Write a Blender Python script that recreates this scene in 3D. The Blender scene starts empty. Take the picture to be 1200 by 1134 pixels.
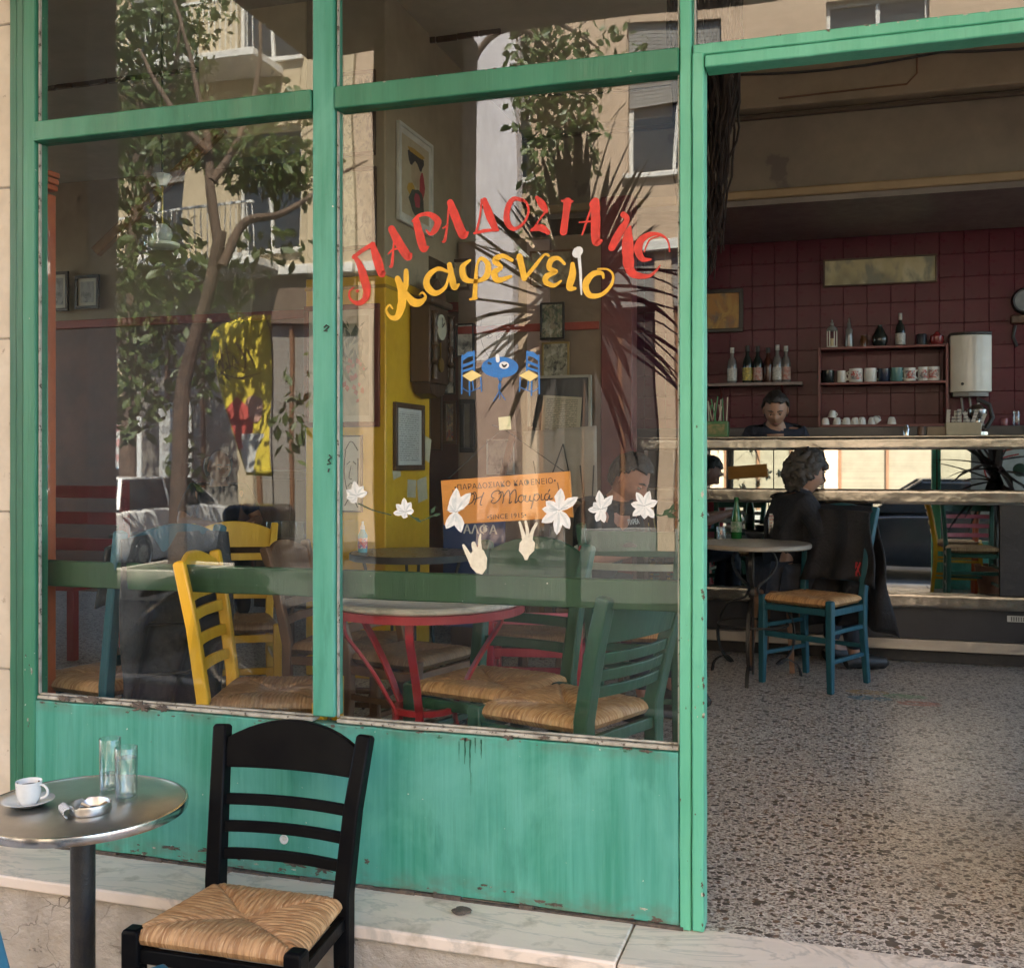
import bpy, bmesh, math, random
from mathutils import Vector, Matrix, noise as mnoise
random.seed(11)
R = math.radians
PI = math.pi
S = bpy.context.scene
COL = S.collection

# ------------------------------------------------------------------ camera
TH = math.atan(390 / 1250.0)
CT, ST = math.cos(TH), math.sin(TH)
CAM_D, CAM_Z, FPX, HORIZ = 2.765, 1.2, 1250.0, 540.0
cam = bpy.data.cameras.new('camera')
cam.sensor_fit = 'HORIZONTAL'
cam.sensor_width = 36.0
cam.lens = 36.0 * FPX / 1200.0
cam.shift_y = -27.0 / 1200.0
cam.clip_start = 0.05
cam.clip_end = 500
camo = bpy.data.objects.new('camera', cam)
COL.objects.link(camo)
camo.location = (0, -CAM_D, CAM_Z)
camo.rotation_euler = (R(90), 0, TH)
S.camera = camo

# ------------------------------------------------------------------ world, sun, exposure
SUN_EL, SUN_AZ = R(55), R(22)
w = bpy.data.worlds.new('World')
S.world = w
w.use_nodes = True
nt = w.node_tree
sky = nt.nodes.new('ShaderNodeTexSky')
sky.sky_type = 'NISHITA'
sky.sun_disc = False
sky.sun_elevation = SUN_EL
sky.sun_rotation = SUN_AZ
sky.air_density = 1.0
sky.dust_density = 1.4
bg = nt.nodes['Background']
bg.inputs['Strength'].default_value = 0.09
nt.links.new(sky.outputs[0], bg.inputs['Color'])
sl = bpy.data.lights.new('sun', 'SUN')
sl.energy = 5.0
sl.angle = R(0.5)
sl.color = (1.0, 0.92, 0.80)
slo = bpy.data.objects.new('sun', sl)
COL.objects.link(slo)
sdir = Vector((math.sin(SUN_AZ) * math.cos(SUN_EL), math.cos(SUN_AZ) * math.cos(SUN_EL), math.sin(SUN_EL)))
slo.rotation_euler = sdir.to_track_quat('Z', 'Y').to_euler()
slo.location = (0, 0, 20)
S.view_settings.view_transform = 'Standard'
S.view_settings.look = 'None'
S.view_settings.gamma = 1.0
S.view_settings.use_curve_mapping = False
S.view_settings.exposure = 3.82
cy = S.cycles
cy.use_denoising = True
try:
    cy.denoiser = 'OPENIMAGEDENOISE'
    cy.denoising_input_passes = 'RGB_ALBEDO_NORMAL'
    cy.denoising_prefilter = 'ACCURATE'
except Exception:
    pass
cy.max_bounces = 10
cy.diffuse_bounces = 5
cy.glossy_bounces = 5
cy.transparent_max_bounces = 16
cy.transmission_bounces = 8
cy.sample_clamp_indirect = 6.0
cy.caustics_reflective = False
cy.caustics_refractive = False

# ------------------------------------------------------------------ where a line of sight meets a plane of the place
def sight(px, py):
    u = (px - 600) / FPX
    v = (HORIZ - py) / FPX
    return Vector((-ST + u * CT, CT + u * ST, v))
def at(px, py, Y):
    d = sight(px, py)
    t = (Y + CAM_D) / d.y
    return Vector((t * d.x, Y, CAM_Z + t * d.z))
def atz(px, py, z):
    d = sight(px, py)
    t = (z - CAM_Z) / d.z
    return Vector((t * d.x, t * d.y - CAM_D, z))

# ------------------------------------------------------------------ materials
MATS = {}
def _n(nt, typ, **kw):
    n = nt.nodes.new(typ)
    for k, v in kw.items():
        setattr(n, k, v)
    return n
def coords(nt, stretch=(1, 1, 1), kind='Object', scale=1.0):
    tc = _n(nt, 'ShaderNodeTexCoord')
    mp = _n(nt, 'ShaderNodeMapping')
    mp.inputs['Scale'].default_value = [s * scale for s in stretch]
    nt.links.new(tc.outputs[kind], mp.inputs['Vector'])
    return mp.outputs['Vector']
def noise_fac(nt, vec, scale, lo, hi, detail=4.0, rough=0.6, dist=0.0):
    no = _n(nt, 'ShaderNodeTexNoise')
    no.inputs['Scale'].default_value = scale
    no.inputs['Detail'].default_value = detail
    no.inputs['Roughness'].default_value = rough
    no.inputs['Distortion'].default_value = dist
    nt.links.new(vec, no.inputs['Vector'])
    mr = _n(nt, 'ShaderNodeMapRange')
    mr.inputs['From Min'].default_value = lo
    mr.inputs['From Max'].default_value = hi
    nt.links.new(no.outputs['Fac'], mr.inputs['Value'])
    return mr.outputs['Result']
def mixc(nt, fac, a, b):
    m = _n(nt, 'ShaderNodeMix', data_type='RGBA')
    for s, v in ((6, a), (7, b)):
        if isinstance(v, (tuple, list)):
            m.inputs[s].default_value = tuple(v)[:3] + (1,)
        else:
            nt.links.new(v, m.inputs[s])
    if isinstance(fac, (int, float)):
        m.inputs[0].default_value = fac
    else:
        nt.links.new(fac, m.inputs[0])
    return m.outputs[2]
def math_(nt, op, a, b=None):
    m = _n(nt, 'ShaderNodeMath', operation=op)
    for i, v in enumerate((a, b)):
        if v is None:
            continue
        if isinstance(v, (int, float)):
            m.inputs[i].default_value = v
        else:
            nt.links.new(v, m.inputs[i])
    return m.outputs[0]
def new_mat(name):
    m = bpy.data.materials.new(name)
    m.use_nodes = True
    return m, m.node_tree, m.node_tree.nodes['Principled BSDF']
def bump(nt, p, h, strength, dist=0.01):
    b = _n(nt, 'ShaderNodeBump')
    b.inputs['Strength'].default_value = strength
    b.inputs['Distance'].default_value = dist
    nt.links.new(h, b.inputs['Height'])
    nt.links.new(b.outputs[0], p.inputs['Normal'])
def M(name, a, b=None, scale=6.0, stretch=(1, 1, 1), rough=0.55, metal=0.0, bmp=0.15, bscale=None, lo=0.35, hi=0.65,
      chip=None, chip_at=0.66, chip_scale=18.0, spec=0.5, kind='Object', rvar=0.12, coat=0.0):
    """one surface: two tones by noise, roughness wander, fine relief, optional worn spots of a third colour"""
    if name in MATS:
        return MATS[name]
    m, nt, p = new_mat(name)
    if b is None:
        b = tuple(c * 0.78 for c in a)
    v = coords(nt, stretch, kind)
    f = noise_fac(nt, v, scale, lo, hi)
    c = mixc(nt, f, a, b)
    fine = noise_fac(nt, v, (bscale or scale * 5), 0.3, 0.7)
    c = mixc(nt, math_(nt, 'MULTIPLY', fine, 0.22), c, tuple(x * 0.6 for x in a))
    if chip:
        v2 = coords(nt, (1, 1, 1), kind)
        k = noise_fac(nt, v2, chip_scale, chip_at, chip_at + 0.03, detail=5)
        c = mixc(nt, k, c, chip)
    nt.links.new(c, p.inputs['Base Color'])
    p.inputs['Metallic'].default_value = metal
    p.inputs['Specular IOR Level'].default_value = spec
    p.inputs['Coat Weight'].default_value = coat
    r = math_(nt, 'ADD', math_(nt, 'MULTIPLY', fine, rvar), max(0.02, rough - rvar / 2))
    nt.links.new(r, p.inputs['Roughness'])
    if bmp:
        bump(nt, p, fine, bmp, 0.004)
    MATS[name] = m
    return m

def paint(name, a, b, chip=(0.10, 0.075, 0.06), rough=0.42, chip_at=0.70, stretch=(1, 1, 0.12), scale=14):
    return M(name, a, b, scale=scale, stretch=stretch, rough=rough, bmp=0.25, bscale=40, chip=chip, chip_at=chip_at, chip_scale=22)

# ------------------------------------------------------------------ mesh building
class MB:
    def __init__(s):
        s.bm = bmesh.new()
        s.uvs = {}
    def face(s, pts):
        vs = [s.bm.verts.new(Vector(p)) for p in pts]
        try:
            return s.bm.faces.new(vs)
        except ValueError:
            return None
    def box(s, x0, x1, y0, y1, z0, z1, mt=None):
        c = [(x, y, z) for x in (x0, x1) for y in (y0, y1) for z in (z0, z1)]
        v = [s.bm.verts.new((mt @ Vector(p)) if mt else Vector(p)) for p in c]
        for f in ((0, 1, 3, 2), (4, 6, 7, 5), (0, 4, 5, 1), (2, 3, 7, 6), (0, 2, 6, 4), (1, 5, 7, 3)):
            s.bm.faces.new([v[i] for i in f])
        return s
    def cbox(s, c, size, mt=None):
        x, y, z = c
        a, b, d = (k / 2 for k in size)
        return s.box(x - a, x + a, y - b, y + b, z - d, z + d, mt)
    def bar(s, p, q, wd, dp, side=None):
        """square-section bar from p to q; side = direction of the width"""
        p, q = Vector(p), Vector(q)
        t = (q - p).normalized()
        sd = Vector(side) if side else (t.cross(Vector((0, 0, 1))) if abs(t.z) < 0.95 else Vector((1, 0, 0)))
        sd = (sd - t * sd.dot(t)).normalized()
        u = t.cross(sd).normalized()
        v = []
        for c in (p, q):
            for a, b in ((-1, -1), (1, -1), (1, 1), (-1, 1)):
                v.append(s.bm.verts.new(c + sd * (a * wd / 2) + u * (b * dp / 2)))
        for f in ((0, 3, 2, 1), (4, 5, 6, 7), (0, 1, 5, 4), (1, 2, 6, 5), (2, 3, 7, 6), (3, 0, 4, 7)):
            s.bm.faces.new([v[i] for i in f])
        return s
    def sweep(s, pts, prof, side=(1, 0, 0), scales=None):
        """rings of a closed 2-D profile [(a,b)] along pts; a along side, b along the other normal"""
        pts = [Vector(p) for p in pts]
        rings = []
        for i, p in enumerate(pts):
            t = (pts[min(i + 1, len(pts) - 1)] - pts[max(i - 1, 0)]).normalized()
            sd = Vector(side)
            sd = (sd - t * sd.dot(t)).normalized()
            u = t.cross(sd)
            k = scales[i] if scales else 1.0
            rings.append([s.bm.verts.new(p + sd * (a * k) + u * (b * k)) for a, b in prof])
        n = len(prof)
        for r0, r1 in zip(rings, rings[1:]):
            for j in range(n):
                s.bm.faces.new((r0[j], r0[(j + 1) % n], r1[(j + 1) % n], r1[j]))
        s.bm.faces.new(list(reversed(rings[0])))
        s.bm.faces.new(rings[-1])
        return s
    def tube(s, pts, r, n=8):
        pts = [Vector(p) for p in pts]
        rings = []
        sd = None
        for i, p in enumerate(pts):
            t = (pts[min(i + 1, len(pts) - 1)] - pts[max(i - 1, 0)])
            if t.length < 1e-9:
                t = Vector((0, 0, 1))
            t.normalize()
            if sd is None:
                sd = t.orthogonal().normalized()
            sd = sd - t * sd.dot(t)
            if sd.length < 1e-6:
                sd = t.orthogonal()
            sd.normalize()
            u = t.cross(sd)
            rr = r[i] if isinstance(r, (list, tuple)) else r
            rings.append([s.bm.verts.new(p + (sd * math.cos(2 * PI * k / n) + u * math.sin(2 * PI * k / n)) * rr) for k in range(n)])
        for r0, r1 in zip(rings, rings[1:]):
            for j in range(n):
                s.bm.faces.new((r0[j], r0[(j + 1) % n], r1[(j + 1) % n], r1[j]))
        s.bm.faces.new(list(reversed(rings[0])))
        s.bm.faces.new(rings[-1])
        return s
    def lathe(s, prof, n=24, c=(0, 0, 0), sx=1.0, sy=1.0):
        c = Vector(c)
        rings = []
        for r, z in prof:
            if r < 1e-6:
                rings.append([s.bm.verts.new(c + Vector((0, 0, z)))])
            else:
                rings.append([s.bm.verts.new(c + Vector((r * sx * math.cos(2 * PI * k / n), r * sy * math.sin(2 * PI * k / n), z))) for k in range(n)])
        for a, b in zip(rings, rings[1:]):
            for j in range(n):
                j2 = (j + 1) % n
                if len(a) == 1 and len(b) == 1:
                    continue
                if len(a) == 1:
                    s.bm.faces.new((a[0], b[j2], b[j]))
                elif len(b) == 1:
                    s.bm.faces.new((a[j], a[j2], b[0]))
                else:
                    s.bm.faces.new((a[j], a[j2], b[j2], b[j]))
        return s
    def prism(s, poly, off):
        """polygon of 3-D points pushed along off"""
        a = [Vector(p) for p in poly]
        off = Vector(off)
        v0 = [s.bm.verts.new(p) for p in a]
        v1 = [s.bm.verts.new(p + off) for p in a]
        n = len(a)
        s.bm.faces.new(list(reversed(v0)))
        s.bm.faces.new(v1)
        for i in range(n):
            s.bm.faces.new((v0[i], v0[(i + 1) % n], v1[(i + 1) % n], v1[i]))
        return s
    def ball(s, c, r, sx=1, sy=1, sz=1, u=12, v=8):
        prof = [(r * math.sin(PI * i / v), -r * math.cos(PI * i / v) * sz) for i in range(v + 1)]
        return s.lathe(prof, u, c, sx, sy)
    def grid(s, rows):
        vs = [[s.bm.verts.new(Vector(p)) for p in r] for r in rows]
        for r0, r1 in zip(vs, vs[1:]):
            for j in range(len(r0) - 1):
                s.bm.faces.new((r0[j], r0[j + 1], r1[j + 1], r1[j]))
        return s
    def xf(s, mt):
        bmesh.ops.transform(s.bm, matrix=mt, verts=s.bm.verts)
        return s
    def build(s, name, mat, parent=None, smooth=True, bevel=0.0, seg=2, ang=35, solid=0.0):
        me = bpy.data.meshes.new(name)
        bmesh.ops.recalc_face_normals(s.bm, faces=s.bm.faces) if not solid else None
        s.bm.to_mesh(me)
        s.bm.free()
        if mat:
            me.materials.append(mat)
        if smooth:
            me.shade_smooth()
            me.set_sharp_from_angle(angle=R(ang))
        o = bpy.data.objects.new(name, me)
        COL.objects.link(o)
        if parent:
            o.parent = parent
        if solid:
            md = o.modifiers.new('solid', 'SOLIDIFY')
            md.thickness = solid
            md.offset = 0
        if bevel:
            md = o.modifiers.new('bevel', 'BEVEL')
            md.width = bevel
            md.segments = seg
            md.limit_method = 'ANGLE'
            md.angle_limit = R(40)
        return o

def tag(o, label=None, cat=None, group=None, kind=None):
    if label:
        o['label'] = label
    if cat:
        o['category'] = cat
    if group:
        o['group'] = group
    if kind:
        o['kind'] = kind
    return o
def thing(name, label, cat, loc=(0, 0, 0), rz=0.0, group=None, kind=None, rot=None):
    o = bpy.data.objects.new(name, None)
    o.empty_display_size = 0.1
    COL.objects.link(o)
    o.location = loc
    o.rotation_euler = rot if rot else (0, 0, rz)
    return tag(o, label, cat, group, kind)
def kids(o):
    return [c for c in bpy.data.objects if c.parent is o]
def copy_tree(o, parent=None):
    c = o.copy()
    COL.objects.link(c)
    if parent:
        c.parent = parent
    for k in kids(o):
        copy_tree(k, c)
    return c
def struct(mb, name, mat, **kw):
    return tag(mb.build(name, mat, **kw), kind='structure')
def copies(o, mesh_src, mts, parent, name):
    """more parts sharing one mesh"""
    for mt in mts:
        c = mesh_src.copy()
        COL.objects.link(c)
        c.parent = parent
        c.matrix_local = mt

# ================================================================== special materials
def m_glass(name, dirt=0.008, f0=0.040):
    m = bpy.data.materials.new(name)
    m.use_nodes = True
    nt = m.node_tree
    nt.nodes.remove(nt.nodes['Principled BSDF'])
    out = nt.nodes['Material Output']
    lw = _n(nt, 'ShaderNodeLayerWeight')
    lw.inputs['Blend'].default_value = 0.5
    f = math_(nt, 'ADD', math_(nt, 'MULTIPLY', math_(nt, 'POWER', lw.outputs['Facing'], 5.0), 1 - f0), f0)
    tr = _n(nt, 'ShaderNodeBsdfTransparent')
    tr.inputs['Color'].default_value = (0.94, 0.965, 0.95, 1)
    gl = _n(nt, 'ShaderNodeBsdfGlossy')
    gl.inputs['Roughness'].default_value = 0.0
    v = coords(nt)
    bn = _n(nt, 'ShaderNodeBump')
    bn.inputs['Strength'].default_value = 0.02
    bn.inputs['Distance'].default_value = 0.05
    nt.links.new(noise_fac(nt, v, 1.7, 0.2, 0.8, detail=1), bn.inputs['Height'])
    nt.links.new(bn.outputs[0], gl.inputs['Normal'])
    mx = _n(nt, 'ShaderNodeMixShader')
    nt.links.new(f, mx.inputs[0])
    nt.links.new(tr.outputs[0], mx.inputs[1])
    nt.links.new(gl.outputs[0], mx.inputs[2])
    df = _n(nt, 'ShaderNodeBsdfDiffuse')
    df.inputs['Color'].default_value = (0.55, 0.52, 0.46, 1)
    mx2 = _n(nt, 'ShaderNodeMixShader')
    sm = noise_fac(nt, coords(nt, (1, 1, 0.4)), 9.0, 0.35, 0.8, detail=6)
    nt.links.new(math_(nt, 'MULTIPLY', math_(nt, 'ADD', sm, 0.25), dirt), mx2.inputs[0])
    nt.links.new(mx.outputs[0], mx2.inputs[1])
    nt.links.new(df.outputs[0], mx2.inputs[2])
    nt.links.new(mx2.outputs[0], out.inputs['Surface'])
    return m

def m_tumbler():
    m = bpy.data.materials.new('drinking_glass')
    m.use_nodes = True
    nt = m.node_tree
    nt.nodes.remove(nt.nodes['Principled BSDF'])
    out = nt.nodes['Material Output']
    lw = _n(nt, 'ShaderNodeLayerWeight')
    lw.inputs['Blend'].default_value = 0.5
    f = math_(nt, 'ADD', math_(nt, 'MULTIPLY', math_(nt, 'POWER', lw.outputs['Facing'], 2.6), 0.9), 0.07)
    tr = _n(nt, 'ShaderNodeBsdfTransparent')
    nt.links.new(mixc(nt, math_(nt, 'POWER', lw.outputs['Facing'], 3.0), (0.98, 0.99, 0.985), (0.62, 0.70, 0.68)), tr.inputs['Color'])
    gl = _n(nt, 'ShaderNodeBsdfGlossy')
    gl.inputs['Roughness'].default_value = 0.02
    mx = _n(nt, 'ShaderNodeMixShader')
    nt.links.new(f, mx.inputs[0])
    nt.links.new(tr.outputs[0], mx.inputs[1])
    nt.links.new(gl.outputs[0], mx.inputs[2])
    nt.links.new(mx.outputs[0], out.inputs['Surface'])
    return m

def m_terrazzo():
    m, nt, p = new_mat('terrazzo')
    v = coords(nt)
    base = mixc(nt, noise_fac(nt, v, 2.2, 0.3, 0.7), (0.66, 0.60, 0.525), (0.55, 0.50, 0.44))
    base = mixc(nt, noise_fac(nt, v, 160, 0.45, 0.6), base, (0.22, 0.19, 0.16))
    c = base
    wv = _n(nt, 'ShaderNodeTexNoise')
    wv.inputs['Scale'].default_value = 55
    nt.links.new(v, wv.inputs['Vector'])
    off = _n(nt, 'ShaderNodeVectorMath', operation='MULTIPLY_ADD')
    nt.links.new(wv.outputs['Color'], off.inputs[0])
    off.inputs[1].default_value = (0.018, 0.018, 0.0)
    nt.links.new(v, off.inputs[2])
    for sc, hi, tone, thr in ((60, 0.30, (0.66, 0.63, 0.58), 0.46), (85, 0.5, (0.20, 0.175, 0.15), 0.48), (45, 0.28, (0.20, 0.135, 0.095), 0.44), (42, 0.60, (0.105, 0.088, 0.075), 0.45), (24, 0.10, (0.12, 0.10, 0.085), 0.42)):
        vo = _n(nt, 'ShaderNodeTexVoronoi')
        vo.inputs['Scale'].default_value = sc
        mp = _n(nt, 'ShaderNodeMapping')
        mp.inputs['Location'].default_value = (sc * 0.37, sc * 0.11, 0)
        mp.inputs['Scale'].default_value = (1, 1, 0)
        nt.links.new(off.outputs[0], mp.inputs['Vector'])
        nt.links.new(mp.outputs[0], vo.inputs['Vector'])
        sp = _n(nt, 'ShaderNodeSeparateColor')
        nt.links.new(vo.outputs['Color'], sp.inputs[0])
        pick = math_(nt, 'LESS_THAN', sp.outputs[0], hi)
        rad = math_(nt, 'MULTIPLY', math_(nt, 'ADD', math_(nt, 'MULTIPLY', sp.outputs[1], 0.55), 0.5), thr)
        near = math_(nt, 'LESS_THAN', vo.outputs['Distance'], rad)
        c = mixc(nt, math_(nt, 'MULTIPLY', pick, near), c, tone)
    # a few old spots of coloured paint
    for cx, cyy, tone in ((0.13, 2.95, (0.05, 0.22, 0.30)), (0.36, 2.9, (0.5, 0.12, 0.07)), (0.30, 3.05, (0.14, 0.34, 0.16)), (0.12, 3.1, (0.5, 0.3, 0.08))):
        mp = _n(nt, 'ShaderNodeMapping')
        mp.inputs['Location'].default_value = (-cx, -cyy, 0)
        nt.links.new(off.outputs[0], mp.inputs['Vector'])
        ln = _n(nt, 'ShaderNodeVectorMath', operation='LENGTH')
        sc2 = _n(nt, 'ShaderNodeVectorMath', operation='MULTIPLY')
        sc2.inputs[1].default_value = (1, 2.0, 0)
        nt.links.new(mp.outputs[0], sc2.inputs[0])
        nt.links.new(sc2.outputs[0], ln.inputs[0])
        k = math_(nt, 'LESS_THAN', ln.outputs['Value'], 0.11)
        k = math_(nt, 'MULTIPLY', k, noise_fac(nt, v, 30, 0.42, 0.5))
        c = mixc(nt, math_(nt, 'MULTIPLY', k, 0.7), c, tone)
    nt.links.new(c, p.inputs['Base Color'])
    r = noise_fac(nt, v, 5, 0.3, 0.7)
    nt.links.new(math_(nt, 'ADD', math_(nt, 'MULTIPLY', r, 0.06), 0.34), p.inputs['Roughness'])
    bump(nt, p, noise_fac(nt, v, 90, 0.3, 0.7), 0.06, 0.003)
    return m

def m_marble():
    m, nt, p = new_mat('worn_marble')
    v = coords(nt, (0.6, 1.6, 1))
    c = mixc(nt, noise_fac(nt, v, 3.0, 0.3, 0.7, detail=8, dist=1.2), (0.82, 0.71, 0.60), (0.66, 0.585, 0.495))
    wv = noise_fac(nt, v, 2.2, 0.47, 0.50, detail=6, dist=2.5)
    wv2 = noise_fac(nt, v, 2.2, 0.50, 0.53, detail=6, dist=2.5)
    vein = math_(nt, 'SUBTRACT', wv, wv2)
    c = mixc(nt, math_(nt, 'MULTIPLY', vein, 0.35), c, (0.27, 0.28, 0.26))
    c = mixc(nt, noise_fac(nt, coords(nt), 11, 0.56, 0.8, detail=6), c, (0.36, 0.30, 0.22))
    nt.links.new(c, p.inputs['Base Color'])
    p.inputs['Roughness'].default_value = 0.62
    p.inputs['Specular IOR Level'].default_value = 0.22
    bump(nt, p, noise_fac(nt, coords(nt), 30, 0.3, 0.7), 0.12, 0.004)
    return m

def m_cracked():
    m, nt, p = new_mat('cracked_plaster')
    v = coords(nt, (1, 1, 1.3))
    c = mixc(nt, noise_fac(nt, v, 5, 0.3, 0.7, detail=8), (0.52, 0.47, 0.40), (0.38, 0.34, 0.28))
    no = _n(nt, 'ShaderNodeTexNoise')
    no.inputs['Scale'].default_value = 3.5
    no.inputs['Detail'].default_value = 6
    nt.links.new(v, no.inputs['Vector'])
    off = _n(nt, 'ShaderNodeVectorMath', operation='MULTIPLY_ADD')
    nt.links.new(no.outputs['Color'], off.inputs[0])
    off.inputs[1].default_value = (0.5, 0.5, 0.5)
    nt.links.new(v, off.inputs[2])
    vo = _n(nt, 'ShaderNodeTexVoronoi', feature='DISTANCE_TO_EDGE')
    vo.inputs['Scale'].default_value = 2.6
    nt.links.new(off.outputs[0], vo.inputs['Vector'])
    wdt = noise_fac(nt, v, 14, 0.3, 0.75, detail=5)
    cr = math_(nt, 'LESS_THAN', vo.outputs['Distance'], math_(nt, 'MULTIPLY', wdt, 0.017))
    part_ = noise_fac(nt, v, 2.0, 0.44, 0.56)
    cr = math_(nt, 'MULTIPLY', cr, part_)
    c = mixc(nt, math_(nt, 'MULTIPLY', cr, 0.75), c, (0.07, 0.055, 0.045))
    c = mixc(nt, math_(nt, 'MULTIPLY', noise_fac(nt, coords(nt, (1, 1, 0.5)), 9, 0.52, 0.72, detail=8), 0.5), c, (0.20, 0.165, 0.125))
    hole = noise_fac(nt, v, 5.0, 0.635, 0.655, detail=8)
    c = mixc(nt, hole, c, (0.10, 0.075, 0.055))
    nt.links.new(c, p.inputs['Base Color'])
    p.inputs['Roughness'].default_value = 0.9
    h = math_(nt, 'SUBTRACT', noise_fac(nt, v, 25, 0.3, 0.7, detail=8), math_(nt, 'ADD', cr, math_(nt, 'MULTIPLY', hole, 2.0)))
    bump(nt, p, h, 0.6, 0.012)
    return m

def m_steel(name, stretch=(0.05, 1, 1), rough=0.28, a=(0.62, 0.60, 0.56), b=(0.42, 0.40, 0.37), dent=0.35):
    m, nt, p = new_mat(name)
    v = coords(nt, stretch)
    c = mixc(nt, noise_fac(nt, v, 9, 0.3, 0.7, detail=6), a, b)
    nt.links.new(c, p.inputs['Base Color'])
    p.inputs['Metallic'].default_value = 1.0
    f = noise_fac(nt, v, 160, 0.3, 0.7)
    nt.links.new(math_(nt, 'ADD', math_(nt, 'MULTIPLY', f, 0.05), rough - 0.025), p.inputs['Roughness'])
    h = noise_fac(nt, coords(nt), 14, 0.3, 0.7, detail=2, rough=0.4)
    bump(nt, p, h, dent, 0.006)
    return m

def m_mirror():
    m, nt, p = new_mat('old_mirror')
    p.inputs['Metallic'].default_value = 1.0
    v = coords(nt)
    c = mixc(nt, noise_fac(nt, v, 8, 0.4, 0.8, detail=6), (0.40, 0.42, 0.41), (0.30, 0.31, 0.30))
    nt.links.new(c, p.inputs['Base Color'])
    p.inputs['Roughness'].default_value = 0.015
    return m

def m_rush(name, a, b, c3):
    """straw cord, tone changes from strand to strand (UV: u across the strands, v along)"""
    m, nt, p = new_mat(name)
    tc = _n(nt, 'ShaderNodeTexCoord')
    mp = _n(nt, 'ShaderNodeMapping')
    mp.inputs['Scale'].default_value = (1.0, 0.06, 1)
    nt.links.new(tc.outputs['UV'], mp.inputs['Vector'])
    f = noise_fac(nt, mp.outputs[0], 46, 0.40, 0.60, detail=3)
    c = mixc(nt, f, a, b)
    f2 = noise_fac(nt, mp.outputs[0], 90, 0.55, 0.70, detail=2)
    c = mixc(nt, f2, c, c3)
    f3 = noise_fac(nt, coords(nt), 9, 0.35, 0.75, detail=4)
    c = mixc(nt, math_(nt, 'MULTIPLY', f3, 0.45), c, tuple(x * 0.6 for x in b))
    nt.links.new(c, p.inputs['Base Color'])
    p.inputs['Roughness'].default_value = 0.62
    bump(nt, p, noise_fac(nt, mp.outputs[0], 120, 0.3, 0.7), 0.35, 0.003)
    return m

def m_print(name, paper, ink, lines=18, blocks=True, mottled=None):
    """a printed sheet: rows of broken ink"""
    m, nt, p = new_mat(name)
    tc = _n(nt, 'ShaderNodeTexCoord')
    sx = _n(nt, 'ShaderNodeSeparateXYZ')
    nt.links.new(tc.outputs['Generated'], sx.inputs[0])
    row = math_(nt, 'FRACT', math_(nt, 'MULTIPLY', sx.outputs[2], lines))
    on = math_(nt, 'LESS_THAN', row, 0.5)
    v = coords(nt, (1, 1, 1))
    br = noise_fac(nt, v, 95, 0.42, 0.5, detail=2)
    mar = math_(nt, 'LESS_THAN', math_(nt, 'ABSOLUTE', math_(nt, 'SUBTRACT', sx.outputs[0], 0.5)), 0.40)
    mar2 = math_(nt, 'LESS_THAN', math_(nt, 'ABSOLUTE', math_(nt, 'SUBTRACT', sx.outputs[2], 0.5)), 0.43)
    k = math_(nt, 'MULTIPLY', math_(nt, 'MULTIPLY', on, br), math_(nt, 'MULTIPLY', mar, mar2))
    pc = mixc(nt, noise_fac(nt, v, 5, 0.3, 0.7), paper, tuple(x * 0.82 for x in paper))
    c = mixc(nt, math_(nt, 'MULTIPLY', k, 0.8), pc, ink)
    nt.links.new(c, p.inputs['Base Color'])
    p.inputs['Roughness'].default_value = 0.75
    return m

def m_picture(name, tones, scale=4.0, rough=0.5, dist=1.5):
    """a faded picture: blotches of several tones"""
    m, nt, p = new_mat(name)
    v = coords(nt)
    c = tones[0]
    for i, t in enumerate(tones[1:]):
        vv = coords(nt, (1 + 0.3 * i, 1, 1 - 0.1 * i))
        mp = _n(nt, 'ShaderNodeMapping')
        mp.inputs['Location'].default_value = (i * 3.7, i * 1.3, i * 2.1)
        nt.links.new(vv, mp.inputs['Vector'])
        f = noise_fac(nt, mp.outputs[0], scale * (1 + 0.5 * i), 0.48, 0.62, detail=3, dist=dist * 0.5)
        c = mixc(nt, f, c, t)
    nt.links.new(c, p.inputs['Base Color'])
    p.inputs['Roughness'].default_value = rough
    return m

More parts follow.
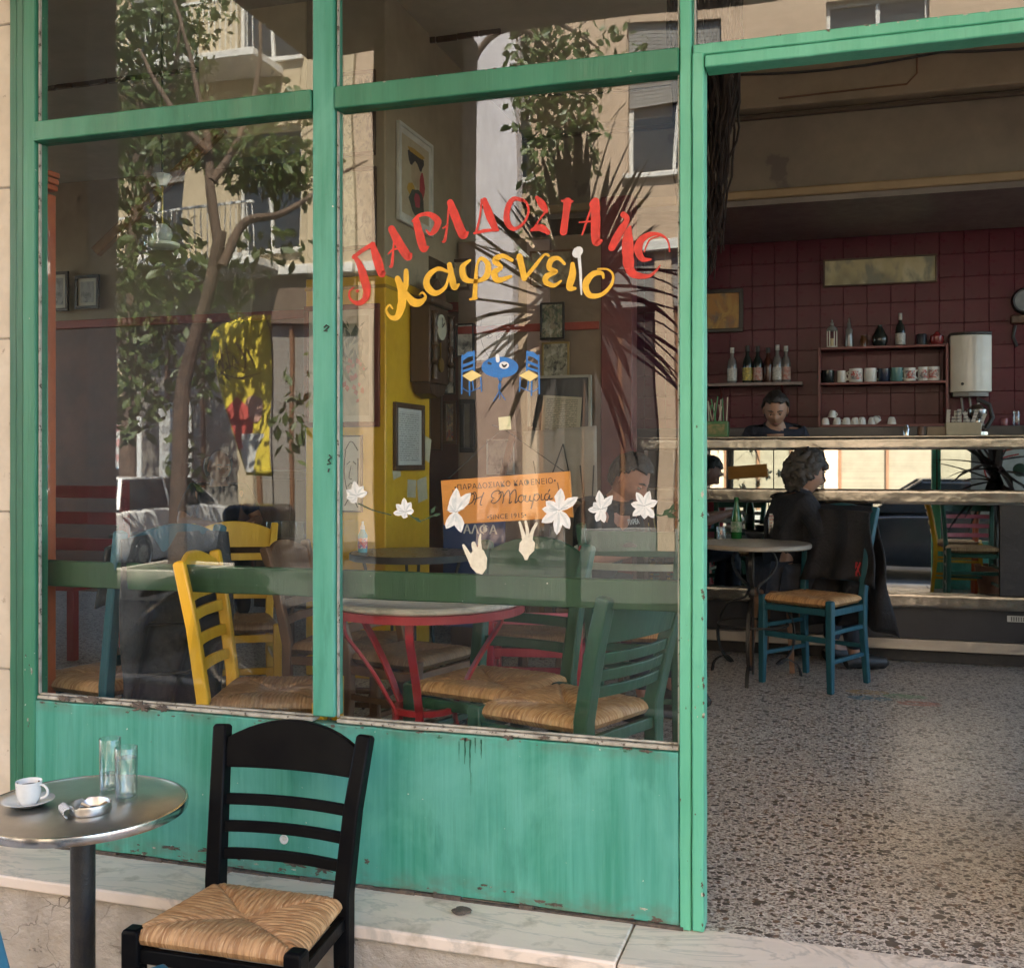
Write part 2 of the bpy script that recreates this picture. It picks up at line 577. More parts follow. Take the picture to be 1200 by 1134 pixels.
GLASS = m_glass('window_glass')
CLEAR = m_tumbler()
def m_greenpaint(name, deep, light, wash=0.5, lo=0.38, hi=0.66, grime=None):
    """old brushed gloss paint: vertical brush drags, chalky wash, flaked spots"""
    m, nt, p = new_mat(name)
    v = coords(nt, (1, 1, 0.10))
    c = mixc(nt, noise_fac(nt, v, 7, lo, hi, detail=6), deep, light)
    streak = noise_fac(nt, coords(nt, (1, 1, 0.035)), 70, 0.42, 0.75, detail=4)
    c = mixc(nt, math_(nt, 'MULTIPLY', streak, wash * 0.55), c, tuple(min(1, x * 1.25 + 0.06) for x in light))
    drk = noise_fac(nt, coords(nt, (1, 1, 0.06)), 48, 0.60, 0.74, detail=4)
    c = mixc(nt, math_(nt, 'MULTIPLY', drk, 0.28), c, tuple(x * 0.55 for x in deep))
    cloud = noise_fac(nt, coords(nt, (1, 1, 0.6)), 2.6, 0.46, 0.68, detail=6, dist=0.6)
    c = mixc(nt, math_(nt, 'MULTIPLY', cloud, wash), c, tuple(min(1, 1.22 * x + 0.06 * (1 if light[1] > 0.3 else 0.1)) for x in light))
    scuff = noise_fac(nt, coords(nt, (1, 1, 0.25)), 11, 0.60, 0.66, detail=8)
    c = mixc(nt, math_(nt, 'MULTIPLY', scuff, 0.30), c, tuple(x * 0.72 for x in deep))
    if grime:
        tcz = _n(nt, 'ShaderNodeTexCoord')
        spz = _n(nt, 'ShaderNodeSeparateXYZ')
        nt.links.new(tcz.outputs['Object'], spz.inputs[0])
        for z0, z1 in grime:
            mrz = _n(nt, 'ShaderNodeMapRange')
            mrz.inputs['From Min'].default_value = z0
            mrz.inputs['From Max'].default_value = z1
            nt.links.new(spz.outputs[2], mrz.inputs['Value'])
            gz = noise_fac(nt, coords(nt, (1, 1, 1.6)), 16, 0.40, 0.62, detail=8)
            k = math_(nt, 'MULTIPLY', mrz.outputs['Result'], gz)
            c = mixc(nt, math_(nt, 'MULTIPLY', k, 0.65), c, (0.12, 0.13, 0.095))
            ch = math_(nt, 'GREATER_THAN', math_(nt, 'MULTIPLY', mrz.outputs['Result'], noise_fac(nt, coords(nt, (1, 1, 2.2)), 22, 0.45, 0.75, detail=8)), 0.52)
            c = mixc(nt, ch, c, (0.10, 0.07, 0.055))
    spot = noise_fac(nt, coords(nt), 75, 0.735, 0.75, detail=4)
    c = mixc(nt, spot, c, (0.08, 0.06, 0.05))
    spot2 = noise_fac(nt, coords(nt, (1, 1, 1)), 61, 0.745, 0.76, detail=3)
    c = mixc(nt, spot2, c, (0.62, 0.62, 0.55))
    nt.links.new(c, p.inputs['Base Color'])
    rr = noise_fac(nt, v, 12, 0.3, 0.7)
    nt.links.new(math_(nt, 'ADD', math_(nt, 'MULTIPLY', rr, 0.2), 0.36), p.inputs['Roughness'])
    h = math_(nt, 'SUBTRACT', noise_fac(nt, coords(nt, (1, 1, 0.05)), 60, 0.2, 0.8, detail=6), math_(nt, 'MULTIPLY', spot, 1.5))
    bump(nt, p, h, 0.35, 0.004)
    return m
GREEN = m_greenpaint('green_gloss_paint', (0.020, 0.155, 0.082), (0.034, 0.21, 0.12), 0.16)
TURQ = m_greenpaint('turquoise_gloss_paint', (0.032, 0.245, 0.17), (0.085, 0.35, 0.285), 0.5, grime=((0.075, 0.015), (0.415, 0.456)))
TURQ2 = m_greenpaint('turquoise_post_paint', (0.035, 0.255, 0.165), (0.095, 0.37, 0.285), 0.3)
MINT = m_greenpaint('mint_gloss_paint', (0.07, 0.37, 0.23), (0.11, 0.44, 0.29), 0.3)
RAILM = m_greenpaint('scuffed_green_paint', (0.011, 0.052, 0.021), (0.028, 0.082, 0.038), 0.10)
TERR = m_terrazzo()
MARBLE = m_marble()
CRACK = m_cracked()
STEEL = m_steel('dented_steel', rough=0.22, a=(0.34, 0.325, 0.30), b=(0.22, 0.21, 0.19), dent=0.25)
MIRROR = m_mirror()
PUTTY = M('old_putty', (0.52, 0.50, 0.43), (0.30, 0.28, 0.23), scale=30, rough=0.85, chip=(0.10, 0.08, 0.06), chip_at=0.6, chip_scale=60)
RUST = M('bare_rusty_wood', (0.075, 0.062, 0.05), (0.15, 0.115, 0.09), scale=50, rough=0.9, bmp=0.5)
CREAM = M('cream_wall_paint', (0.62, 0.52, 0.36), (0.52, 0.43, 0.29), scale=3, rough=0.75, bmp=0.1)
BEIGE = M('beige_plaster', (0.42, 0.34, 0.235), (0.34, 0.275, 0.19), scale=2.5, rough=0.8, bmp=0.15, chip=(0.30, 0.25, 0.18), chip_at=0.68, chip_scale=6)
OCHRE = M('yellow_gloss_paint', (0.82, 0.47, 0.022), (0.72, 0.40, 0.018), scale=4, rough=0.38, bmp=0.15)
MAROON = M('maroon_wall_paint', (0.17, 0.028, 0.032), (0.12, 0.022, 0.026), scale=4, rough=0.5)
MTILE = M('maroon_glazed_tile', (0.100, 0.012, 0.027), (0.078, 0.010, 0.021), scale=3.0, spec=0.22, rough=0.3, bmp=0.05, kind='Object')
GROUT = M('dark_grout', (0.070, 0.010, 0.020), (0.054, 0.008, 0.016), scale=20, rough=0.9)
STONE = M('cream_limestone', (0.66, 0.58, 0.46), (0.54, 0.46, 0.35), scale=5, rough=0.8, bmp=0.25, chip=(0.40, 0.33, 0.25), chip_at=0.66, chip_scale=30)
DARKW = M('dark_stained_wood', (0.055, 0.028, 0.016), (0.10, 0.05, 0.026), scale=9, stretch=(1, 1, 0.1), rough=0.42, bmp=0.2)
BROWNW = M('brown_wood', (0.20, 0.10, 0.05), (0.13, 0.06, 0.03), scale=9, stretch=(1, 1, 0.1), rough=0.5, bmp=0.25)
BLACKW = M('black_gloss_wood', (0.005, 0.005, 0.006), (0.008, 0.008, 0.008), scale=12, rough=0.34, bmp=0.06, chip=(0.12, 0.10, 0.08), chip_at=0.80, chip_scale=40, spec=0.05)
BLACKI = M('black_iron', (0.014, 0.014, 0.015), (0.03, 0.026, 0.022), scale=30, rough=0.45, bmp=0.3)
DARKB = M('navy_black_panel', (0.016, 0.019, 0.026), (0.026, 0.028, 0.034), scale=4, rough=0.35)
WHITE = M('white_china', (0.80, 0.80, 0.77), (0.74, 0.74, 0.71), scale=8, rough=0.15, bmp=0.02)
CHALK = M('white_paint', (0.78, 0.77, 0.72), (0.66, 0.65, 0.60), scale=12, rough=0.6)
ASPH = M('asphalt', (0.05, 0.048, 0.046), (0.036, 0.036, 0.035), scale=20, rough=0.9, bmp=0.5)
PAVE = M('pavement_stone', (0.44, 0.39, 0.32), (0.35, 0.31, 0.26), scale=7, rough=0.85, bmp=0.35)

# ================================================================== ground, floor, walls of the room
PAV = -0.40
ROAD = -0.52
struct(MB().box(-90, 90, -120, 60, ROAD - 1.0, ROAD), 'road', ASPH, smooth=False)
pv = struct(MB().box(-22, 14, -3.9, -0.236, ROAD - 0.3, PAV - 0.03), 'pavement', GROUT, smooth=False)
slab0 = None
for i in range(12):
    for j in range(5):
        x0, y0 = -5.6 + i * 0.6, -3.24 + j * 0.6
        mb = MB().box(0, 0.594, 0, 0.594, 0, 0.03)
        if slab0 is None:
            slab0 = mb.build('paving_slab', PAVE, pv, bevel=0.004, seg=1)
            o = slab0
        else:
            o = slab0.copy()
            COL.objects.link(o)
            mb.bm.free()
        o.location = (x0, y0, PAV - 0.03 + random.uniform(-0.002, 0.002))
        o.rotation_euler = (0, 0, random.choice((0,)))
struct(MB().box(-22, 14, -4.06, -3.9, ROAD - 0.2, PAV), 'kerb', PAVE, bevel=0.02)
struct(MB().box(-40, 40, -16.0, -14.2, ROAD - 0.2, PAV), 'far_pavement', ASPH, bevel=0.02)

fl = struct(MB().box(-9, 3.2, 0.0, 6.0, -0.2, -0.003), 'floor', TERR, smooth=False)
bw = struct(MB().box(-9.0, 3.2, 5.5, 5.75, 0, 5.0), 'back_wall', GROUT, smooth=False)
# glazed tiles, one by one, over the part of the wall one can see
tile = None
TW, THH = 0.165, 0.165
nx, nz = 20, 12
for i in range(nx):
    for j in range(nz):
        if tile is None:
            tile = MB().box(-TW / 2 + 0.0013, TW / 2 - 0.0013, -0.007, 0, -THH / 2 + 0.0013, THH / 2 - 0.0013).build('wall_tile', MTILE, bw, bevel=0.002, seg=1)
            o = tile
        else:
            o = tile.copy()
            COL.objects.link(o)
        o.location = (-1.66 + (i + 0.5) * TW, 5.4995, 2.85 - (j + 0.5) * THH)
        o.rotation_euler = (R(random.uniform(-0.5, 0.5)), 0, R(random.uniform(-0.5, 0.5)))
tag(MB().box(-9.0, -1.67, 5.46, 5.497, 0.0, 2.42).build('wall_panelling', M('rust_red_dado', (0.16, 0.05, 0.03), (0.10, 0.035, 0.025), scale=4, rough=0.5), bw, smooth=False))
MB().box(-9.0, -1.67, 5.44, 5.497, 2.425, 2.50).build('dado_moulding', M('red_trim_paint', (0.36, 0.05, 0.03)), bw, bevel=0.006)
MB().box(-9.0, -1.67, 5.47, 5.497, 2.503, 5.0).build('upper_wall', BEIGE, bw, smooth=False)
lw_ = struct(MB().box(-9.2, -9.0, 0.061, 5.75, 0, 0.9), 'left_wall', BEIGE, smooth=False)
MB().box(-9.2, -9.0, 0.061, 5.75, 3.3, 5.0).build('upper_wall', BEIGE, lw_, smooth=False)
for y0_, y1_ in ((0.061, 2.6), (5.2, 5.75)):
    MB().box(-9.2, -9.0, y0_, y1_, 0.901, 3.299).build('pier', BEIGE, lw_, smooth=False)
MB().box(-9.102, -9.098, 2.602, 5.198, 0.902, 3.298).build('added_side_window', GLASS, lw_, smooth=False)  # unseen window added to let more light into the room
rw = struct(MB().box(3.2, 3.4, 0.061, 5.75, 0, 0.45), 'right_wall', BEIGE, smooth=False)
MB().box(3.2, 3.4, 0.061, 5.75, 3.3, 5.0).build('upper_wall', BEIGE, rw, smooth=False)
for y0_, y1_ in ((0.061, 0.35), (2.75, 3.05), (5.45, 5.75)):
    MB().box(3.2, 3.4, y0_, y1_, 0.451, 3.299).build('pier', BEIGE, rw, smooth=False)
for y0_, y1_ in ((0.352, 2.748), (3.052, 5.448)):  # unseen glazing added to brighten the room from the right
    q_ = MB().box(3.298, 3.302, y0_, y1_, 0.452, 3.298).build('added_side_window', GLASS, rw, smooth=False)
    mb = MB()
    for k in range(4):
        yy = y0_ + 0.002 + (y1_ - y0_ - 0.054) * k / 3
        mb.box(3.27, 3.295, yy, yy + 0.05, 0.453, 3.297)
    mb.build('window_frame', GREEN, q_, smooth=False)
struct(MB().box(-9.2, 3.4, -0.1, 5.75, 5.0, 5.2), 'ceiling', M('smoky_ceiling', (0.22, 0.19, 0.15), (0.16, 0.14, 0.11), scale=2), smooth=False)

# the lowered slab with its deep fascia over the bar
fs = struct(MB().box(-2.1, 3.2, 4.30, 5.47, 2.885, 3.44), 'mezzanine_slab', M('smoked_fascia', (0.235, 0.195, 0.15), (0.18, 0.15, 0.12), scale=2.2, rough=0.6, chip=(0.12, 0.10, 0.085), chip_at=0.62, chip_scale=2.2), smooth=False)
MB().box(-2.1, 3.2, 4.27, 5.47, 2.845, 2.883).build('soffit_board', M('grimy_soffit', (0.22, 0.19, 0.17), (0.15, 0.13, 0.12), scale=3, rough=0.35), fs, smooth=False)
MB().box(-2.12, 3.2, 4.255, 4.297, 2.886, 2.945).build('lower_moulding', M('tan_trim', (0.36, 0.26, 0.15), (0.30, 0.21, 0.12), scale=4), fs, bevel=0.012)
MB().box(-2.12, 3.2, 4.262, 4.297, 3.40, 3.425).build('upper_moulding', M('brown_trim', (0.10, 0.07, 0.05)), fs, bevel=0.006)
MB().box(-2.12, 3.2, 4.18, 5.47, 3.443, 3.72).build('upper_fascia', M('tan_fascia', (0.34, 0.27, 0.19), (0.26, 0.21, 0.15), scale=3), fs, bevel=0.01)
# gallery front: boards one by one
gal = thing('gallery_parapet', 'brown boarded gallery parapet above the bar fascia', 'parapet', (0, 0, 0))
brd = None
x = -2.1
while x < 3.1:
    if brd is None:
        brd = MB().box(0, 0.112, 0, 0.025, 0, 1.0).build('board', BROWNW, gal, bevel=0.004, seg=1)
        o = brd
    else:
        o = brd.copy()
        COL.objects.link(o)
    o.location = (x, 4.32 + random.uniform(-0.004, 0.004), 3.73)
    x += 0.118
MB().box(-2.1, 3.1, 4.27, 4.36, 4.735, 4.79).build('handrail', DARKW, gal, bevel=0.01)
cab = thing('electric_cable', 'black cable sagging along the tan fascia under the gallery', 'cable')
pts = [Vector((-2.0 + 5.1 * i / 24, 4.165, 3.67 - 0.035 * abs(math.sin(i * PI / 6)))) for i in range(25)]
MB().tube(pts, 0.008, 6).build('cable', BLACKI, cab)
MB().tube([(0.42, 4.172, 3.70), (0.42, 4.172, 3.56), (0.36, 4.172, 3.50), (-0.4, 4.172, 3.49)], 0.006, 6).build('branch_cable', BROWNW, cab)

# ================================================================== cafe building, arcade
bld = thing('cafe_building', 'pale stone cafe building with an arcade slab over the pavement', 'building')
UPW = M('upper_plaster', (0.58, 0.52, 0.42), (0.48, 0.43, 0.34), scale=2)
SOF = M('arcade_soffit', (0.30, 0.27, 0.23), (0.22, 0.20, 0.17), scale=2)
MB().box(-3.05, 6.0, -2.95, -0.08, 3.60, 3.78).build('arcade_slab', SOF, bld, smooth=False)
MB().box(-9.4, -3.053, -1.66, -0.08, 3.60, 3.78).build('arcade_slab', SOF, bld, smooth=False)
MB().box(-3.07, 6.0, -2.93, 6.0, 3.783, 10.5).build('shading_storey', UPW, bld, smooth=False)  # unseen mass, its height set to throw shade on the road
MB().box(-9.4, -3.073, -1.64, 6.0, 3.783, 10.5).build('shading_storey', UPW, bld, smooth=False)
MB().box(-9.4, 3.4, -0.06, 0.06, 3.33, 3.598).build('lintel_wall', UPW, bld, smooth=False)
MB().box(-9.4, -2.80, -0.06, 0.06, -0.4, 3.33).build('side_wall', STONE, bld, smooth=False)
MB().box(1.95, 3.4, -0.06, 0.06, -0.4, 3.33).build('door_side_wall', STONE, bld, smooth=False)
pil = thing('stone_pilaster', 'cream limestone pilaster beside the green window frame', 'pilaster')
zz = PAV
for h in (0.42, 0.52, 0.50, 0.55, 0.48, 0.52, 0.70):
    MB().box(-2.86, -2.527, -0.005, 0.055, zz, zz + h - 0.005).build('stone_block', STONE, pil, bevel=0.004)
    zz += h
MB().box(-2.85, -2.54, 0.0, 0.05, PAV, zz - 0.01).build('mortar_core', M('mortar', (0.35, 0.31, 0.26)), pil, smooth=False)

colA = thing('arcade_column', 'grey square arcade column mirrored in the left window pane', 'column', (-3.49, -1.52, PAV), group='columns of the arcade')
CD = M('dark_render', (0.16, 0.15, 0.14), (0.12, 0.115, 0.11), scale=3, rough=0.8)
MB().box(-0.125, 0.105, -0.11, 0.11, 0, 3.995).build('shaft', M('grey_render', (0.34, 0.31, 0.28), (0.27, 0.25, 0.23), scale=3), colA, bevel=0.012)
MB().box(-0.145, 0.125, -0.13, 0.13, 0, 0.30).build('plinth', CD, colA, bevel=0.015)
colB = thing('arcade_column', 'dark arcade column widened to dim the reflection over the pillar', 'column', (-2.225, -2.9, PAV), group='columns of the arcade')
MB().box(-0.33, 0.21, -0.13, 0.13, 0, 3.995).build('shaft', CD, colB, bevel=0.012)  # shaft widened to hold mirrored glare off the yellow pillar
MB().box(-0.36, 0.24, -0.16, 0.16, 0, 0.30).build('plinth', CD, colB, bevel=0.015)

# ================================================================== marble step
st = thing('marble_step', 'worn white marble step under the green shopfront', 'step')
for x0, x1, dz in ((-2.86, -1.72, 0.0), (-1.716, -0.524, 0.001), (-0.52, 0.75, -0.001), (0.754, 2.2, 0.0)):
    MB().box(x0, x1, -0.256, -0.001, -0.035 + dz, dz).build('marble_slab', MARBLE, st, bevel=0.006, seg=2)
rb = MB()
rows = []
for i in range(81):
    x = -2.86 + 5.06 * i / 80
    col = []
    for j in range(12):
        z = -0.036 - (0.40 - 0.036) * j / 11
        y = -0.232 + 0.010 * mnoise.noise(Vector((x * 3.1, z * 5, 1.7))) + 0.004 * mnoise.noise(Vector((x * 17, z * 19, 4.2)))
        col.append((x, y, z))
    rows.append(col)
rb.grid(rows)
rb.box(-2.86, 2.2, -0.2, -0.01, PAV - 0.03, -0.036)
rb.build('plaster_riser', CRACK, st)

# ================================================================== the green shopfront
SF = thing('shopfront', 'green painted timber shopfront with tall panes and open doorway', 'shopfront', (0, 0, 0))
XL, XM0, XM1, XP0, XP1 = -2.41, -1.45, -1.382, -0.404, -0.341
ZS, ZT0, ZT1, ZTOP = 0.468, 2.196, 2.259, 3.27
def rough_box(x0, x1, y0, y1, z0, z1, amp=0.0015, step=0.05):
    """box whose front edges wander a little, as old painted timber does"""
    mb = MB().box(x0, x1, y0, y1, z0, z1)
    long_ax = 2 if (z1 - z0) > (x1 - x0) else 0
    L = max(z1 - z0, x1 - x0)
    n = max(2, int(L / step))
    lo = (x0, 0, z0)[long_ax]
    for k in range(1, n):
        co = [0, 0, 0]
        no = [0, 0, 0]
        co[long_ax] = lo + L * k / n
        no[long_ax] = 1
        bmesh.ops.bisect_plane(mb.bm, geom=mb.bm.verts[:] + mb.bm.edges[:] + mb.bm.faces[:], plane_co=co, plane_no=no)
    for v in mb.bm.verts:
        k = v.co * 9
        v.co += Vector((mnoise.noise(k), mnoise.noise(k + Vector((7, 3, 1))), mnoise.noise(k + Vector((2, 9, 5))))) * amp
    return mb
GREEND = m_greenpaint('weathered_dark_green_paint', (0.012, 0.095, 0.052), (0.024, 0.15, 0.085), 0.15)
rough_box(-2.526, -2.497, -0.014, 0.03, 0.0, ZTOP).build('outer_jamb', GREEND, SF, bevel=0.004)
rough_box(-2.494, -2.463, -0.022, 0.03, 0.0, ZTOP).build('jamb_moulding', GREEND, SF, bevel=0.006)
rough_box(-2.460, XL - 0.004, -0.03, 0.03, 0.0, ZTOP).build('left_stile', GREEN, SF, bevel=0.004)
rough_box(XM0, XM1, -0.03, 0.03, ZS + 0.004, ZTOP).build('mullion', TURQ2, SF, bevel=0.005)
rough_box(XP0, -0.374, -0.030, 0.032, 0.0, ZTOP).build('door_post', MINT, SF, bevel=0.004)
rough_box(-0.371, XP1, -0.037, 0.028, 0.004, ZT1 - 0.02).build('door_lining', MINT, SF, bevel=0.004)
# transoms are stopped 3 mm proud of the posts
rough_box(XL - 0.006, XM0 - 0.002, -0.034, 0.028, ZT0, ZT1).build('transom', GREEN, SF, bevel=0.004)
rough_box(XM1 + 0.002, XP0 - 0.002, -0.034, 0.028, ZT0, ZT1).build('transom', GREEN, SF, bevel=0.004)
rough_box(-0.369, 1.95, -0.036, 0.026, ZT0 + 0.034, ZT1).build('transom', MINT, SF, bevel=0.004)
rough_box(-0.338, 1.95, -0.042, 0.026, ZT0, ZT0 + 0.031).build('door_head', MINT, SF, bevel=0.004)
rough_box(XL - 0.004, 1.95, -0.034, 0.028, ZTOP + 0.003, ZTOP + 0.055).build('top_rail', GREEN, SF, bevel=0.004)
# apron panel below the glass
rough_box(-2.461, XP0 - 0.003, -0.026, 0.02, 0.009, ZS - 0.016, amp=0.003).build('apron_panel', TURQ, SF, bevel=0.003)
# ragged rotten lower edge, putty line, flaked sill
mb = MB()
x = -2.45
while x < XP0:
    l = random.uniform(0.03, 0.12)
    mb.box(x, x + l, -0.030 - random.uniform(0, 0.006), -0.02, 0.0, random.uniform(0.003, 0.013))
    x += l
mb.build('rotten_edge', RUST, SF, smooth=False)
for x0, x1 in ((XL - 0.004, XM0 - 0.002), (XM1 + 0.002, XP0 - 0.003)):
    rough_box(x0, x1, -0.022, 0.02, ZS - 0.013, ZS - 0.002, amp=0.003).build('putty_sill', PUTTY, SF, bevel=0.003)
def flake(x, z, w_, h_, y=-0.0285):
    n = 26
    mb = MB()
    pts = []
    for k in range(n):
        a = 2 * PI * k / n
        rr = (0.62 + 0.38 * math.sin(k * 1.9 + x * 40)) * random.uniform(0.55, 1.0) if k % 2 else random.uniform(0.45, 0.9)
        pts.append((x + math.cos(a) * w_ * rr, y, z + math.sin(a) * h_ * rr))
    mb.prism(pts, (0, 0.004, 0))
    return mb
fl_mb = [(108, 820, 22, 5), (75, 818, 12, 4), (165, 828, 16, 7), (190, 830, 11, 5), (545, 866, 9, 2.5), (596, 864, 11, 4), (638, 864, 10, 3.5), (735, 877, 8, 2), (757, 880, 10, 2.5),
         (430, 1009, 4, 5), (652, 1060, 12, 2.5), (345, 1012, 18, 5), (378, 1018, 16, 6), (300, 1006, 10, 3), (200, 993, 14, 3), (245, 997, 16, 4), (567, 1037, 5, 1.5)]
for px_, py_, a, b in fl_mb:
    c = at(px_, py_, -0.028)
    t = (at(px_ + 1, py_, -0.028) - c).x
    flake(c.x, c.z, a * t, b * t).build('bare_wood_flake', RUST, SF, smooth=False)
# little chips along the edges of posts, transoms and sill
rnd = random.Random(21)
def chips(x0, x1, z0, z1, n, y, mats, sz):
    for k in range(n):
        x, z = rnd.uniform(x0, x1), rnd.uniform(z0, z1)
        s_ = sz * rnd.uniform(0.4, 1.3)
        flake(x, z, s_ * rnd.uniform(0.8, 2.0) if x1 - x0 > z1 - z0 else s_ * 0.7, s_ * 0.6 if x1 - x0 > z1 - z0 else s_ * rnd.uniform(0.8, 2.2), y).build('paint_chip', rnd.choice(mats), SF, smooth=False)
chips(XP1 - 0.005, XP1 - 0.001, 0.02, 1.15, 16, -0.0375, (RUST, RUST, PUTTY), 0.006)
chips(-0.369, -0.345, 0.1, 1.3, 8, -0.0375, (PUTTY, RUST), 0.003)
chips(XP0 + 0.002, -0.378, 0.1, 1.2, 8, -0.0306, (PUTTY, RUST), 0.003)
chips(-0.33, 0.42, ZT1 - 0.006, ZT1 - 0.001, 16, -0.0365, (PUTTY, PUTTY, RUST), 0.005)
chips(XM1, XP0, ZT1 - 0.004, ZT1 - 0.001, 10, -0.0345, (PUTTY, RUST), 0.004)
chips(-2.46, XP0, ZS - 0.030, ZS - 0.018, 26, -0.0266, (RUST, RUST, GREEND), 0.007)
chips(-2.46, XP0, 0.012, 0.05, 22, -0.0266, (RUST, RUST, PUTTY), 0.007)
chips(-2.46, -2.42, 0.35, 0.60, 7, -0.0306, (RUST, PUTTY), 0.006)
# dark drips that ran down the panel
for px_, y0, y1, w_ in ((545, 864, 895, 3.2), (551, 866, 905, 3.8), (557, 864, 882, 2.6), (564, 866, 888, 3.2), (538, 868, 892, 1.6), (552, 905, 932, 1.0)):
    a, b = at(px_, y0, -0.0272), at(px_, y1, -0.0272)
    h = w_ * 0.0011
    dr = MB()
    L_, R_ = [], []
    for k in range(13):
        q = k / 12
        ww = h * (1 - q * 0.8) * (0.7 + 0.5 * mnoise.noise(Vector((px_ * 1.7, q * 6, 2))))
        z = a.z + (b.z - a.z) * q
        xo = h * 0.6 * mnoise.noise(Vector((px_ * 0.7, q * 3, 8)))
        L_.append((a.x - ww + xo, -0.0285, z))
        R_.append((a.x + ww + xo, -0.0285, z))
    for k in range(12):
        dr.face([L_[k], R_[k], R_[k + 1], L_[k + 1]])
    dr.build('paint_drip', M('dark_green_run', (0.012, 0.10, 0.06), rough=0.4), SF, smooth=False)
c = at(333, 983, -0.028)
mb = MB().lathe([(0.0, -0.006), (0.011, -0.005), (0.014, 0.002), (0.0115, 0.003), (0.006, -0.001), (0, -0.001)], 16)
mb.xf(Matrix.Translation(c) @ Matrix.Rotation(R(90), 4, 'X'))
mb.build('plugged_hole', CHALK, SF)
# front beyond the doorway, added to keep the bright street out of the bar mirror
rough_box(0.78, 0.86, -0.030, 0.032, 0.0, ZT0 - 0.002).build('door_post', MINT, SF, bevel=0.004)
rough_box(0.863, 1.948, -0.026, 0.02, 0.0, ZS - 0.016, amp=0.003).build('apron_panel', TURQ, SF, bevel=0.003)
rough_box(0.863, 1.948, 0.052, 0.078, 0.80, 0.882, amp=0.002).build('guard_rail', RAILM, SF, bevel=0.004)
MB().box(0.862, 1.948, -0.002, 0.002, ZS - 0.014, ZT0 - 0.001).build('window_pane', GLASS, SF, smooth=False)
# rails behind the glass
for x0, x1 in ((XL - 0.04, XM0 + 0.02), (XM1 - 0.02, XP0 + 0.002)):
    rough_box(x0, x1, 0.052, 0.078, 0.80, 0.882, amp=0.002).build('guard_rail', RAILM, SF, bevel=0.004)
# panes
panes = {}
for nm, x0, x1, z0, z1 in (('left', XL - 0.003, XM0 - 0.001, ZS - 0.001, ZT0 - 0.001), ('right', XM1 + 0.001, XP0 - 0.001, ZS - 0.001, ZT0 - 0.001),
                           ('tl', XL - 0.003, XM0 - 0.001, ZT1 + 0.001, ZTOP + 0.002), ('tr', XM1 + 0.001, XP0 - 0.001, ZT1 + 0.001, ZTOP + 0.002), ('td', -0.369, 1.95, ZT1 + 0.001, ZTOP + 0.002)):
    panes[nm] = MB().box(x0, x1, -0.002, 0.002, z0, z1).build('window_pane', GLASS, SF, smooth=False)
# thin beads round the panes, old white putty showing in places
for x0, x1, z0, z1 in ((XL - 0.003, XM0 - 0.002, ZS, ZT0), (XM1 + 0.002, XP0 - 0.002, ZS, ZT0), (XL - 0.003, XM0 - 0.002, ZT1, ZTOP), (XM1 + 0.002, XP0 - 0.002, ZT1, ZTOP), (-0.369, 1.94, ZT1, ZTOP)):
    mb = MB()
    for a, b, p, q in ((x0, x0 + 0.005, z0 + 0.002, z1 - 0.002), (x1 - 0.0045, x1, z0 + 0.002, z1 - 0.002)):
        mb.box(a, b, -0.017, -0.004, p, q)
    mb.box(x0 + 0.0055, x1 - 0.005, -0.016, -0.004, z0 + 0.001, z0 + 0.006)
    mb.build('glazing_bead', PUTTY, SF, bevel=0.002, seg=1)
# scribbles in marker on the mullion
def scrib(pts, r=0.0022, y=-0.0325):
    MB().tube([Vector((at(a, b, -0.03).x, y, at(a, b, -0.03).z)) for a, b in pts], r, 5).build('marker_scribble', BLACKI, SF)
scrib([(380, 384), (383, 381), (386, 383), (383, 386), (380, 388), (384, 388)])
scrib([(386, 533), (389, 536), (385, 539), (388, 543), (384, 544)])
scrib([(386, 549), (385, 553)])

# ------------------------------------------------------------------ painted lettering (strokes with swelling width, on the inner face of the pane)
def smooth_stroke(pts, sub=7):
    P = [Vector(p) for p in pts]
    out = []
    for i in range(len(P) - 1):
        p0, p1, p2, p3 = P[max(i - 1, 0)], P[i], P[i + 1], P[min(i + 2, len(P) - 1)]
        for k in range(sub):
            t = k / sub
            out.append(0.5 * ((2 * p1) + (p2 - p0) * t + (2 * p0 - 5 * p1 + 4 * p2 - p3) * t * t + (3 * p1 - p0 - 3 * p2 + p3) * t ** 3))
    out.append(P[-1])
    return out
def stroke_into(mb, pts, sx, ox, oy, Y):
    """pts (X,Y,width) in traced units; photo px = ox + X*sx. Lies on the plane Y as a ribbon with round ends."""
    st_ = smooth_stroke([(ox + a * sx, oy + b * sx, wd * sx) for a, b, wd in pts])
    w3 = [(at(p.x, p.y, Y), p.z * 0.5 * (at(p.x + 1, p.y, Y) - at(p.x, p.y, Y)).length) for p in st_]
    L, Rr = [], []
    for i, (c, h) in enumerate(w3):
        h *= 1 + 0.10 * mnoise.noise(c * 55) + 0.05 * mnoise.noise(c * 160)
        t = (w3[min(i + 1, len(w3) - 1)][0] - w3[max(i - 1, 0)][0])
        t.y = 0
        if t.length < 1e-7:
            t = Vector((1, 0, 0))
        t.normalize()
        n = Vector((-t.z, 0, t.x))
        L.append(c + n * h)
        Rr.append(c - n * h)
    for i in range(len(w3) - 1):
        mb.face([L[i], L[i + 1], Rr[i + 1], Rr[i]])
    for j, (c, h) in enumerate((w3[0], w3[-1])):
        h = max(h, 1e-5)
        mb.face([c + Vector((math.cos(a * PI / 5) * h, 0.00007 + 0.00005 * j, math.sin(a * PI / 5) * h)) for a in range(10)])
A_ = (1 / 6.0, 400, 220)
B_ = (210 / 1200.0, 600, 220)
R2 = (1 / 3.0, 400, 0)
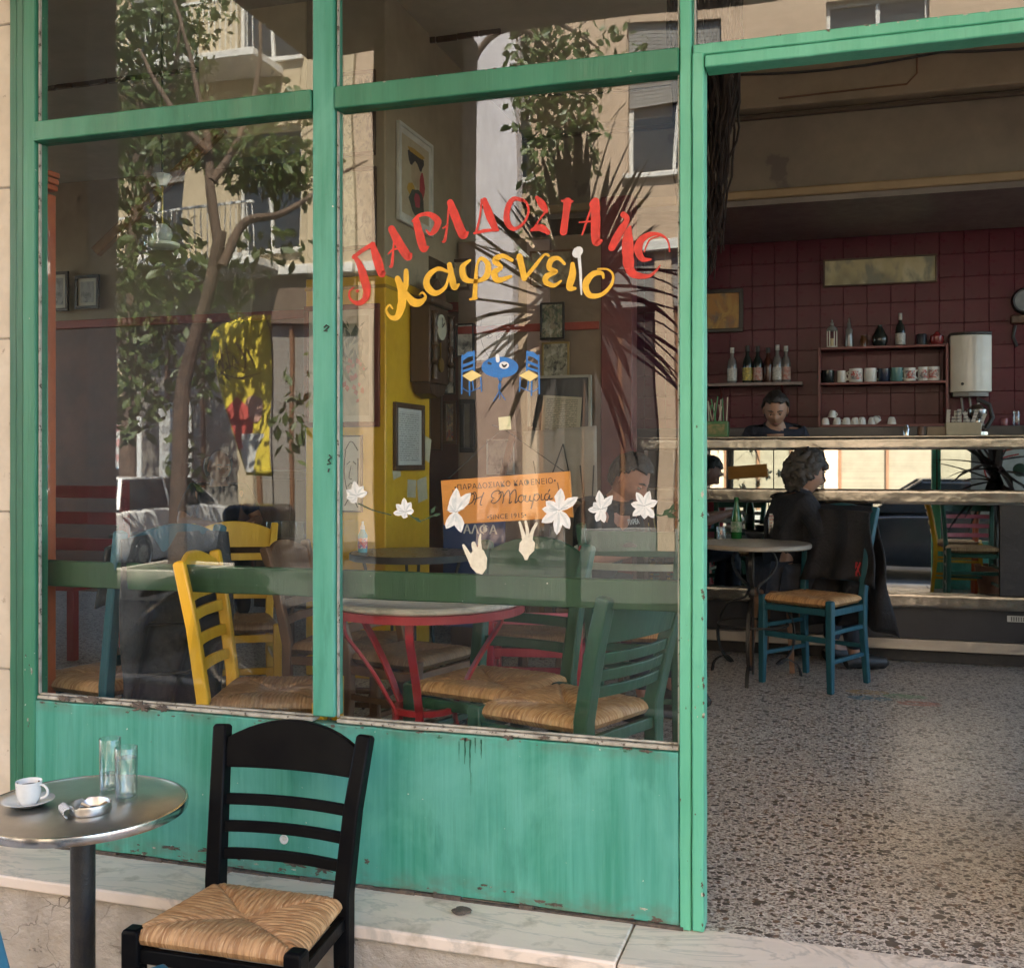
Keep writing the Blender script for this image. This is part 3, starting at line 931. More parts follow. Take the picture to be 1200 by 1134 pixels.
RED = M('signwriter_red', (0.74, 0.028, 0.016), (0.56, 0.022, 0.014), scale=40, rough=0.4)
YEL = M('signwriter_yellow', (0.86, 0.50, 0.03), (0.80, 0.44, 0.02), scale=40, rough=0.4)
PWH = M('signwriter_white', (0.84, 0.86, 0.86), (0.72, 0.75, 0.75), scale=60, rough=0.5)
def brushy(m, lo, sc=26, ang=(1, 1, 0.25)):
    nt = m.node_tree
    p = nt.nodes['Principled BSDF']
    k = noise_fac(nt, coords(nt, ang), sc, 0.30, 0.62, detail=6)
    nt.links.new(math_(nt, 'ADD', math_(nt, 'MULTIPLY', k, 1 - lo), lo), p.inputs['Alpha'])
brushy(RED, 0.72)
brushy(YEL, 0.80)
brushy(PWH, 0.80, 40, (1, 1, 1))
LET = [
 (RED, A_, [[(90, 480, 25), (130, 545, 45), (160, 640, 60), (180, 720, 55), (165, 785, 45), (115, 812, 30), (65, 785, 16), (55, 735, 12), (85, 702, 10)],
            [(110, 727, 18), (116, 725, 18)], [(85, 490, 25), (150, 440, 28), (225, 395, 28)], [(218, 402, 40), (250, 500, 60), (283, 600, 55), (300, 600, 24)]]),
 (RED, A_, [[(352, 290, 48), (400, 380, 60), (468, 485, 55), (490, 468, 20)], [(375, 330, 14), (365, 430, 14), (355, 545, 22), (340, 553, 12)], [(330, 465, 10), (365, 435, 12), (425, 428, 12)]]),
 (RED, A_, [[(525, 230, 48), (550, 330, 58), (578, 425, 56), (608, 418, 18)], [(500, 235, 14), (550, 195, 24), (620, 188, 32), (678, 235, 50), (660, 295, 45), (625, 325, 24), (598, 300, 12)]]),
 (RED, A_, [[(765, 105, 46), (800, 200, 60), (855, 330, 58), (888, 315, 18)], [(755, 140, 16), (745, 260, 14), (728, 368, 22), (710, 380, 12)], [(715, 285, 10), (748, 262, 12)]]),
 (RED, A_, [[(1005, 90, 40), (1040, 190, 56), (1080, 285, 46)], [(985, 85, 14), (975, 200, 14), (948, 312, 18)], [(935, 320, 18), (1010, 303, 22), (1100, 297, 20)]]),
 (RED, R2, [[(640, 705, 10), (605, 700, 16), (584, 735, 22), (583, 780, 22), (606, 805, 14), (640, 785, 9), (658, 745, 8), (650, 712, 8), (630, 702, 8)]]),
 (RED, B_, [[(165, 65, 22), (200, 110, 50), (228, 155, 32)], [(228, 155, 14), (180, 220, 12), (140, 280, 16)], [(128, 285, 16), (190, 268, 46), (240, 300, 34)]]),
 (RED, B_, [[(372, 95, 56), (360, 180, 48), (345, 295, 52)], [(335, 88, 14), (405, 92, 14)]]),
 (RED, B_, [[(558, 95, 56), (560, 220, 62), (562, 360, 56), (598, 355, 22)], [(540, 85, 14), (522, 110, 12), (530, 130, 12)], [(530, 135, 12), (495, 240, 14), (470, 315, 12)], [(450, 232, 8), (530, 226, 12)]]),
 (RED, B_, [[(745, 180, 40), (770, 215, 36), (720, 300, 52), (668, 400, 50)], [(790, 262, 18), (775, 330, 66), (778, 470, 78), (795, 560, 60), (850, 590, 40), (920, 590, 24), (970, 550, 14), (990, 520, 8)], [(720, 305, 12), (765, 262, 12)]]),
 (RED, B_, [[(930, 480, 14), (875, 478, 36), (845, 420, 54), (865, 350, 48), (930, 312, 32), (1000, 318, 20), (1045, 360, 13), (1055, 428, 10)], [(885, 430, 8), (920, 352, 10), (985, 325, 8)]]),
 (YEL, A_, [[(395, 640, 40), (425, 725, 58), (425, 815, 60), (395, 905, 42), (345, 910, 24), (316, 860, 16), (338, 825, 14), (360, 850, 10)], [(455, 585, 32), (455, 670, 38), (445, 745, 22)], [(450, 735, 28), (500, 800, 52), (550, 808, 48), (592, 770, 18), (572, 738, 14), (548, 752, 8)]]),
 (YEL, A_, [[(745, 590, 18), (680, 570, 28), (612, 620, 40), (602, 690, 46), (660, 742, 38), (730, 700, 24), (758, 610, 14)], [(760, 540, 34), (775, 620, 44), (795, 700, 42), (826, 680, 16)]]),
 (YEL, A_, [[(905, 510, 16), (852, 560, 40), (870, 640, 42), (950, 658, 24), (1020, 622, 42), (1030, 540, 40), (985, 497, 24), (955, 540, 18), (945, 640, 28), (938, 772, 36)], [(905, 785, 14), (950, 775, 20)]]),
 (YEL, R2, [[(600, 915, 12), (566, 900, 16), (540, 917, 22), (562, 940, 13), (538, 958, 22), (550, 985, 20), (596, 972, 10)]]),
 (YEL, B_, [[(50, 462, 42), (66, 530, 42), (82, 605, 40)], [(82, 612, 22), (150, 530, 26), (215, 450, 16), (246, 456, 16)]]),
 (YEL, B_, [[(352, 510, 18), (310, 472, 24), (262, 487, 38), (250, 540, 34), (300, 562, 20), (237, 590, 38), (225, 630, 38), (280, 655, 28), (328, 625, 14)]]),
 (YEL, B_, [[(405, 512, 30), (405, 580, 48), (385, 665, 46), (424, 675, 18)]]),
 (YEL, B_, [[(612, 602, 16), (600, 572, 26), (540, 580, 38), (492, 650, 46), (520, 720, 38), (600, 715, 28), (665, 650, 20), (676, 585, 15), (640, 547, 13), (575, 545, 12)]]),
]
PY = -0.0030
k = 0
for mt, (sx, ox, oy), strokes in LET:
    mb = MB()
    for st_ in strokes:
        k += 1
        stroke_into(mb, st_, sx, ox, oy, PY + k * 0.000008)
    mb.build('painted_letter', mt, panes['right'], smooth=False)
mb = MB()
stroke_into(mb, [(432, 440, 60), (440, 430, 66), (446, 424, 60)], *B_, PY - 0.0002)
stroke_into(mb, [(448, 450, 22), (458, 560, 18), (462, 660, 14), (465, 715, 9)], *B_, PY - 0.00025)
mb.build('painted_accent', PWH, panes['right'], smooth=False)

# painted flowers
PSH = M('signwriter_grey', (0.50, 0.56, 0.58), (0.66, 0.70, 0.70), scale=50)
def flower(cx, cy_, r_, petals, mat=PWH, heart=True, stem=None):
    mb = MB()
    for i, (a, l) in enumerate(petals):
        ca, sa = math.cos(R(a)), math.sin(R(a))
        pts = []
        for t, wd in ((0.02, 0.06), (0.3, 0.20), (0.6, 0.24), (0.85, 0.13), (1.0, 0.0), (0.85, -0.12), (0.6, -0.22), (0.3, -0.19), (0.02, -0.06)):
            x, y = t * l * r_, wd * r_ * random.uniform(0.85, 1.15)
            q = at(cx + x * ca - y * sa, cy_ - (x * sa + y * ca), PY)
            pts.append((q.x, PY - i * 0.00002, q.z))
        mb.face(pts)
    o = mb.build('painted_flower', mat, panes['right'], smooth=False)
    mb = MB()
    for i, (a, l) in enumerate(petals):
        ca, sa = math.cos(R(a)), math.sin(R(a))
        pts = []
        for t, wd in ((0.10, 0.03), (0.45, 0.10), (0.80, 0.05), (0.92, 0.0), (0.80, -0.03), (0.45, -0.02), (0.10, -0.02)):
            x, y = t * l * r_, wd * r_
            q = at(cx + x * ca - y * sa, cy_ - (x * sa + y * ca), PY)
            pts.append((q.x, PY - 0.00022 - i * 0.00001, q.z))
        mb.face(pts)
    mb.build('petal_shade', PSH, o, smooth=False)
    if heart:
        mb = MB()
        for a in (20, 95, 170, 260):
            c0, c1 = at(cx, cy_, PY), at(cx + math.cos(R(a)) * r_ * 0.45, cy_ - math.sin(R(a)) * r_ * 0.45, PY)
            d = Vector((0, 0, 0.0012))
            mb.face([(c0.x, PY - 0.0004, c0.z), (c1.x, PY - 0.0004, c1.z), (c1.x, PY - 0.0004, c1.z + 0.0016), (c0.x, PY - 0.0004, c0.z + 0.0016)])
        mb.build('petal_line', M('grey_blue_line', (0.30, 0.36, 0.40)), o, smooth=False)
    if stem:
        mb = MB()
        stroke_into(mb, [(x, y, 1.3) for x, y in stem[0]], 1, 0, 0, PY + 0.0002)
        for lx, ly, a, l in stem[1]:
            p0 = at(lx, ly, PY)
            pts = []
            for t, wd in ((0, 0), (0.4, 0.22), (1, 0), (0.4, -0.22)):
                q = at(lx + (t * math.cos(R(a)) - wd * math.sin(R(a))) * l, ly - (t * math.sin(R(a)) + wd * math.cos(R(a))) * l, PY)
                pts.append((q.x, PY + 0.0003, q.z))
            mb.face(pts)
        mb.build('painted_stem', M('dark_leaf_green_paint', (0.02, 0.06, 0.025)), o, smooth=False)
flower(418, 581, 19, [(100, .95), (55, .75), (20, .7), (150, .75), (190, .65), (230, .55)], stem=([(420, 590), (438, 598), (458, 603)], []))
flower(475, 600, 17, [(95, 1.0), (140, .85), (60, .8), (185, .85), (10, .6), (255, .45)], stem=([(480, 603), (492, 610), (508, 604)], [(486, 606, -40, 10), (505, 602, 60, 11), (507, 604, 10, 10)]))
flower(534, 600, 25, [(88, 1.15), (52, 1.15), (130, .5), (240, .9), (285, 1.0), (270, .5), (100, .8)])
flower(655, 598, 25, [(85, 1.05), (35, 1.1), (145, .75), (215, 1.0), (265, 1.15), (300, 1.0), (175, .8)])
flower(704, 597, 20, [(95, 1.15), (50, 1.1), (135, .6), (180, .75), (250, .75), (285, .8), (15, .4)])
flower(755, 593, 20, [(70, .95), (120, .95), (170, .8), (220, .9), (270, .75), (310, .9), (20, .85)], stem=([(760, 600), (775, 604), (792, 598)], [(776, 604, 40, 14), (780, 602, -20, 14), (786, 600, 70, 12)]))
BUD = M('signwriter_cream', (0.76, 0.73, 0.60), (0.62, 0.58, 0.46), scale=60, rough=0.5)
def bud(loop, tips):
    mb = MB()
    mb.face([(at(a, b, PY).x, PY, at(a, b, PY).z) for a, b in loop])
    for t in tips:
        stroke_into(mb, [(x, y, wd) for x, y, wd in t], 1, 0, 0, PY + 0.0003)
    mb.build('painted_bud', BUD, panes['right'], smooth=False)
bud([(552, 648), (560, 640), (567, 645), (571, 654), (570, 666), (565, 673), (558, 671), (551, 663)], [[(543, 639, 3), (549, 650, 6), (556, 664, 7)], [(555, 637, 5), (558, 650, 8)], [(563, 626, 2), (562, 636, 4), (564, 650, 5)]])
bud([(609, 636), (615, 629), (622, 629), (627, 636), (626, 645), (620, 651), (618, 656), (615, 656), (613, 651), (608, 645)], [[(609, 612, 3), (612, 622, 4), (615, 634, 6)], [(616, 611, 3), (618, 622, 4), (618, 634, 6)], [(629, 613, 3), (624, 622, 4), (621, 634, 6)]])
# little painted tavern table and chairs
BLU = M('signwriter_blue', (0.02, 0.19, 0.55), (0.02, 0.15, 0.45), scale=40, rough=0.4)
STRAW = M('signwriter_straw', (0.82, 0.66, 0.26), rough=0.4)
C5 = (1 / 6.0, 500, 390)
def poly5(mb, pts, dy):
    mb.face([(at(500 + a / 6, 390 + b / 6, PY).x, PY + dy, at(500 + a / 6, 390 + b / 6, PY).z) for a, b in pts])
for flip in (0, 1):
    f = (lambda x: x) if not flip else (lambda x: 1038 - x)
    mb = MB()
    for st_ in ([(250, 158, 11), (248, 300, 11), (246, 428, 9)], [(332, 130, 12), (334, 270, 12)], [(322, 340, 9), (330, 400, 8)], [(300, 340, 10), (302, 440, 9)], [(380, 315, 9), (386, 412, 8)], [(250, 385, 5), (300, 412, 5), (386, 380, 5)]):
        stroke_into(mb, [(f(a), b, c) for a, b, c in st_], *C5, PY)
    for q in ([(250, 165), (290, 132), (335, 130), (335, 160), (290, 172), (250, 200)], [(250, 225), (335, 192), (335, 212), (250, 246)], [(250, 262), (335, 236), (335, 254), (250, 280)]):
        poly5(mb, [(f(a), b) for a, b in q], 0.0002)
    o = mb.build('painted_chair', BLU, panes['right'], smooth=False)
    mb = MB()
    poly5(mb, [(f(a), b) for a, b in ((250, 302), (320, 262), (388, 300), (310, 342))], -0.0003)
    mb.build('painted_seat', STRAW, o, smooth=False)
mb = MB()
poly5(mb, [(515 + 130 * math.cos(k * PI / 14), 242 + 74 * math.sin(k * PI / 14)) for k in range(28)], 0)
for st_ in ([(500, 310, 8), (520, 380, 6), (470, 480, 5)], [(530, 312, 8), (505, 390, 6), (552, 470, 5)], [(515, 312, 7), (512, 420, 6), (512, 465, 5)]):
    stroke_into(mb, st_, *C5, PY + 0.0003)
o = mb.build('painted_table', BLU, panes['right'], smooth=False)
mb = MB()
stroke_into(mb, [(498, 160, 24), (500, 195, 26)], *C5, PY - 0.0003)
poly5(mb, [(545 + 34 * math.cos(k * PI / 10), 228 + 26 * math.sin(k * PI / 10)) for k in range(20)], -0.0003)
mb.build('painted_cup', PWH, o, smooth=False)
mb = MB()
stroke_into(mb, [(530, 222, 8), (545, 236, 16), (562, 224, 10)], *C5, PY - 0.0005)
stroke_into(mb, [(436, 212, 18), (450, 218, 16)], *C5, PY - 0.0005)
mb.build('painted_coffee', M('signwriter_black', (0.03, 0.03, 0.04)), o, smooth=False)
# paper note stuck inside
nt_ = MB()
q = [at(a, b, 0.006) for a, b in ((584, 489), (598, 487.5), (599, 503), (585, 504))]
nt_.prism(q, (0, 0.0008, 0))
tag(nt_.build('paper_note', M('pale_yellow_paper', (0.80, 0.74, 0.48), (0.74, 0.68, 0.44), scale=20), None, smooth=False), 'small pale yellow paper note stuck on the glass above the orange sign', 'note')

# ------------------------------------------------------------------ the orange sign hanging behind the glass
sg_c = (at(518, 562, .10) + at(671, 607, .10)) / 2
SGN = thing('hanging_sign', 'orange board sign hanging tilted behind the glass on two cords', 'sign', sg_c, rot=(0, -R(4.2), 0))
ORANGE = M('orange_board', (0.84, 0.33, 0.065), (0.76, 0.28, 0.055), scale=5, stretch=(1, 1, 4), rough=0.45)
INK = M('brown_ink', (0.06, 0.03, 0.015), rough=0.6)
SW, SH = 0.382, 0.128
MB().box(-SW / 2, SW / 2, -0.006, 0.006, -SH / 2, SH / 2).build('board', ORANGE, SGN, bevel=0.002)
def text(body, size, loc, parent, mat, name='lettering', spacing=1.0, extr=0.0004, rot=(R(90), 0, 0), shear=0.0, bold=0.0):
    cu = bpy.data.curves.new(name, 'FONT')
    cu.body = body
    cu.size = size
    cu.align_x = 'CENTER'
    cu.align_y = 'CENTER'
    cu.space_character = spacing
    cu.extrude = extr
    cu.shear = shear
    cu.offset = bold
    cu.resolution_u = 3
    tmp = bpy.data.objects.new(name, cu)
    COL.objects.link(tmp)
    bpy.context.view_layer.update()
    me = bpy.data.meshes.new_from_object(tmp.evaluated_get(bpy.context.evaluated_depsgraph_get()))
    bpy.data.objects.remove(tmp)
    me.materials.clear()
    me.materials.append(mat)
    o = bpy.data.objects.new(name, me)
    COL.objects.link(o)
    if parent:
        o.parent = parent
    o.location = loc
    o.rotation_euler = rot
    return o
text('•ΠΑΡΑΔΟΣΙΑΚΟ ΚΑΦΕΝΕΙΟ•', 0.0215, (0, -0.0064, 0.040), SGN, INK, spacing=1.06)
text('•SINCE 1915•', 0.0195, (0, -0.0064, -0.050), SGN, INK, spacing=1.06)
# cursive shop name drawn as thin pen strokes
def pen(strokes, sc, ox, oz, wd=0.0017):
    mb = MB()
    for s_ in strokes:
        pts = [p for p in smooth_stroke([(a, b, 0) for a, b in s_], 6)]
        mb.tube([Vector((ox + p.x * sc, -0.0066, oz - p.y * sc)) for p in pts], wd, 4)
    return mb
HM = [[(8, 20), (2, 10), (12, 2), (24, 8), (18, 26), (4, 34), (0, 28)], [(14, 8), (26, 0), (30, 14), (22, 36)], [(54, 2), (46, 18), (40, 36), (46, 38)], [(20, 22), (34, 18), (50, 12)],
      [(84, 22), (76, 16), (82, 4), (98, 0), (106, 10), (98, 26), (82, 36), (74, 30), (80, 24)], [(98, 10), (110, 4), (112, 22), (108, 38)], [(112, 20), (122, 6), (130, 2), (132, 20), (128, 38), (136, 34)], [(130, 18), (142, 4), (150, 2), (150, 22), (146, 38), (156, 32)],
      [(160, 20), (170, 18), (172, 30), (162, 38), (156, 28), (164, 18), (178, 22)], [(180, 18), (176, 34), (186, 36), (192, 20), (190, 34), (198, 36)], [(206, 16), (200, 36), (192, 58)], [(204, 22), (214, 16), (220, 26), (210, 36), (202, 30)],
      [(226, 18), (224, 34), (232, 34)], [(248, 18), (238, 20), (234, 32), (242, 36), (250, 22), (248, 34), (258, 32)], [(252, 6), (246, 14)]]
pen(HM, 0.00098, -0.115, 0.024).build('lettering', INK, SGN, smooth=False)
mb = MB()
for sx_ in (-1, 1):
    mb.tube([(sx_ * 0.155, -0.0064, 0.035), (sx_ * 0.158, -0.0064, 0.0), (sx_ * 0.150, -0.0064, -0.03)], 0.0012, 4)
mb.build('ornament_line', INK, SGN, smooth=False)
mb = MB()
mb.tube([(-SW / 2 + 0.012, 0.0, SH / 2 - 0.004), (0.005, 0.0, SH / 2 + 0.135)], 0.0014, 5)
mb.tube([(SW / 2 - 0.012, 0.0, SH / 2 - 0.004), (0.005, 0.0, SH / 2 + 0.135)], 0.0014, 5)
mb.tube([(0.005, 0.0, SH / 2 + 0.132), (0.005, -0.09, SH / 2 + 0.14)], 0.0022, 6)
mb.build('cord', BLACKI, SGN)

# ================================================================== taverna chairs
RUSH = m_rush('straw_rush', (0.60, 0.35, 0.16), (0.36, 0.18, 0.07), (0.74, 0.50, 0.27))
RUSHD = m_rush('brown_rush', (0.30, 0.17, 0.09), (0.22, 0.12, 0.06), (0.42, 0.27, 0.15))
def rush_seat(wf, wb, d, z, res, parent, mat, strands=30, amp=0.0032, th=0.036):
    """woven cord seat: four triangles of strands wrapped over the rails and meeting in the middle"""
    bm = bmesh.new()
    uvl = bm.loops.layers.uv.new('UVMap')
    def pt(u, v, top):
        hw = (wf * (1 - (v + 1) / 2) + wb * (v + 1) / 2) / 2
        au, av = abs(u), abs(v)
        m = max(au, av)
        if av >= au:
            s_, along = u * hw, (0 if v < 0 else 1)
        else:
            s_, along = v * d / 2, (2 if u < 0 else 3)
        ridge = abs(math.sin(s_ * strands * PI / (wf * 0.98) + along * 1.3)) ** 0.6
        wob = mnoise.noise(Vector((s_ * 60, along * 7.0, m * 5))) * 0.0016
        edge = max(0.0, (m - 0.80) / 0.2)
        bulge = 0.012 * (1 - (2 * m - 1.15) ** 2 * 0.8)
        seam = -0.006 * math.exp(-((au - av) / 0.05) ** 2) * (m > 0.1)
        sag = -0.010 * (1 - m) ** 1.5
        h = bulge + seam + sag + (ridge - 0.6) * amp + wob
        roll = math.sqrt(max(0.0, 1 - edge ** 2))
        x, y = u * hw, v * d / 2
        out = (ridge - 0.6) * amp * edge
        if m > 0:
            x += out * (u / m)
            y += out * (v / m)
        if top:
            return Vector((x, y, z + (h + th * 0.5) * roll - th * 0.5 * 0))
        return Vector((x, y, z - th * 0.62 * roll))
    def uv(u, v):
        au, av = abs(u), abs(v)
        if av >= au:
            return (u * 0.5 + (0 if v < 0 else 3.3), av)
        return (v * 0.5 + (5.1 if u < 0 else 8.7), au)
    n = res
    grids = []
    for top in (True, False):
        g = []
        nn = n if top else max(8, n // 4)
        for i in range(nn + 1):
            row = []
            for j in range(nn + 1):
                u, v = -1 + 2 * j / nn, -1 + 2 * i / nn
                row.append((bm.verts.new(pt(u, v, top)), u, v))
            g.append(row)
        for i in range(nn):
            for j in range(nn):
                q = [g[i][j], g[i][j + 1], g[i + 1][j + 1], g[i + 1][j]]
                if not top:
                    q.reverse()
                f = bm.faces.new([a[0] for a in q])
                f.smooth = True
                cu = sum(a[1] for a in q) / 4
                cv = sum(a[2] for a in q) / 4
                k_side = abs(cv) >= abs(cu)
                for lp, a in zip(f.loops, q):
                    u, v = a[1], a[2]
                    if k_side:
                        lp[uvl].uv = (u * 0.5 + (0 if cv < 0 else 3.3), abs(v))
                    else:
                        lp[uvl].uv = (v * 0.5 + (5.1 if cu < 0 else 8.7), abs(u))
    me = bpy.data.meshes.new('seat')
    bm.to_mesh(me)
    bm.free()
    me.materials.append(mat)
    o = bpy.data.objects.new('seat', me)
    COL.objects.link(o)
    o.parent = parent
    return o

def chair(label, loc, rz, wood, rush, group='rush seated taverna chairs', res=72, lean=0.085, arch=0.045, slats=3, cut=False, slat_mat=None, pw=0.036, hgt=0.90, wf=0.43, wb=0.37, dp=0.38, z=0.46, crest=0.105, name='taverna_chair', bev=0.005, slat_h=0.034, cat='chair', slat_gap=None):
    t = thing(name, label, cat, loc, rz, group)
    rush_seat(wf, wb, dp, z - 0.004, res, t, rush)
    hb, hf = wb / 2 - 0.004, wf / 2 - 0.012
    sq = [(-.5 * pw, -.5 * pw), (.5 * pw, -.5 * pw), (.5 * pw, .5 * pw), (-.5 * pw, .5 * pw)]
    for s in (-1, 1):
        MB().sweep([(s * (hf + 0.004), -dp / 2 + 0.012, 0), (s * hf, -dp / 2 + 0.014, 0.25), (s * hf, -dp / 2 + 0.014, z + 0.012), (s * hf, -dp / 2 + 0.014, z + 0.018)], sq, scales=[0.85, 1.05, 1.05, 0.8]).build('front_leg', wood, t, bevel=bev)
        MB().sweep([(s * (hb + 0.006), dp / 2 + 0.035, 0), (s * hb, dp / 2 + 0.004, 0.30), (s * hb, dp / 2 + 0.004, z + 0.02), (s * (hb + 0.010), dp / 2 + 0.004 + lean * 0.45, (z + hgt) / 2 + 0.02), (s * (hb + 0.026), dp / 2 + 0.004 + lean, hgt - 0.008), (s * (hb + 0.0265), dp / 2 + 0.006 + lean, hgt)], sq, scales=[0.85, 1.0, 1.05, 1.0, 0.95, 0.75]).build('back_post', wood, t, bevel=bev)
    def yback(zz):
        k = max(0.0, min(1.0, (zz - z) / (hgt - z)))
        return dp / 2 + 0.004 + lean * k ** 1.12
    def wback(zz):
        k = max(0.0, min(1.0, (zz - z) / (hgt - z)))
        return hb + 0.026 * k - pw * 0.45
    def splat(z0, z1, rise, nm, mt, thick=0.017, hole=False):
        mb = MB()
        n = 14
        fr = []
        for i in range(n + 1):
            u = -1 + 2 * i / n
            x = u * (wback((z0 + z1) / 2))
            bow = 0.022 * (1 - u * u)
            ztop = z1 + rise * (1 - abs(u) ** 2.0)
            fr.append(((x, yback(z0) + bow - thick / 2, z0), (x, yback(ztop) + bow - thick / 2, ztop), (x, yback(ztop) + bow + thick / 2, ztop), (x, yback(z0) + bow + thick / 2, z0)))
        rings = [[mb.bm.verts.new(Vector(p)) for p in f] for f in fr]
        for a, b in zip(rings, rings[1:]):
            for j in range(4):
                mb.bm.faces.new((a[j], a[(j + 1) % 4], b[(j + 1) % 4], b[j]))
        mb.bm.faces.new(list(reversed(rings[0])))
        mb.bm.faces.new(rings[-1])
        return mb.build(nm, mt, t, bevel=0.003)
    ctop = hgt - 0.030
    cr = splat(ctop - crest, ctop, arch, 'crest_rail', wood)
    if cut:  # solid black plug stands in for the dark of a cut-through hole
        mb = MB()
        zc = ctop - crest * 0.52
        pts = []
        for k in range(20):
            a = 2 * PI * k / 20
            pts.append((0.030 * math.cos(a), yback(zc) + 0.022 - 0.0095, zc + 0.010 * math.sin(a) - 0.006 * math.cos(a) ** 2))
        mb.prism(pts, (0, 0.020, 0))
        mb.build('dark_hole_plug', BLACKI, cr, smooth=False)
    lo, hi = z + 0.10, ctop - crest - 0.045
    if slat_gap:
        lo = z + 0.085
        hi = lo + slat_gap * (slats - 1)
    for i in range(slats):
        zz = lo + (hi - lo) * i / max(1, slats - 1)
        splat(zz - slat_h / 2, zz + slat_h / 2, 0.0, 'slat', slat_mat or wood, 0.013)
    zr = z - 0.045
    for a, b, nm in (((-hf, -dp / 2 + 0.014, zr), (hf, -dp / 2 + 0.014, zr), 'seat_rail'), ((-hb, dp / 2 + 0.004, zr), (hb, dp / 2 + 0.004, zr), 'seat_rail'), ((-hf, -dp / 2 + 0.014, zr - 0.002), (-hb, dp / 2 + 0.004, zr - 0.002), 'seat_rail'), ((hf, -dp / 2 + 0.014, zr - 0.002), (hb, dp / 2 + 0.004, zr - 0.002), 'seat_rail')):
        MB().bar(a, b, 0.020, 0.034).build(nm, wood, t, bevel=0.003)
    for zz, kind in ((0.31, 's'), (0.16, 's'), (0.27, 'f'), (0.20, 'b')):
        if kind == 's':
            for s in (-1, 1):
                MB().bar((s * hf, -dp / 2 + 0.014, zz), (s * hb, dp / 2 + 0.014, zz), 0.017, 0.022).build('stretcher', wood, t, bevel=0.003)
        elif kind == 'f':
            MB().bar((-hf, -dp / 2 + 0.014, zz), (hf, -dp / 2 + 0.014, zz), 0.017, 0.030).build('stretcher', wood, t, bevel=0.003)
        else:
            MB().bar((-hb, dp / 2 + 0.016, zz), (hb, dp / 2 + 0.016, zz), 0.017, 0.022).build('stretcher', wood, t, bevel=0.003)
    return t
PBLUE = paint('blue_chair_paint', (0.012, 0.10, 0.17), (0.02, 0.13, 0.21))
PTEAL = paint('teal_chair_paint', (0.012, 0.075, 0.11), (0.016, 0.095, 0.13))
PYEL = paint('yellow_chair_paint', (0.80, 0.45, 0.022), (0.68, 0.36, 0.016))
PGRN = paint('dark_green_chair_paint', (0.010, 0.058, 0.030), (0.017, 0.080, 0.044), chip=(0.35, 0.36, 0.30), chip_at=0.74)
PRED = paint('red_chair_paint', (0.42, 0.03, 0.04), (0.34, 0.02, 0.03))
PPINK = paint('pink_slat_paint', (0.66, 0.16, 0.20), (0.55, 0.12, 0.16))
PGREY = paint('pale_sheen_slat', (0.42, 0.44, 0.38), (0.30, 0.32, 0.28))  # pale tone stands in for light caught on the slat faces
blk = chair('black painted taverna chair with straw seat standing in front of the green panel', (-1.402, -0.462, PAV), R(1.0), BLACKW, RUSH, res=230, lean=0.075, hgt=0.885, wf=0.45, wb=0.378, dp=0.32, z=0.475, crest=0.078, arch=0.050, slats=3, slat_h=0.028, pw=0.042, slat_gap=0.068)
chair('blue chair at the bottom left edge beside the steel table', (-1.385, -1.0, PAV), R(145), PBLUE, RUSH, res=60, hgt=0.92, lean=0.085)
chair('nearest yellow chair turned sideways, seat right behind the window sill', (-1.73, 0.26, 0), R(108), PYEL, RUSHD, res=110, lean=0.065, wf=0.40, wb=0.36, dp=0.36)
chair('yellow chair with arched crest facing the guard rail', (-2.67, 1.50, 0), R(30), PYEL, RUSHD, res=80, hgt=0.90, arch=0.04, crest=0.085, wb=0.34)
chair('dark green chair nearest the glass with its back to the doorway', (-0.80, 0.35, 0), R(-112), PGRN, RUSH, res=130, lean=0.09, pw=0.044, slats=3, hgt=0.835)
chair('dark green chair tucked under the red rimmed table', (-1.115, 0.60, 0), R(-13), PGRN, RUSH, res=110, lean=0.10, pw=0.044, hgt=0.91, arch=0.05)
chair('green chair with slats coloured pale for sheen and a black hand hole inset', (-0.86, 1.86, 0), R(183), PGRN, RUSH, res=50, cut=True, slat_mat=PGREY, slats=4, arch=0.0, pw=0.040, hgt=0.94, slat_h=0.03)
chair('red chair with a pink slat behind the green chairs', (-1.25, 1.62, 0), R(190), PRED, RUSHD, res=40, slat_mat=PPINK, slats=2, hgt=0.86, slat_h=0.05)
chair('brown wooden chair with a woven seat beside the yellow pillar', (-1.93, 1.20, 0), R(96), BROWNW, RUSHD, res=60, hgt=0.86)
chair('brown chair between the red rimmed table and the mullion', (-1.58, 1.02, 0), R(75), BROWNW, RUSHD, res=60, hgt=0.73, crest=0.07, slats=1, wf=0.38, wb=0.34, dp=0.34)
chair('green chair by the window beyond the doorway, seen only in the bar mirror', (1.02, 1.05, 0), R(178), PGRN, RUSH, res=30, slat_mat=PPINK)
chair('green chair with its back to the street beyond the doorway, mirrored in the bar', (1.55, 0.62, 0), R(186), PGRN, RUSH, res=30)
chair('yellow chair beside the hidden doorway table, mirrored in the bar', (0.98, 0.40, 0), R(95), PYEL, RUSHD, res=30)
jc = chair('blue chair draped with a black jacket in the left pane', (-2.40, 0.33, 0), R(-104), PTEAL, RUSH, res=90, hgt=0.98, lean=0.10)
tl = chair('teal chair with a rush seat under a dark coat before the bar', (-0.16, 3.22, 0), R(-30), PTEAL, RUSH, res=70, hgt=0.95, cut=True, lean=0.09)

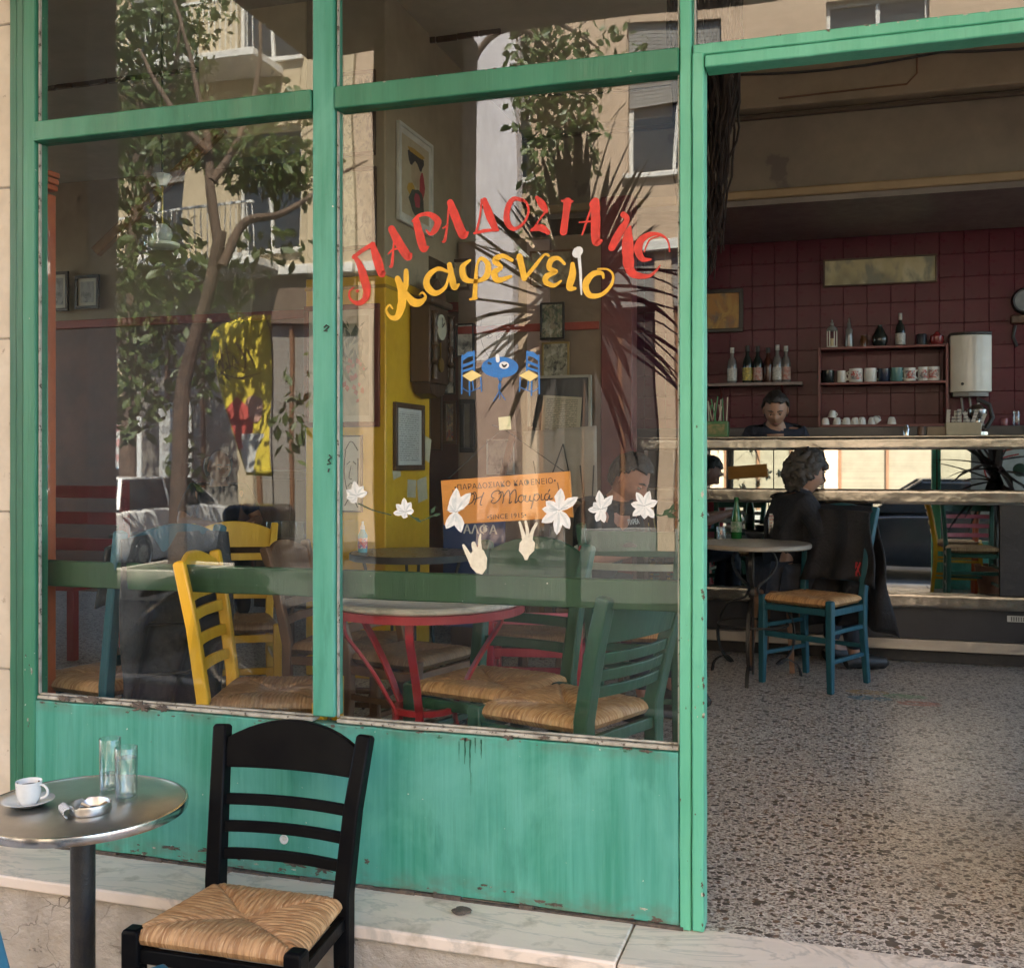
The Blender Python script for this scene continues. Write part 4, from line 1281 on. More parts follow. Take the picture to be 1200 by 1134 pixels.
# black jacket over the blue chair, coat over the teal one: draped cloth with folds
def drape(label, chair_t, mat, w_top, w_bot, z_top, drop, y_back, front_drop, seed, lean, cat='jacket', name='draped_jacket', skew=0.0):
    mb = MB()
    rows = []
    n, mrows = 40, 34
    for i in range(n + 1):
        u = -1 + 2 * i / n
        col = []
        for j in range(mrows + 1):
            s_ = j / mrows
            # path: up the front a little way, over the crest, down the back
            L = front_drop + drop
            d_ = s_ * L
            if d_ < front_drop:
                z = z_top - (front_drop - d_)
                y = y_back - 0.030 - lean * (z_top - z) * 0.9
            else:
                dd = d_ - front_drop
                z = z_top - dd
                y = y_back + 0.040 + 0.01 * math.sin(dd * 9)
            if abs(d_ - front_drop) < 0.04:
                z += 0.012 * (1 - abs(d_ - front_drop) / 0.04)
            k = max(0.0, (z_top - z) / drop)
            wv = (w_top + (w_bot - w_top) * k) / 2
            fold = 0.030 * math.sin(u * 8 + seed + 1.9 * math.sin(k * 3.4 + seed)) * (0.30 + k) + 0.020 * mnoise.noise(Vector((u * 2.2 + seed, k * 3.0, seed)))
            x = u * wv * (1 + 0.06 * mnoise.noise(Vector((k * 4, seed, u)))) + skew * k
            col.append((x, y + fold, z - 0.03 * abs(u) ** 3 * (0.4 + k) + 0.02 * mnoise.noise(Vector((u * 3, seed * 2, 5))) * k))
        rows.append(col)
    mb.grid(rows)
    t = thing(name, label, cat, chair_t.location, chair_t.rotation_euler[2])
    mb.build('cloth', mat, t, solid=0.008)
    return t
JACK = M('black_jacket_cloth', (0.014, 0.014, 0.017), (0.028, 0.026, 0.03), scale=9, rough=0.65, bmp=0.5, bscale=60)
COATM = M('dark_coat_cloth', (0.009, 0.0095, 0.013), (0.015, 0.015, 0.020), scale=6, rough=0.8, bmp=0.6, bscale=80)
jk = drape('black quilted jacket hanging over the blue chair back', jc, JACK, 0.44, 0.46, 0.955, 0.66, 0.275, 0.20, 1.3, 0.20)
mb = MB()
for i in range(3):
    mb.tube([(-0.19, 0.335 + 0.01 * i, 0.85 - i * 0.16), (0.0, 0.36, 0.83 - i * 0.16), (0.19, 0.335, 0.85 - i * 0.16)], 0.006, 5)
mb.build('seam', JACK, jk)
ct_ = drape('dark coat with a red striped patch hung on the teal chair', tl, COATM, 0.40, 0.54, 0.95, 0.66, 0.265, 0.40, 4.1, 0.16, cat='coat', name='draped_coat', skew=0.05)
mb = MB()
pc = Vector((0.10, 0.14, 0.60))
for i in range(5):
    a = Vector((0.055 + i * 0.019, 0.202, 0.575 - 0.0 * i))
    mb.bar(a, a + Vector((0.030, 0.0, 0.075)), 0.009, 0.003, side=(1, 0, -0.4))
    mb.bar(a + Vector((0.03, 0.001, 0.0)), a + Vector((0.0, 0.001, 0.075)), 0.004, 0.003, side=(1, 0, -0.4))
mb.build('red_patch', M('red_embroidery', (0.45, 0.03, 0.04)), ct_, smooth=False)

# ================================================================== tables
def round_top(r, th, n=56, lip=0.006):
    return [(0, th), (r - lip, th), (r, th - lip), (r, lip), (r - lip, 0), (0, 0)]
ot = thing('cafe_table', 'round steel topped cafe table on a black pedestal outside', 'table', (-1.868, -0.478, PAV))
MB().lathe([(0, 0.0), (0.251, 0.0), (0.2525, -0.001), (0.2525, -0.014), (0.24, -0.016), (0, -0.016)], 72, (0, 0, 0.72)).build('tabletop', m_steel('scratched_steel_top', (1, 1, 1), 0.36, (0.58, 0.56, 0.535), (0.46, 0.445, 0.42), dent=0.01), ot, ang=50)
MB().lathe([(0.253, 0.7215), (0.2585, 0.7205), (0.2605, 0.712), (0.2585, 0.699), (0.2535, 0.697), (0.253, 0.7215)], 72).build('rim', m_steel('bright_steel_rim', (1, 1, 1), 0.22, (0.66, 0.65, 0.63), (0.5, 0.49, 0.47), dent=0.02), ot, ang=50)
MB().lathe([(0, 0.69), (0.12, 0.69), (0.12, 0.703), (0, 0.703)], 24).build('mounting_plate', BLACKI, ot)
MB().lathe([(0, 0.0), (0.0305, 0.0), (0.0305, 0.69), (0, 0.69)], 28).build('pedestal', BLACKI, ot)
mb = MB()
for a in range(4):
    c, s_ = math.cos(a * PI / 2 + 0.6), math.sin(a * PI / 2 + 0.6)
    mb.sweep([(0.02 * c, 0.02 * s_, 0.10), (0.14 * c, 0.14 * s_, 0.05), (0.27 * c, 0.27 * s_, 0.012)], [(-.02, -.012), (.02, -.012), (.016, .012), (-.016, .012)], side=(-s_, c, 0))
mb.build('foot', BLACKI, ot, bevel=0.004)
TZ = 0.32
# cup and saucer
cp = atz(33, 943, TZ)
sau = thing('saucer', 'white saucer under the coffee cup on the steel table', 'saucer', cp + Vector((0, 0, 0.0005)))
MB().lathe([(0, 0.004), (0.024, 0.004), (0.027, 0.006), (0.045, 0.0095), (0.062, 0.0155), (0.0635, 0.0145), (0.047, 0.006), (0.03, 0.0), (0.0, 0.0005)], 48).build('dish', WHITE, sau, ang=60)
cup = thing('coffee_cup', 'small white coffee cup with dark dregs on its saucer', 'cup', cp + Vector((0.002, 0, 0.005)), rz=R(12))
MB().lathe([(0, 0.0), (0.020, 0.0), (0.021, 0.003), (0.0265, 0.012), (0.0305, 0.030), (0.0320, 0.056), (0.0315, 0.0575), (0.0295, 0.056), (0.028, 0.030), (0.022, 0.010), (0, 0.007)], 40).build('bowl', WHITE, cup, ang=60)
mb = MB()
mb.tube([(0.0305 + 0.019 * math.sin(a) + 0.001, 0, 0.0315 + 0.017 * math.cos(a)) for a in [PI * k / 12 for k in range(13)]], 0.0035, 8)
mb.build('handle', WHITE, cup)
MB().lathe([(0, 0.044), (0.029, 0.044), (0.0285, 0.042), (0, 0.042)], 28).build('coffee', M('coffee_dregs', (0.035, 0.016, 0.008), rough=0.2), cup)
mb = MB()
for k in range(7):
    a = random.uniform(0, 6.28)
    mb.ball((0.0297 * math.cos(a), 0.0297 * math.sin(a), 0.050 + random.uniform(-0.003, 0.004)), 0.0022, sz=1.6, u=6, v=4)
mb.build('coffee_stain', M('coffee_stain', (0.12, 0.06, 0.03)), cup)
# ashtray
ac = atz(106, 951, TZ)
ash = thing('ashtray', 'round steel ashtray on the outdoor table', 'ashtray', ac)
mb = MB()
prof = [(0, 0.002), (0.041, 0.002), (0.043, 0.004), (0.0445, 0.024), (0.0465, 0.0255), (0.0495, 0.0252), (0.0505, 0.023), (0.0498, 0.004), (0.046, 0.0), (0, 0.0)]
mb.lathe(prof, 56)
for v in mb.bm.verts:
    rr = math.hypot(v.co.x, v.co.y)
    if v.co.z > 0.02:
        a = math.degrees(math.atan2(v.co.y, v.co.x)) % 120
        if abs(a - 25) < 8:
            v.co.z -= 0.005
mb.build('bowl', m_steel('ashtray_steel', (1, 1, 1), 0.34, (0.62, 0.60, 0.57), (0.5, 0.48, 0.45), dent=0.1), ash, ang=50)
mb = MB()
mb.lathe([(0, 0.0026), (0.02, 0.004), (0.036, 0.0028), (0.0365, 0.0022), (0, 0.0022)], 20)
mb.build('ash', M('grey_ash', (0.30, 0.29, 0.28), (0.12, 0.11, 0.10), scale=120, rough=0.95), ash)
for i, (a, l) in enumerate(((0.5, 0.034), (2.2, 0.028))):
    MB().tube([(0.012 * math.cos(a), 0.012 * math.sin(a), 0.008), (0.012 * math.cos(a) + l * math.cos(a + 0.9), 0.012 * math.sin(a) + l * math.sin(a + 0.9), 0.014)], 0.0038, 8).build('cigarette_end', M('cigarette_paper', (0.75, 0.66, 0.5), (0.7, 0.45, 0.2), scale=40), ash)
# crumpled paper
pp = atz(77, 955, TZ)
pt_ = thing('crumpled_receipt', 'rolled white paper receipt beside the ashtray', 'receipt', pp + Vector((0, 0, 0.013)), rz=R(-38))
mb = MB()
rows = []
for i in range(15):
    row = []
    for j in range(12):
        a = j / 11 * 4.6
        rr = 0.0115 + 0.002 * mnoise.noise(Vector((i * 0.6, j * 0.7, 3)))
        row.append((-0.030 + 0.060 * i / 14, rr * math.cos(a) + 0.004 * mnoise.noise(Vector((i * .5, j, 8))), rr * math.sin(a)))
    rows.append(row)
mb.grid(rows)
mb.build('paper', m_print('receipt_print', (0.78, 0.77, 0.74), (0.25, 0.25, 0.28), 9), pt_, solid=0.0008)
# glasses of water
WAT = m_glass('water_surface', dirt=0.0, f0=0.04)
def m_realglass(name, ior, col=(0.97, 0.99, 0.98), rough=0.0):
    m, nt, p = new_mat(name)
    p.inputs['Transmission Weight'].default_value = 1.0
    p.inputs['IOR'].default_value = ior
    p.inputs['Roughness'].default_value = rough
    p.inputs['Base Color'].default_value = col + (1,)
    return m
TUMB = m_realglass('tumbler_glass', 1.46)
WATER = m_realglass('water', 1.33)
def tumbler(label, loc, h=0.125, r=0.028, fill=0.6, group=None, water=True, segs=36, cat='glass', name='water_glass', mat=None):
    t = thing(name, label, cat, loc, 0, group)
    MB().lathe([(0, 0.0), (r * 0.93, 0.0), (r * 0.96, 0.002), (r, h - 0.001), (r - 0.0006, h), (r - 0.0022, h - 0.0005), (r * 0.96 - 0.0022, 0.012), (r * 0.9 - 0.003, 0.008), (0, 0.0075)], segs).build('tumbler', mat or CLEAR, t, ang=60)
    if water:
        k = 0.0085 + fill * (h - 0.02)
        MB().lathe([(0, 0.0082), (r * 0.9 - 0.0035, 0.0086), (r * 0.96 - 0.0025, 0.0125), (r - 0.0026, k), (0, k)], segs).build('water', CLEAR, t, ang=60)
    return t
tumbler('tall glass nearly empty of water, farther of two on the steel table', atz(129, 927, TZ), 0.142, 0.0280, 0.32)
tumbler('tall glass full of water, nearer of two on the steel table', atz(148, 936, TZ), 0.136, 0.0290, 0.86)
# scrap on the marble
sc = thing('tar_scrap', 'dark flattened scrap lying on the white marble step', 'litter', atz(541, 1068, 0.004))
mb = MB()
for i in range(6):
    a = i * 1.1
    mb.ball((0.011 * math.cos(a), 0.012 * math.sin(a), 0.003), 0.013, sx=random.uniform(.8, 1.5), sy=random.uniform(.6, 1.2), sz=0.42, u=9, v=6)
for v in mb.bm.verts:
    v.co += Vector((mnoise.noise(v.co * 90), mnoise.noise(v.co * 80 + Vector((4, 4, 4))), 0)) * 0.004
mb.build('scrap', RUST, sc)

# inside: red iron table with marble top
rt = thing('bistro_table', 'marble topped table with red iron rim and bowed red legs', 'table', (-1.30, 0.455, 0))
MB().lathe(round_top(0.315, 0.020), 64, (0, 0, 0.742)).build('marble_top', MARBLE, rt, ang=40)
MB().lathe([(0.300, 0.716), (0.323, 0.716), (0.3235, 0.7405), (0.300, 0.7405), (0.300, 0.716)], 64).build('rim', PRED, rt, ang=40)
RIRON = M('red_iron_paint', (0.40, 0.022, 0.03), (0.33, 0.02, 0.025), scale=10, rough=0.35)
for a in (-78, 42, 162, 222):
    c, s_ = math.cos(R(a)), math.sin(R(a))
    pts = []
    for rr, zz in ((0.27, 0.715), (0.268, 0.66), (0.225, 0.60), (0.17, 0.52), (0.125, 0.44), (0.105, 0.40), (0.11, 0.34), (0.16, 0.24), (0.22, 0.12), (0.265, 0.0)):
        pts.append((rr * c, rr * s_, zz))
    MB().sweep(smooth_stroke(pts, 4), [(-.013, -.005), (.013, -.005), (.013, .005), (-.013, .005)], side=(-s_, c, 0)).build('leg', RIRON, rt, bevel=0.002)
MB().lathe([(0.088, 0.392), (0.104, 0.392), (0.104, 0.410), (0.088, 0.410), (0.088, 0.392)], 32).build('ring', RIRON, rt)
# small table with the spray bottle
bt = thing('round_table', 'round table with dark metal edge below the yellow pillar', 'table', (-2.02, 2.07, 0))
MB().lathe(round_top(0.30, 0.022), 48, (0, 0, 0.732)).build('tabletop', M('brown_laminate', (0.22, 0.16, 0.11), (0.17, 0.12, 0.08), scale=5, rough=0.3), bt)
MB().lathe([(0.300, 0.722), (0.3055, 0.722), (0.3055, 0.752), (0.3005, 0.7545), (0.300, 0.722)], 48).build('edge_band', BLACKI, bt)
for a in (30, 120, 210, 300):
    c, s_ = math.cos(R(a)), math.sin(R(a))
    pts = smooth_stroke([(0.24 * c, 0.24 * s_, 0.73), (0.20 * c, 0.20 * s_, 0.60), (0.10 * c, 0.10 * s_, 0.42), (0.14 * c, 0.14 * s_, 0.2), (0.24 * c, 0.24 * s_, 0.0)], 5)
    MB().tube(pts, 0.008, 6).build('leg', BLACKI, bt)
sp = thing('spray_bottle', 'small turquoise spray bottle on the dark edged table', 'bottle', at(425, 640, 1.98) * 1.0)
sp.location.z = 0.755
MB().lathe([(0, 0), (0.021, 0), (0.023, 0.004), (0.023, 0.085), (0.012, 0.105), (0.011, 0.112), (0, 0.112)], 20).build('body', M('turquoise_plastic', (0.05, 0.38, 0.48), (0.10, 0.45, 0.52)), sp)
MB().lathe([(0, 0.112), (0.012, 0.112), (0.010, 0.128), (0.006, 0.134), (0.0055, 0.150), (0, 0.152)], 14).build('nozzle', WHITE, sp)
MB().lathe([(0.0235, 0.02), (0.0237, 0.02), (0.0237, 0.07), (0.0235, 0.07)], 20).build('printed_band', m_picture('bottle_label', [(0.7, 0.1, 0.1), (0.75, 0.75, 0.7), (0.05, 0.1, 0.4)], 40), sp)

# round iron table by the bar
it = thing('iron_table', 'round grey topped table with curled black iron legs by the bar', 'table', (-0.485, 3.27, 0))
MB().lathe(round_top(0.315, 0.026), 56, (0, 0, 0.722)).build('tabletop', M('grey_stone_top', (0.34, 0.30, 0.25), (0.26, 0.23, 0.19), scale=8, rough=0.4), it)
for i, a in enumerate((-92, 28, 148)):
    c, s_ = math.cos(R(a)), math.sin(R(a))
    pts = smooth_stroke([(r_ * c, r_ * s_, z_) for r_, z_ in ((0.10, 0.72), (0.14, 0.64), (0.10, 0.56), (0.03, 0.50), (0.06, 0.44), (0.17, 0.40), (0.235, 0.30), (0.24, 0.18), (0.19, 0.09), (0.14, 0.07), (0.19, 0.10), (0.265, 0.06), (0.285, 0.0))], 5)
    MB().sweep(pts, [(-.010, -.0035), (.010, -.0035), (.010, .0035), (-.010, .0035)], side=(-s_, c, 0)).build('leg', BLACKI, it)
mb = MB()
mb.tube([(0.19 * math.cos(k * PI / 16), 0.19 * math.sin(k * PI / 16), 0.30) for k in range(33)], 0.006, 6)
mb.build('hoop', BLACKI, it)
MB().lathe([(0, .02), (0.007, .02), (0.007, 0.72), (0, 0.72)], 8).build('stem', BLACKI, it)
gl = M('bottle_green_glass', (0.012, 0.10, 0.02), (0.02, 0.14, 0.03), rough=0.06, bmp=0)
def bottle(label, loc, prof, mat, cap=None, lab=None, group=None, name='bottle', cat='bottle', n=18):
    t = thing(name, label, cat, loc, 0, group)
    MB().lathe(prof, n).build('body', mat, t, ang=50)
    if cap:
        r_, z0, z1, m_ = cap
        MB().lathe([(0, z0), (r_, z0), (r_, z1), (0, z1)], 12).build('cap', m_, t)
    if lab:
        r_, z0, z1, m_ = lab
        MB().lathe([(r_, z0), (r_ + 0.0008, z0), (r_ + 0.0008, z1), (r_, z1)], n).build('paper_band', m_, t)
    return t
BEER = [(0, 0), (0.029, 0), (0.031, 0.004), (0.031, 0.12), (0.024, 0.16), (0.014, 0.195), (0.013, 0.235), (0.0145, 0.24), (0, 0.24)]
bottle('green beer bottle on the iron table by the bar', atz(863, 631, 0.748), BEER, gl, None, (0.0312, 0.04, 0.10, M('green_label', (0.03, 0.16, 0.05), (0.5, 0.5, 0.4), scale=30)))
tumbler('short empty glass on the iron table, left of the green bottle', atz(845, 632, 0.748), 0.075, 0.030, water=False, segs=20)
tumbler('glass holding white napkins on the iron table', atz(905, 631, 0.748), 0.12, 0.030, water=False, segs=20, name='napkin_glass')
mb = MB()
for i in range(5):
    a = i * 1.2
    mb.box(-0.012, 0.012, -0.0006, 0.0006, 0.03, 0.125 + 0.01 * (i % 3), Matrix.Translation(Vector(atz(905, 631, 0.748)) + Vector((0.010 * math.cos(a), 0.010 * math.sin(a), 0))) @ Matrix.Rotation(a, 4, 'Z'))
nk = mb.build('paper_napkins', m_print('napkin_print', (0.72, 0.72, 0.70), (0.6, 0.15, 0.15), 6), None, smooth=False)
tag(nk, 'folded white paper napkins standing in a glass on the iron table', 'napkins')
ak = thing('glass_ashtray', 'dark ashtray on the iron table beside the green bottle', 'ashtray', atz(884, 630, 0.748))
MB().lathe([(0, 0), (0.045, 0), (0.055, 0.03), (0.050, 0.03), (0.04, 0.008), (0, 0.008)], 20).build('bowl', DARKB, ak)

# ================================================================== the yellow pillar and what hangs on it
PX0, PX1, PY0, PY1 = -2.887, -2.398, 2.60, 3.25
plr = thing('pillar', 'square room pillar, yellow gloss below and beige above', 'pillar')
zs = at(450, 322, PY0).z
MB().box(PX0, PX1, PY0, PY1, 0, zs).build('painted_dado', OCHRE, plr, bevel=0.008)
MB().box(PX0 + 0.003, PX1 - 0.003, PY0 + 0.003, PY1 - 0.003, zs + 0.001, 5.0).build('plaster_shaft', BEIGE, plr, bevel=0.008)
MB().box(PX0 - 0.004, PX1 + 0.004, PY0 - 0.004, PY1 + 0.004, zs - 0.07, zs - 0.05).build('painted_band', M('dark_ochre_band', (0.42, 0.24, 0.02)), plr, bevel=0.003)
bm_ = thing('cross_beam', 'beige plaster beam running left from the top of the pillar', 'beam')
MB().box(-3.594, PX0 - 0.002, 2.62, 3.0, 3.06, 3.80).build('beam', M('warm_beige_plaster', (0.80, 0.66, 0.45), (0.70, 0.57, 0.38), scale=2.5, rough=0.8, chip=(0.44, 0.36, 0.25), chip_at=0.66, chip_scale=5), bm_, bevel=0.01)
MB().box(-3.60, PX0 - 0.002, 2.60, 3.02, 3.802, 3.83).build('moulding', BROWNW, bm_, bevel=0.004)
# dark gallery behind the upper lights
dg = thing('gallery_boarding', 'dark brown boarded gallery front high behind the beam', 'boarding')
b0 = None
for i in range(26):
    if b0 is None:
        b0 = MB().box(0, 0.134, 0, 0.02, 3.75, 4.95).build('board', DARKW, dg, bevel=0.004, seg=1)
        o = b0
    else:
        o = b0.copy()
        COL.objects.link(o)
    o.location = (-5.6 + i * 0.14, 3.3 + random.uniform(-.004, .004), 0)
bw2 = thing('return_wall', 'grey beige wall with a shaded lower half running back from the pillar', 'wall')
MB().box(PX1 - 0.22, PX1 - 0.02, PY1 + 0.002, 5.49, 2.45, 5.0).build('upper_plaster', BEIGE, bw2, smooth=False)

def frame(label, c, w_, h_, pic, fm, axis='y', fw=0.028, mount=None, mw=0.03, tilt=0.0, group='pictures on the cafe walls', name='framed_picture', cat='picture', glassy=True, rz=None):
    """picture on a wall facing -y (axis y) or +x (axis x); c = centre of its back"""
    rot = {'y': 0.0, 'x': R(90)}[axis] if rz is None else rz
    t = thing(name, label, cat, c, 0, group, rot=(0, R(tilt), rot))
    ow, oh = w_ / 2, h_ / 2
    mb = MB()
    for a, b, p, q in ((-ow, ow, oh - fw, oh), (-ow, ow, -oh, -oh + fw), (-ow, -ow + fw, -oh + fw, oh - fw), (ow - fw, ow, -oh + fw, oh - fw)):
        mb.box(a, b, -0.024, -0.001, p, q)
    mb.build('frame', fm, t, bevel=0.003)
    if mount:
        MB().box(-ow + fw, ow - fw, -0.012, -0.004, -oh + fw, oh - fw).build('mount', mount, t, smooth=False)
        k = fw + mw
        MB().box(-ow + k, ow - k, -0.014, -0.0125, -oh + k, oh - k).build('print', pic, t, smooth=False)
    else:
        MB().box(-ow + fw, ow - fw, -0.012, -0.004, -oh + fw, oh - fw).build('print', pic, t, smooth=False)
    return t
def span(px0, py0, px1, py1, Y):
    a, b = at(px0, py0, Y), at(px1, py1, Y)
    return (a + b) / 2, abs(b.x - a.x), abs(a.z - b.z)
MNT = M('cream_mount', (0.66, 0.62, 0.50), (0.58, 0.54, 0.43), scale=6)
MNTW = M('white_mount', (0.74, 0.72, 0.67), scale=6)
REDW = M('red_brown_frame', (0.20, 0.045, 0.03), (0.13, 0.03, 0.02), scale=12, rough=0.4)
BLKF = M('black_frame', (0.02, 0.016, 0.014), rough=0.4)
WHTF = M('white_frame', (0.70, 0.69, 0.64), rough=0.5)
GOLDF = M('dull_gold_frame', (0.36, 0.24, 0.08), rough=0.45)
c, a, b = span(358, 360, 446, 500, PY0)
flo_size = (a, b)
flo = frame('large flower print in a red brown frame on the front of the pillar', c, a, b, m_picture('faded_flowers', [(0.56, 0.50, 0.38), (0.34, 0.32, 0.22), (0.44, 0.40, 0.30)], 5), REDW, mount=MNT, mw=0.035)
c, a, b = span(392, 200, 442, 292, PY0)
frame('sepia sketch in a dark frame on the pillar, under the crowd photo', c, a, b, m_picture('sepia_sketch', [(0.58, 0.53, 0.42), (0.40, 0.36, 0.28), (0.22, 0.20, 0.16), (0.62, 0.58, 0.47)], 9), DARKW, mount=None, fw=0.022)
c, a, b = span(392, 88, 441, 182, PY0)
frame('old crowd photograph in a dark frame, topmost on the pillar', c, a, b, m_picture('crowd_photo', [(0.42, 0.38, 0.28), (0.05, 0.06, 0.055), (0.18, 0.18, 0.15), (0.5, 0.46, 0.35)], 16), DARKW, fw=0.022)
c, a, b = span(400, 510, 426, 600, PY0)
kar = frame('ink caricature of a man on white paper on the pillar', c, a, b, M('sketch_paper', (0.72, 0.70, 0.64), (0.66, 0.63, 0.57), scale=5), BLKF, fw=0.008)
def doodle(t, strokes, mat, wd, y=-0.0135, fill=None, nm='drawn_line'):
    if fill:
        mb = MB()
        mb.face([(x, y, z) for x, z in fill])
        mb.build(nm, mat, t, smooth=False)
        return
    mb = MB()
    for s_ in strokes:
        q = smooth_stroke([(a_, 0, b_) for a_, b_ in s_], 5)
        mb.tube([Vector((p.x, y, p.z)) for p in q], wd, 4)
    mb.build(nm, mat, t, smooth=False)
h_ = b / 2
doodle(kar, [[(-.25 * a, .30 * b), (-.32 * a, .05 * b), (-.2 * a, -.2 * b), (.05 * a, -.34 * b), (.28 * a, -.15 * b), (.3 * a, .2 * b)], [(-.28 * a, .3 * b), (0, .42 * b), (.3 * a, .3 * b)], [(-.2 * a, .12 * b), (-.05 * a, .16 * b)], [(.08 * a, .16 * b), (.22 * a, .12 * b)], [(0, .1 * b), (-.1 * a, -.05 * b), (.03 * a, -.07 * b)], [(-.15 * a, -.17 * b), (0, -.12 * b), (.15 * a, -.18 * b)], [(-.3 * a, -.42 * b), (0, -.3 * b), (.3 * a, -.44 * b)]], BLACKI, 0.0035, nm='ink_line')
GRNP, REDP = M('leaf_green_print', (0.07, 0.09, 0.045), (0.12, 0.13, 0.07), scale=20), M('petal_red_print', (0.50, 0.07, 0.06), (0.58, 0.20, 0.16), scale=20)
rnd = random.Random(2)
fa, fb = flo_size
for mt_, n_, z0_, z1_ in ((GRNP, 70, -.12, .36), (REDP, 46, -.34, .06)):
    mb = MB()
    for k in range(n_):
        x, z = rnd.uniform(-.30, .30) * fa, rnd.uniform(z0_, z1_) * fb
        an, l_ = rnd.uniform(0.6, 2.5), rnd.uniform(.02, .06) if mt_ is GRNP else rnd.uniform(.010, .022)
        c_, s_ = math.cos(an) * l_, math.sin(an) * l_
        wd_ = 0.25 if mt_ is GRNP else 0.7
        y = -0.0145 - k * 0.00002 - (0.002 if mt_ is REDP else 0)
        mb.face([(x - c_, y, z - s_), (x + s_ * wd_, y, z - c_ * wd_), (x + c_, y, z + s_), (x - s_ * wd_, y, z + c_ * wd_)])
    mb.build('printed_foliage' if mt_ is GRNP else 'printed_petals', mt_, flo, smooth=False)
# things on the pillar's right side (facing +x)
def onside(px, py):
    d = sight(px, py)
    t = (PX1) / d.x
    return Vector((PX1, d.y * t - CAM_D, CAM_Z + d.z * t))
def sidespan(px0, py0, px1, py1):
    a, b = onside(px0, (py0 + py1) / 2), onside(px1, (py0 + py1) / 2)
    z0, z1 = onside((px0 + px1) / 2, py0).z, onside((px0 + px1) / 2, py1).z
    return Vector((PX1, (a.y + b.y) / 2, (z0 + z1) / 2)), abs(b.y - a.y), abs(z0 - z1)
c, a, b = sidespan(460, 473, 494, 551)
frame('framed typed notice on the yellow side of the pillar', c, a, b, m_print('typed_notice', (0.66, 0.64, 0.58), (0.18, 0.17, 0.16), 26), DARKW, 'x', fw=0.03, mount=None)
c, a, b = sidespan(464, 156, 504, 268)
pnt = frame('white framed painting of a dark hatted figure high on the pillar', c, a, b, M('painting_ground', (0.56, 0.47, 0.33), (0.48, 0.40, 0.28), scale=5), WHTF, 'x', fw=0.02, mount=MNTW, mw=0.035)
def blob(cx, cz, rx, rz_, n=14, wob=0.12, sd=1):
    return [(cx + rx * math.cos(2 * PI * k / n) * (1 + wob * math.sin(k * 2.3 + sd)), cz + rz_ * math.sin(2 * PI * k / n) * (1 + wob * math.sin(k * 1.7 + sd))) for k in range(n)]
for (cx, cz, rx, rz_, col, nm_, dy) in ((0.0, .22, .24, .10, (0.03, 0.025, 0.03), 'hat', 0), (0.0, .06, .15, .13, (0.52, 0.40, 0.27), 'face', 1), (.18, -.02, .08, .14, (0.42, 0.04, 0.05), 'scarf', 2), (-.14, -.12, .12, .07, (0.60, 0.36, 0.05), 'flower', 3), (0.02, -.22, .22, .14, (0.07, 0.08, 0.06), 'coat', 4), (0.03, -.20, .09, .08, (0.40, 0.05, 0.08), 'rose', 5), (0, .29, .25, .03, (0.50, 0.30, 0.05), 'hat_band', 6)):
    doodle(pnt, None, M('paint_patch_%s' % nm_, col, rough=0.6), 0, y=-0.0145 - dy * 0.0004, fill=blob(cx * a, cz * b, rx * a, rz_ * b, sd=dy), nm='painted_patch')
ck = thing('pendulum_clock', 'dark carved pendulum wall clock on the side of the pillar', 'clock', sidespan(463, 340, 514, 450)[0] + Vector((0.0, 0.02, 0.0)), R(90))
cw, chh = 0.30, sidespan(463, 340, 514, 450)[2]
MB().box(-cw / 2, cw / 2, -0.13, -0.001, -chh / 2, chh / 2 - 0.1).build('case', DARKW, ck, bevel=0.01)
MB().box(-cw / 2 - 0.02, cw / 2 + 0.02, -0.15, -0.001, chh / 2 - 0.098, chh / 2 - 0.06).build('cornice', DARKW, ck, bevel=0.01)
MB().prism([(-cw / 2, -0.12, chh / 2 - 0.058), (cw / 2, -0.12, chh / 2 - 0.058), (cw / 2 - 0.03, -0.12, chh / 2 - 0.01), (0.04, -0.12, chh / 2 + 0.05), (0, -0.12, chh / 2 + 0.07), (-0.04, -0.12, chh / 2 + 0.05), (-cw / 2 + 0.03, -0.12, chh / 2 - 0.01)], (0, 0.05, 0)).build('crest', DARKW, ck, bevel=0.006)
MB().prism([(-cw / 2, -0.12, -chh / 2 - 0.002), (-cw / 2 + 0.05, -0.12, -chh / 2 - 0.06), (0, -0.12, -chh / 2 - 0.085), (cw / 2 - 0.05, -0.12, -chh / 2 - 0.06), (cw / 2, -0.12, -chh / 2 - 0.002)], (0, 0.11, 0)).build('base_bracket', DARKW, ck, bevel=0.006)
mb = MB().lathe([(0, 0), (0.075, 0), (0.075, 0.012), (0, 0.012)], 28)
mb.xf(Matrix.Translation((0, -0.132, chh / 2 - 0.22)) @ Matrix.Rotation(R(90), 4, 'X'))
mb.build('dial', M('ivory_dial', (0.62, 0.57, 0.44), rough=0.4), ck)
mb = MB()
mb.bar((0, -0.147, chh / 2 - 0.22), (0.035, -0.147, chh / 2 - 0.19), 0.006, 0.003)
mb.bar((0, -0.149, chh / 2 - 0.22), (-0.01, -0.149, chh / 2 - 0.165), 0.005, 0.003)
mb.build('hand', BLACKI, ck)
mb = MB().box(-0.004, 0.004, -0.138, -0.132, -chh / 2 + 0.08, chh / 2 - 0.31)
disc = MB().lathe([(0, -0.006), (0.042, -0.004), (0.042, 0.004), (0, 0.006)], 24)
disc.xf(Matrix.Translation((0, -0.138, -chh / 2 + 0.11)) @ Matrix.Rotation(R(90), 4, 'X'))
me = bpy.data.meshes.new('t'); disc.bm.to_mesh(me); disc.bm.free(); mb.bm.from_mesh(me)
mb.build('pendulum', M('old_brass', (0.45, 0.32, 0.10), (0.3, 0.2, 0.06), metal=1.0, rough=0.35), ck)
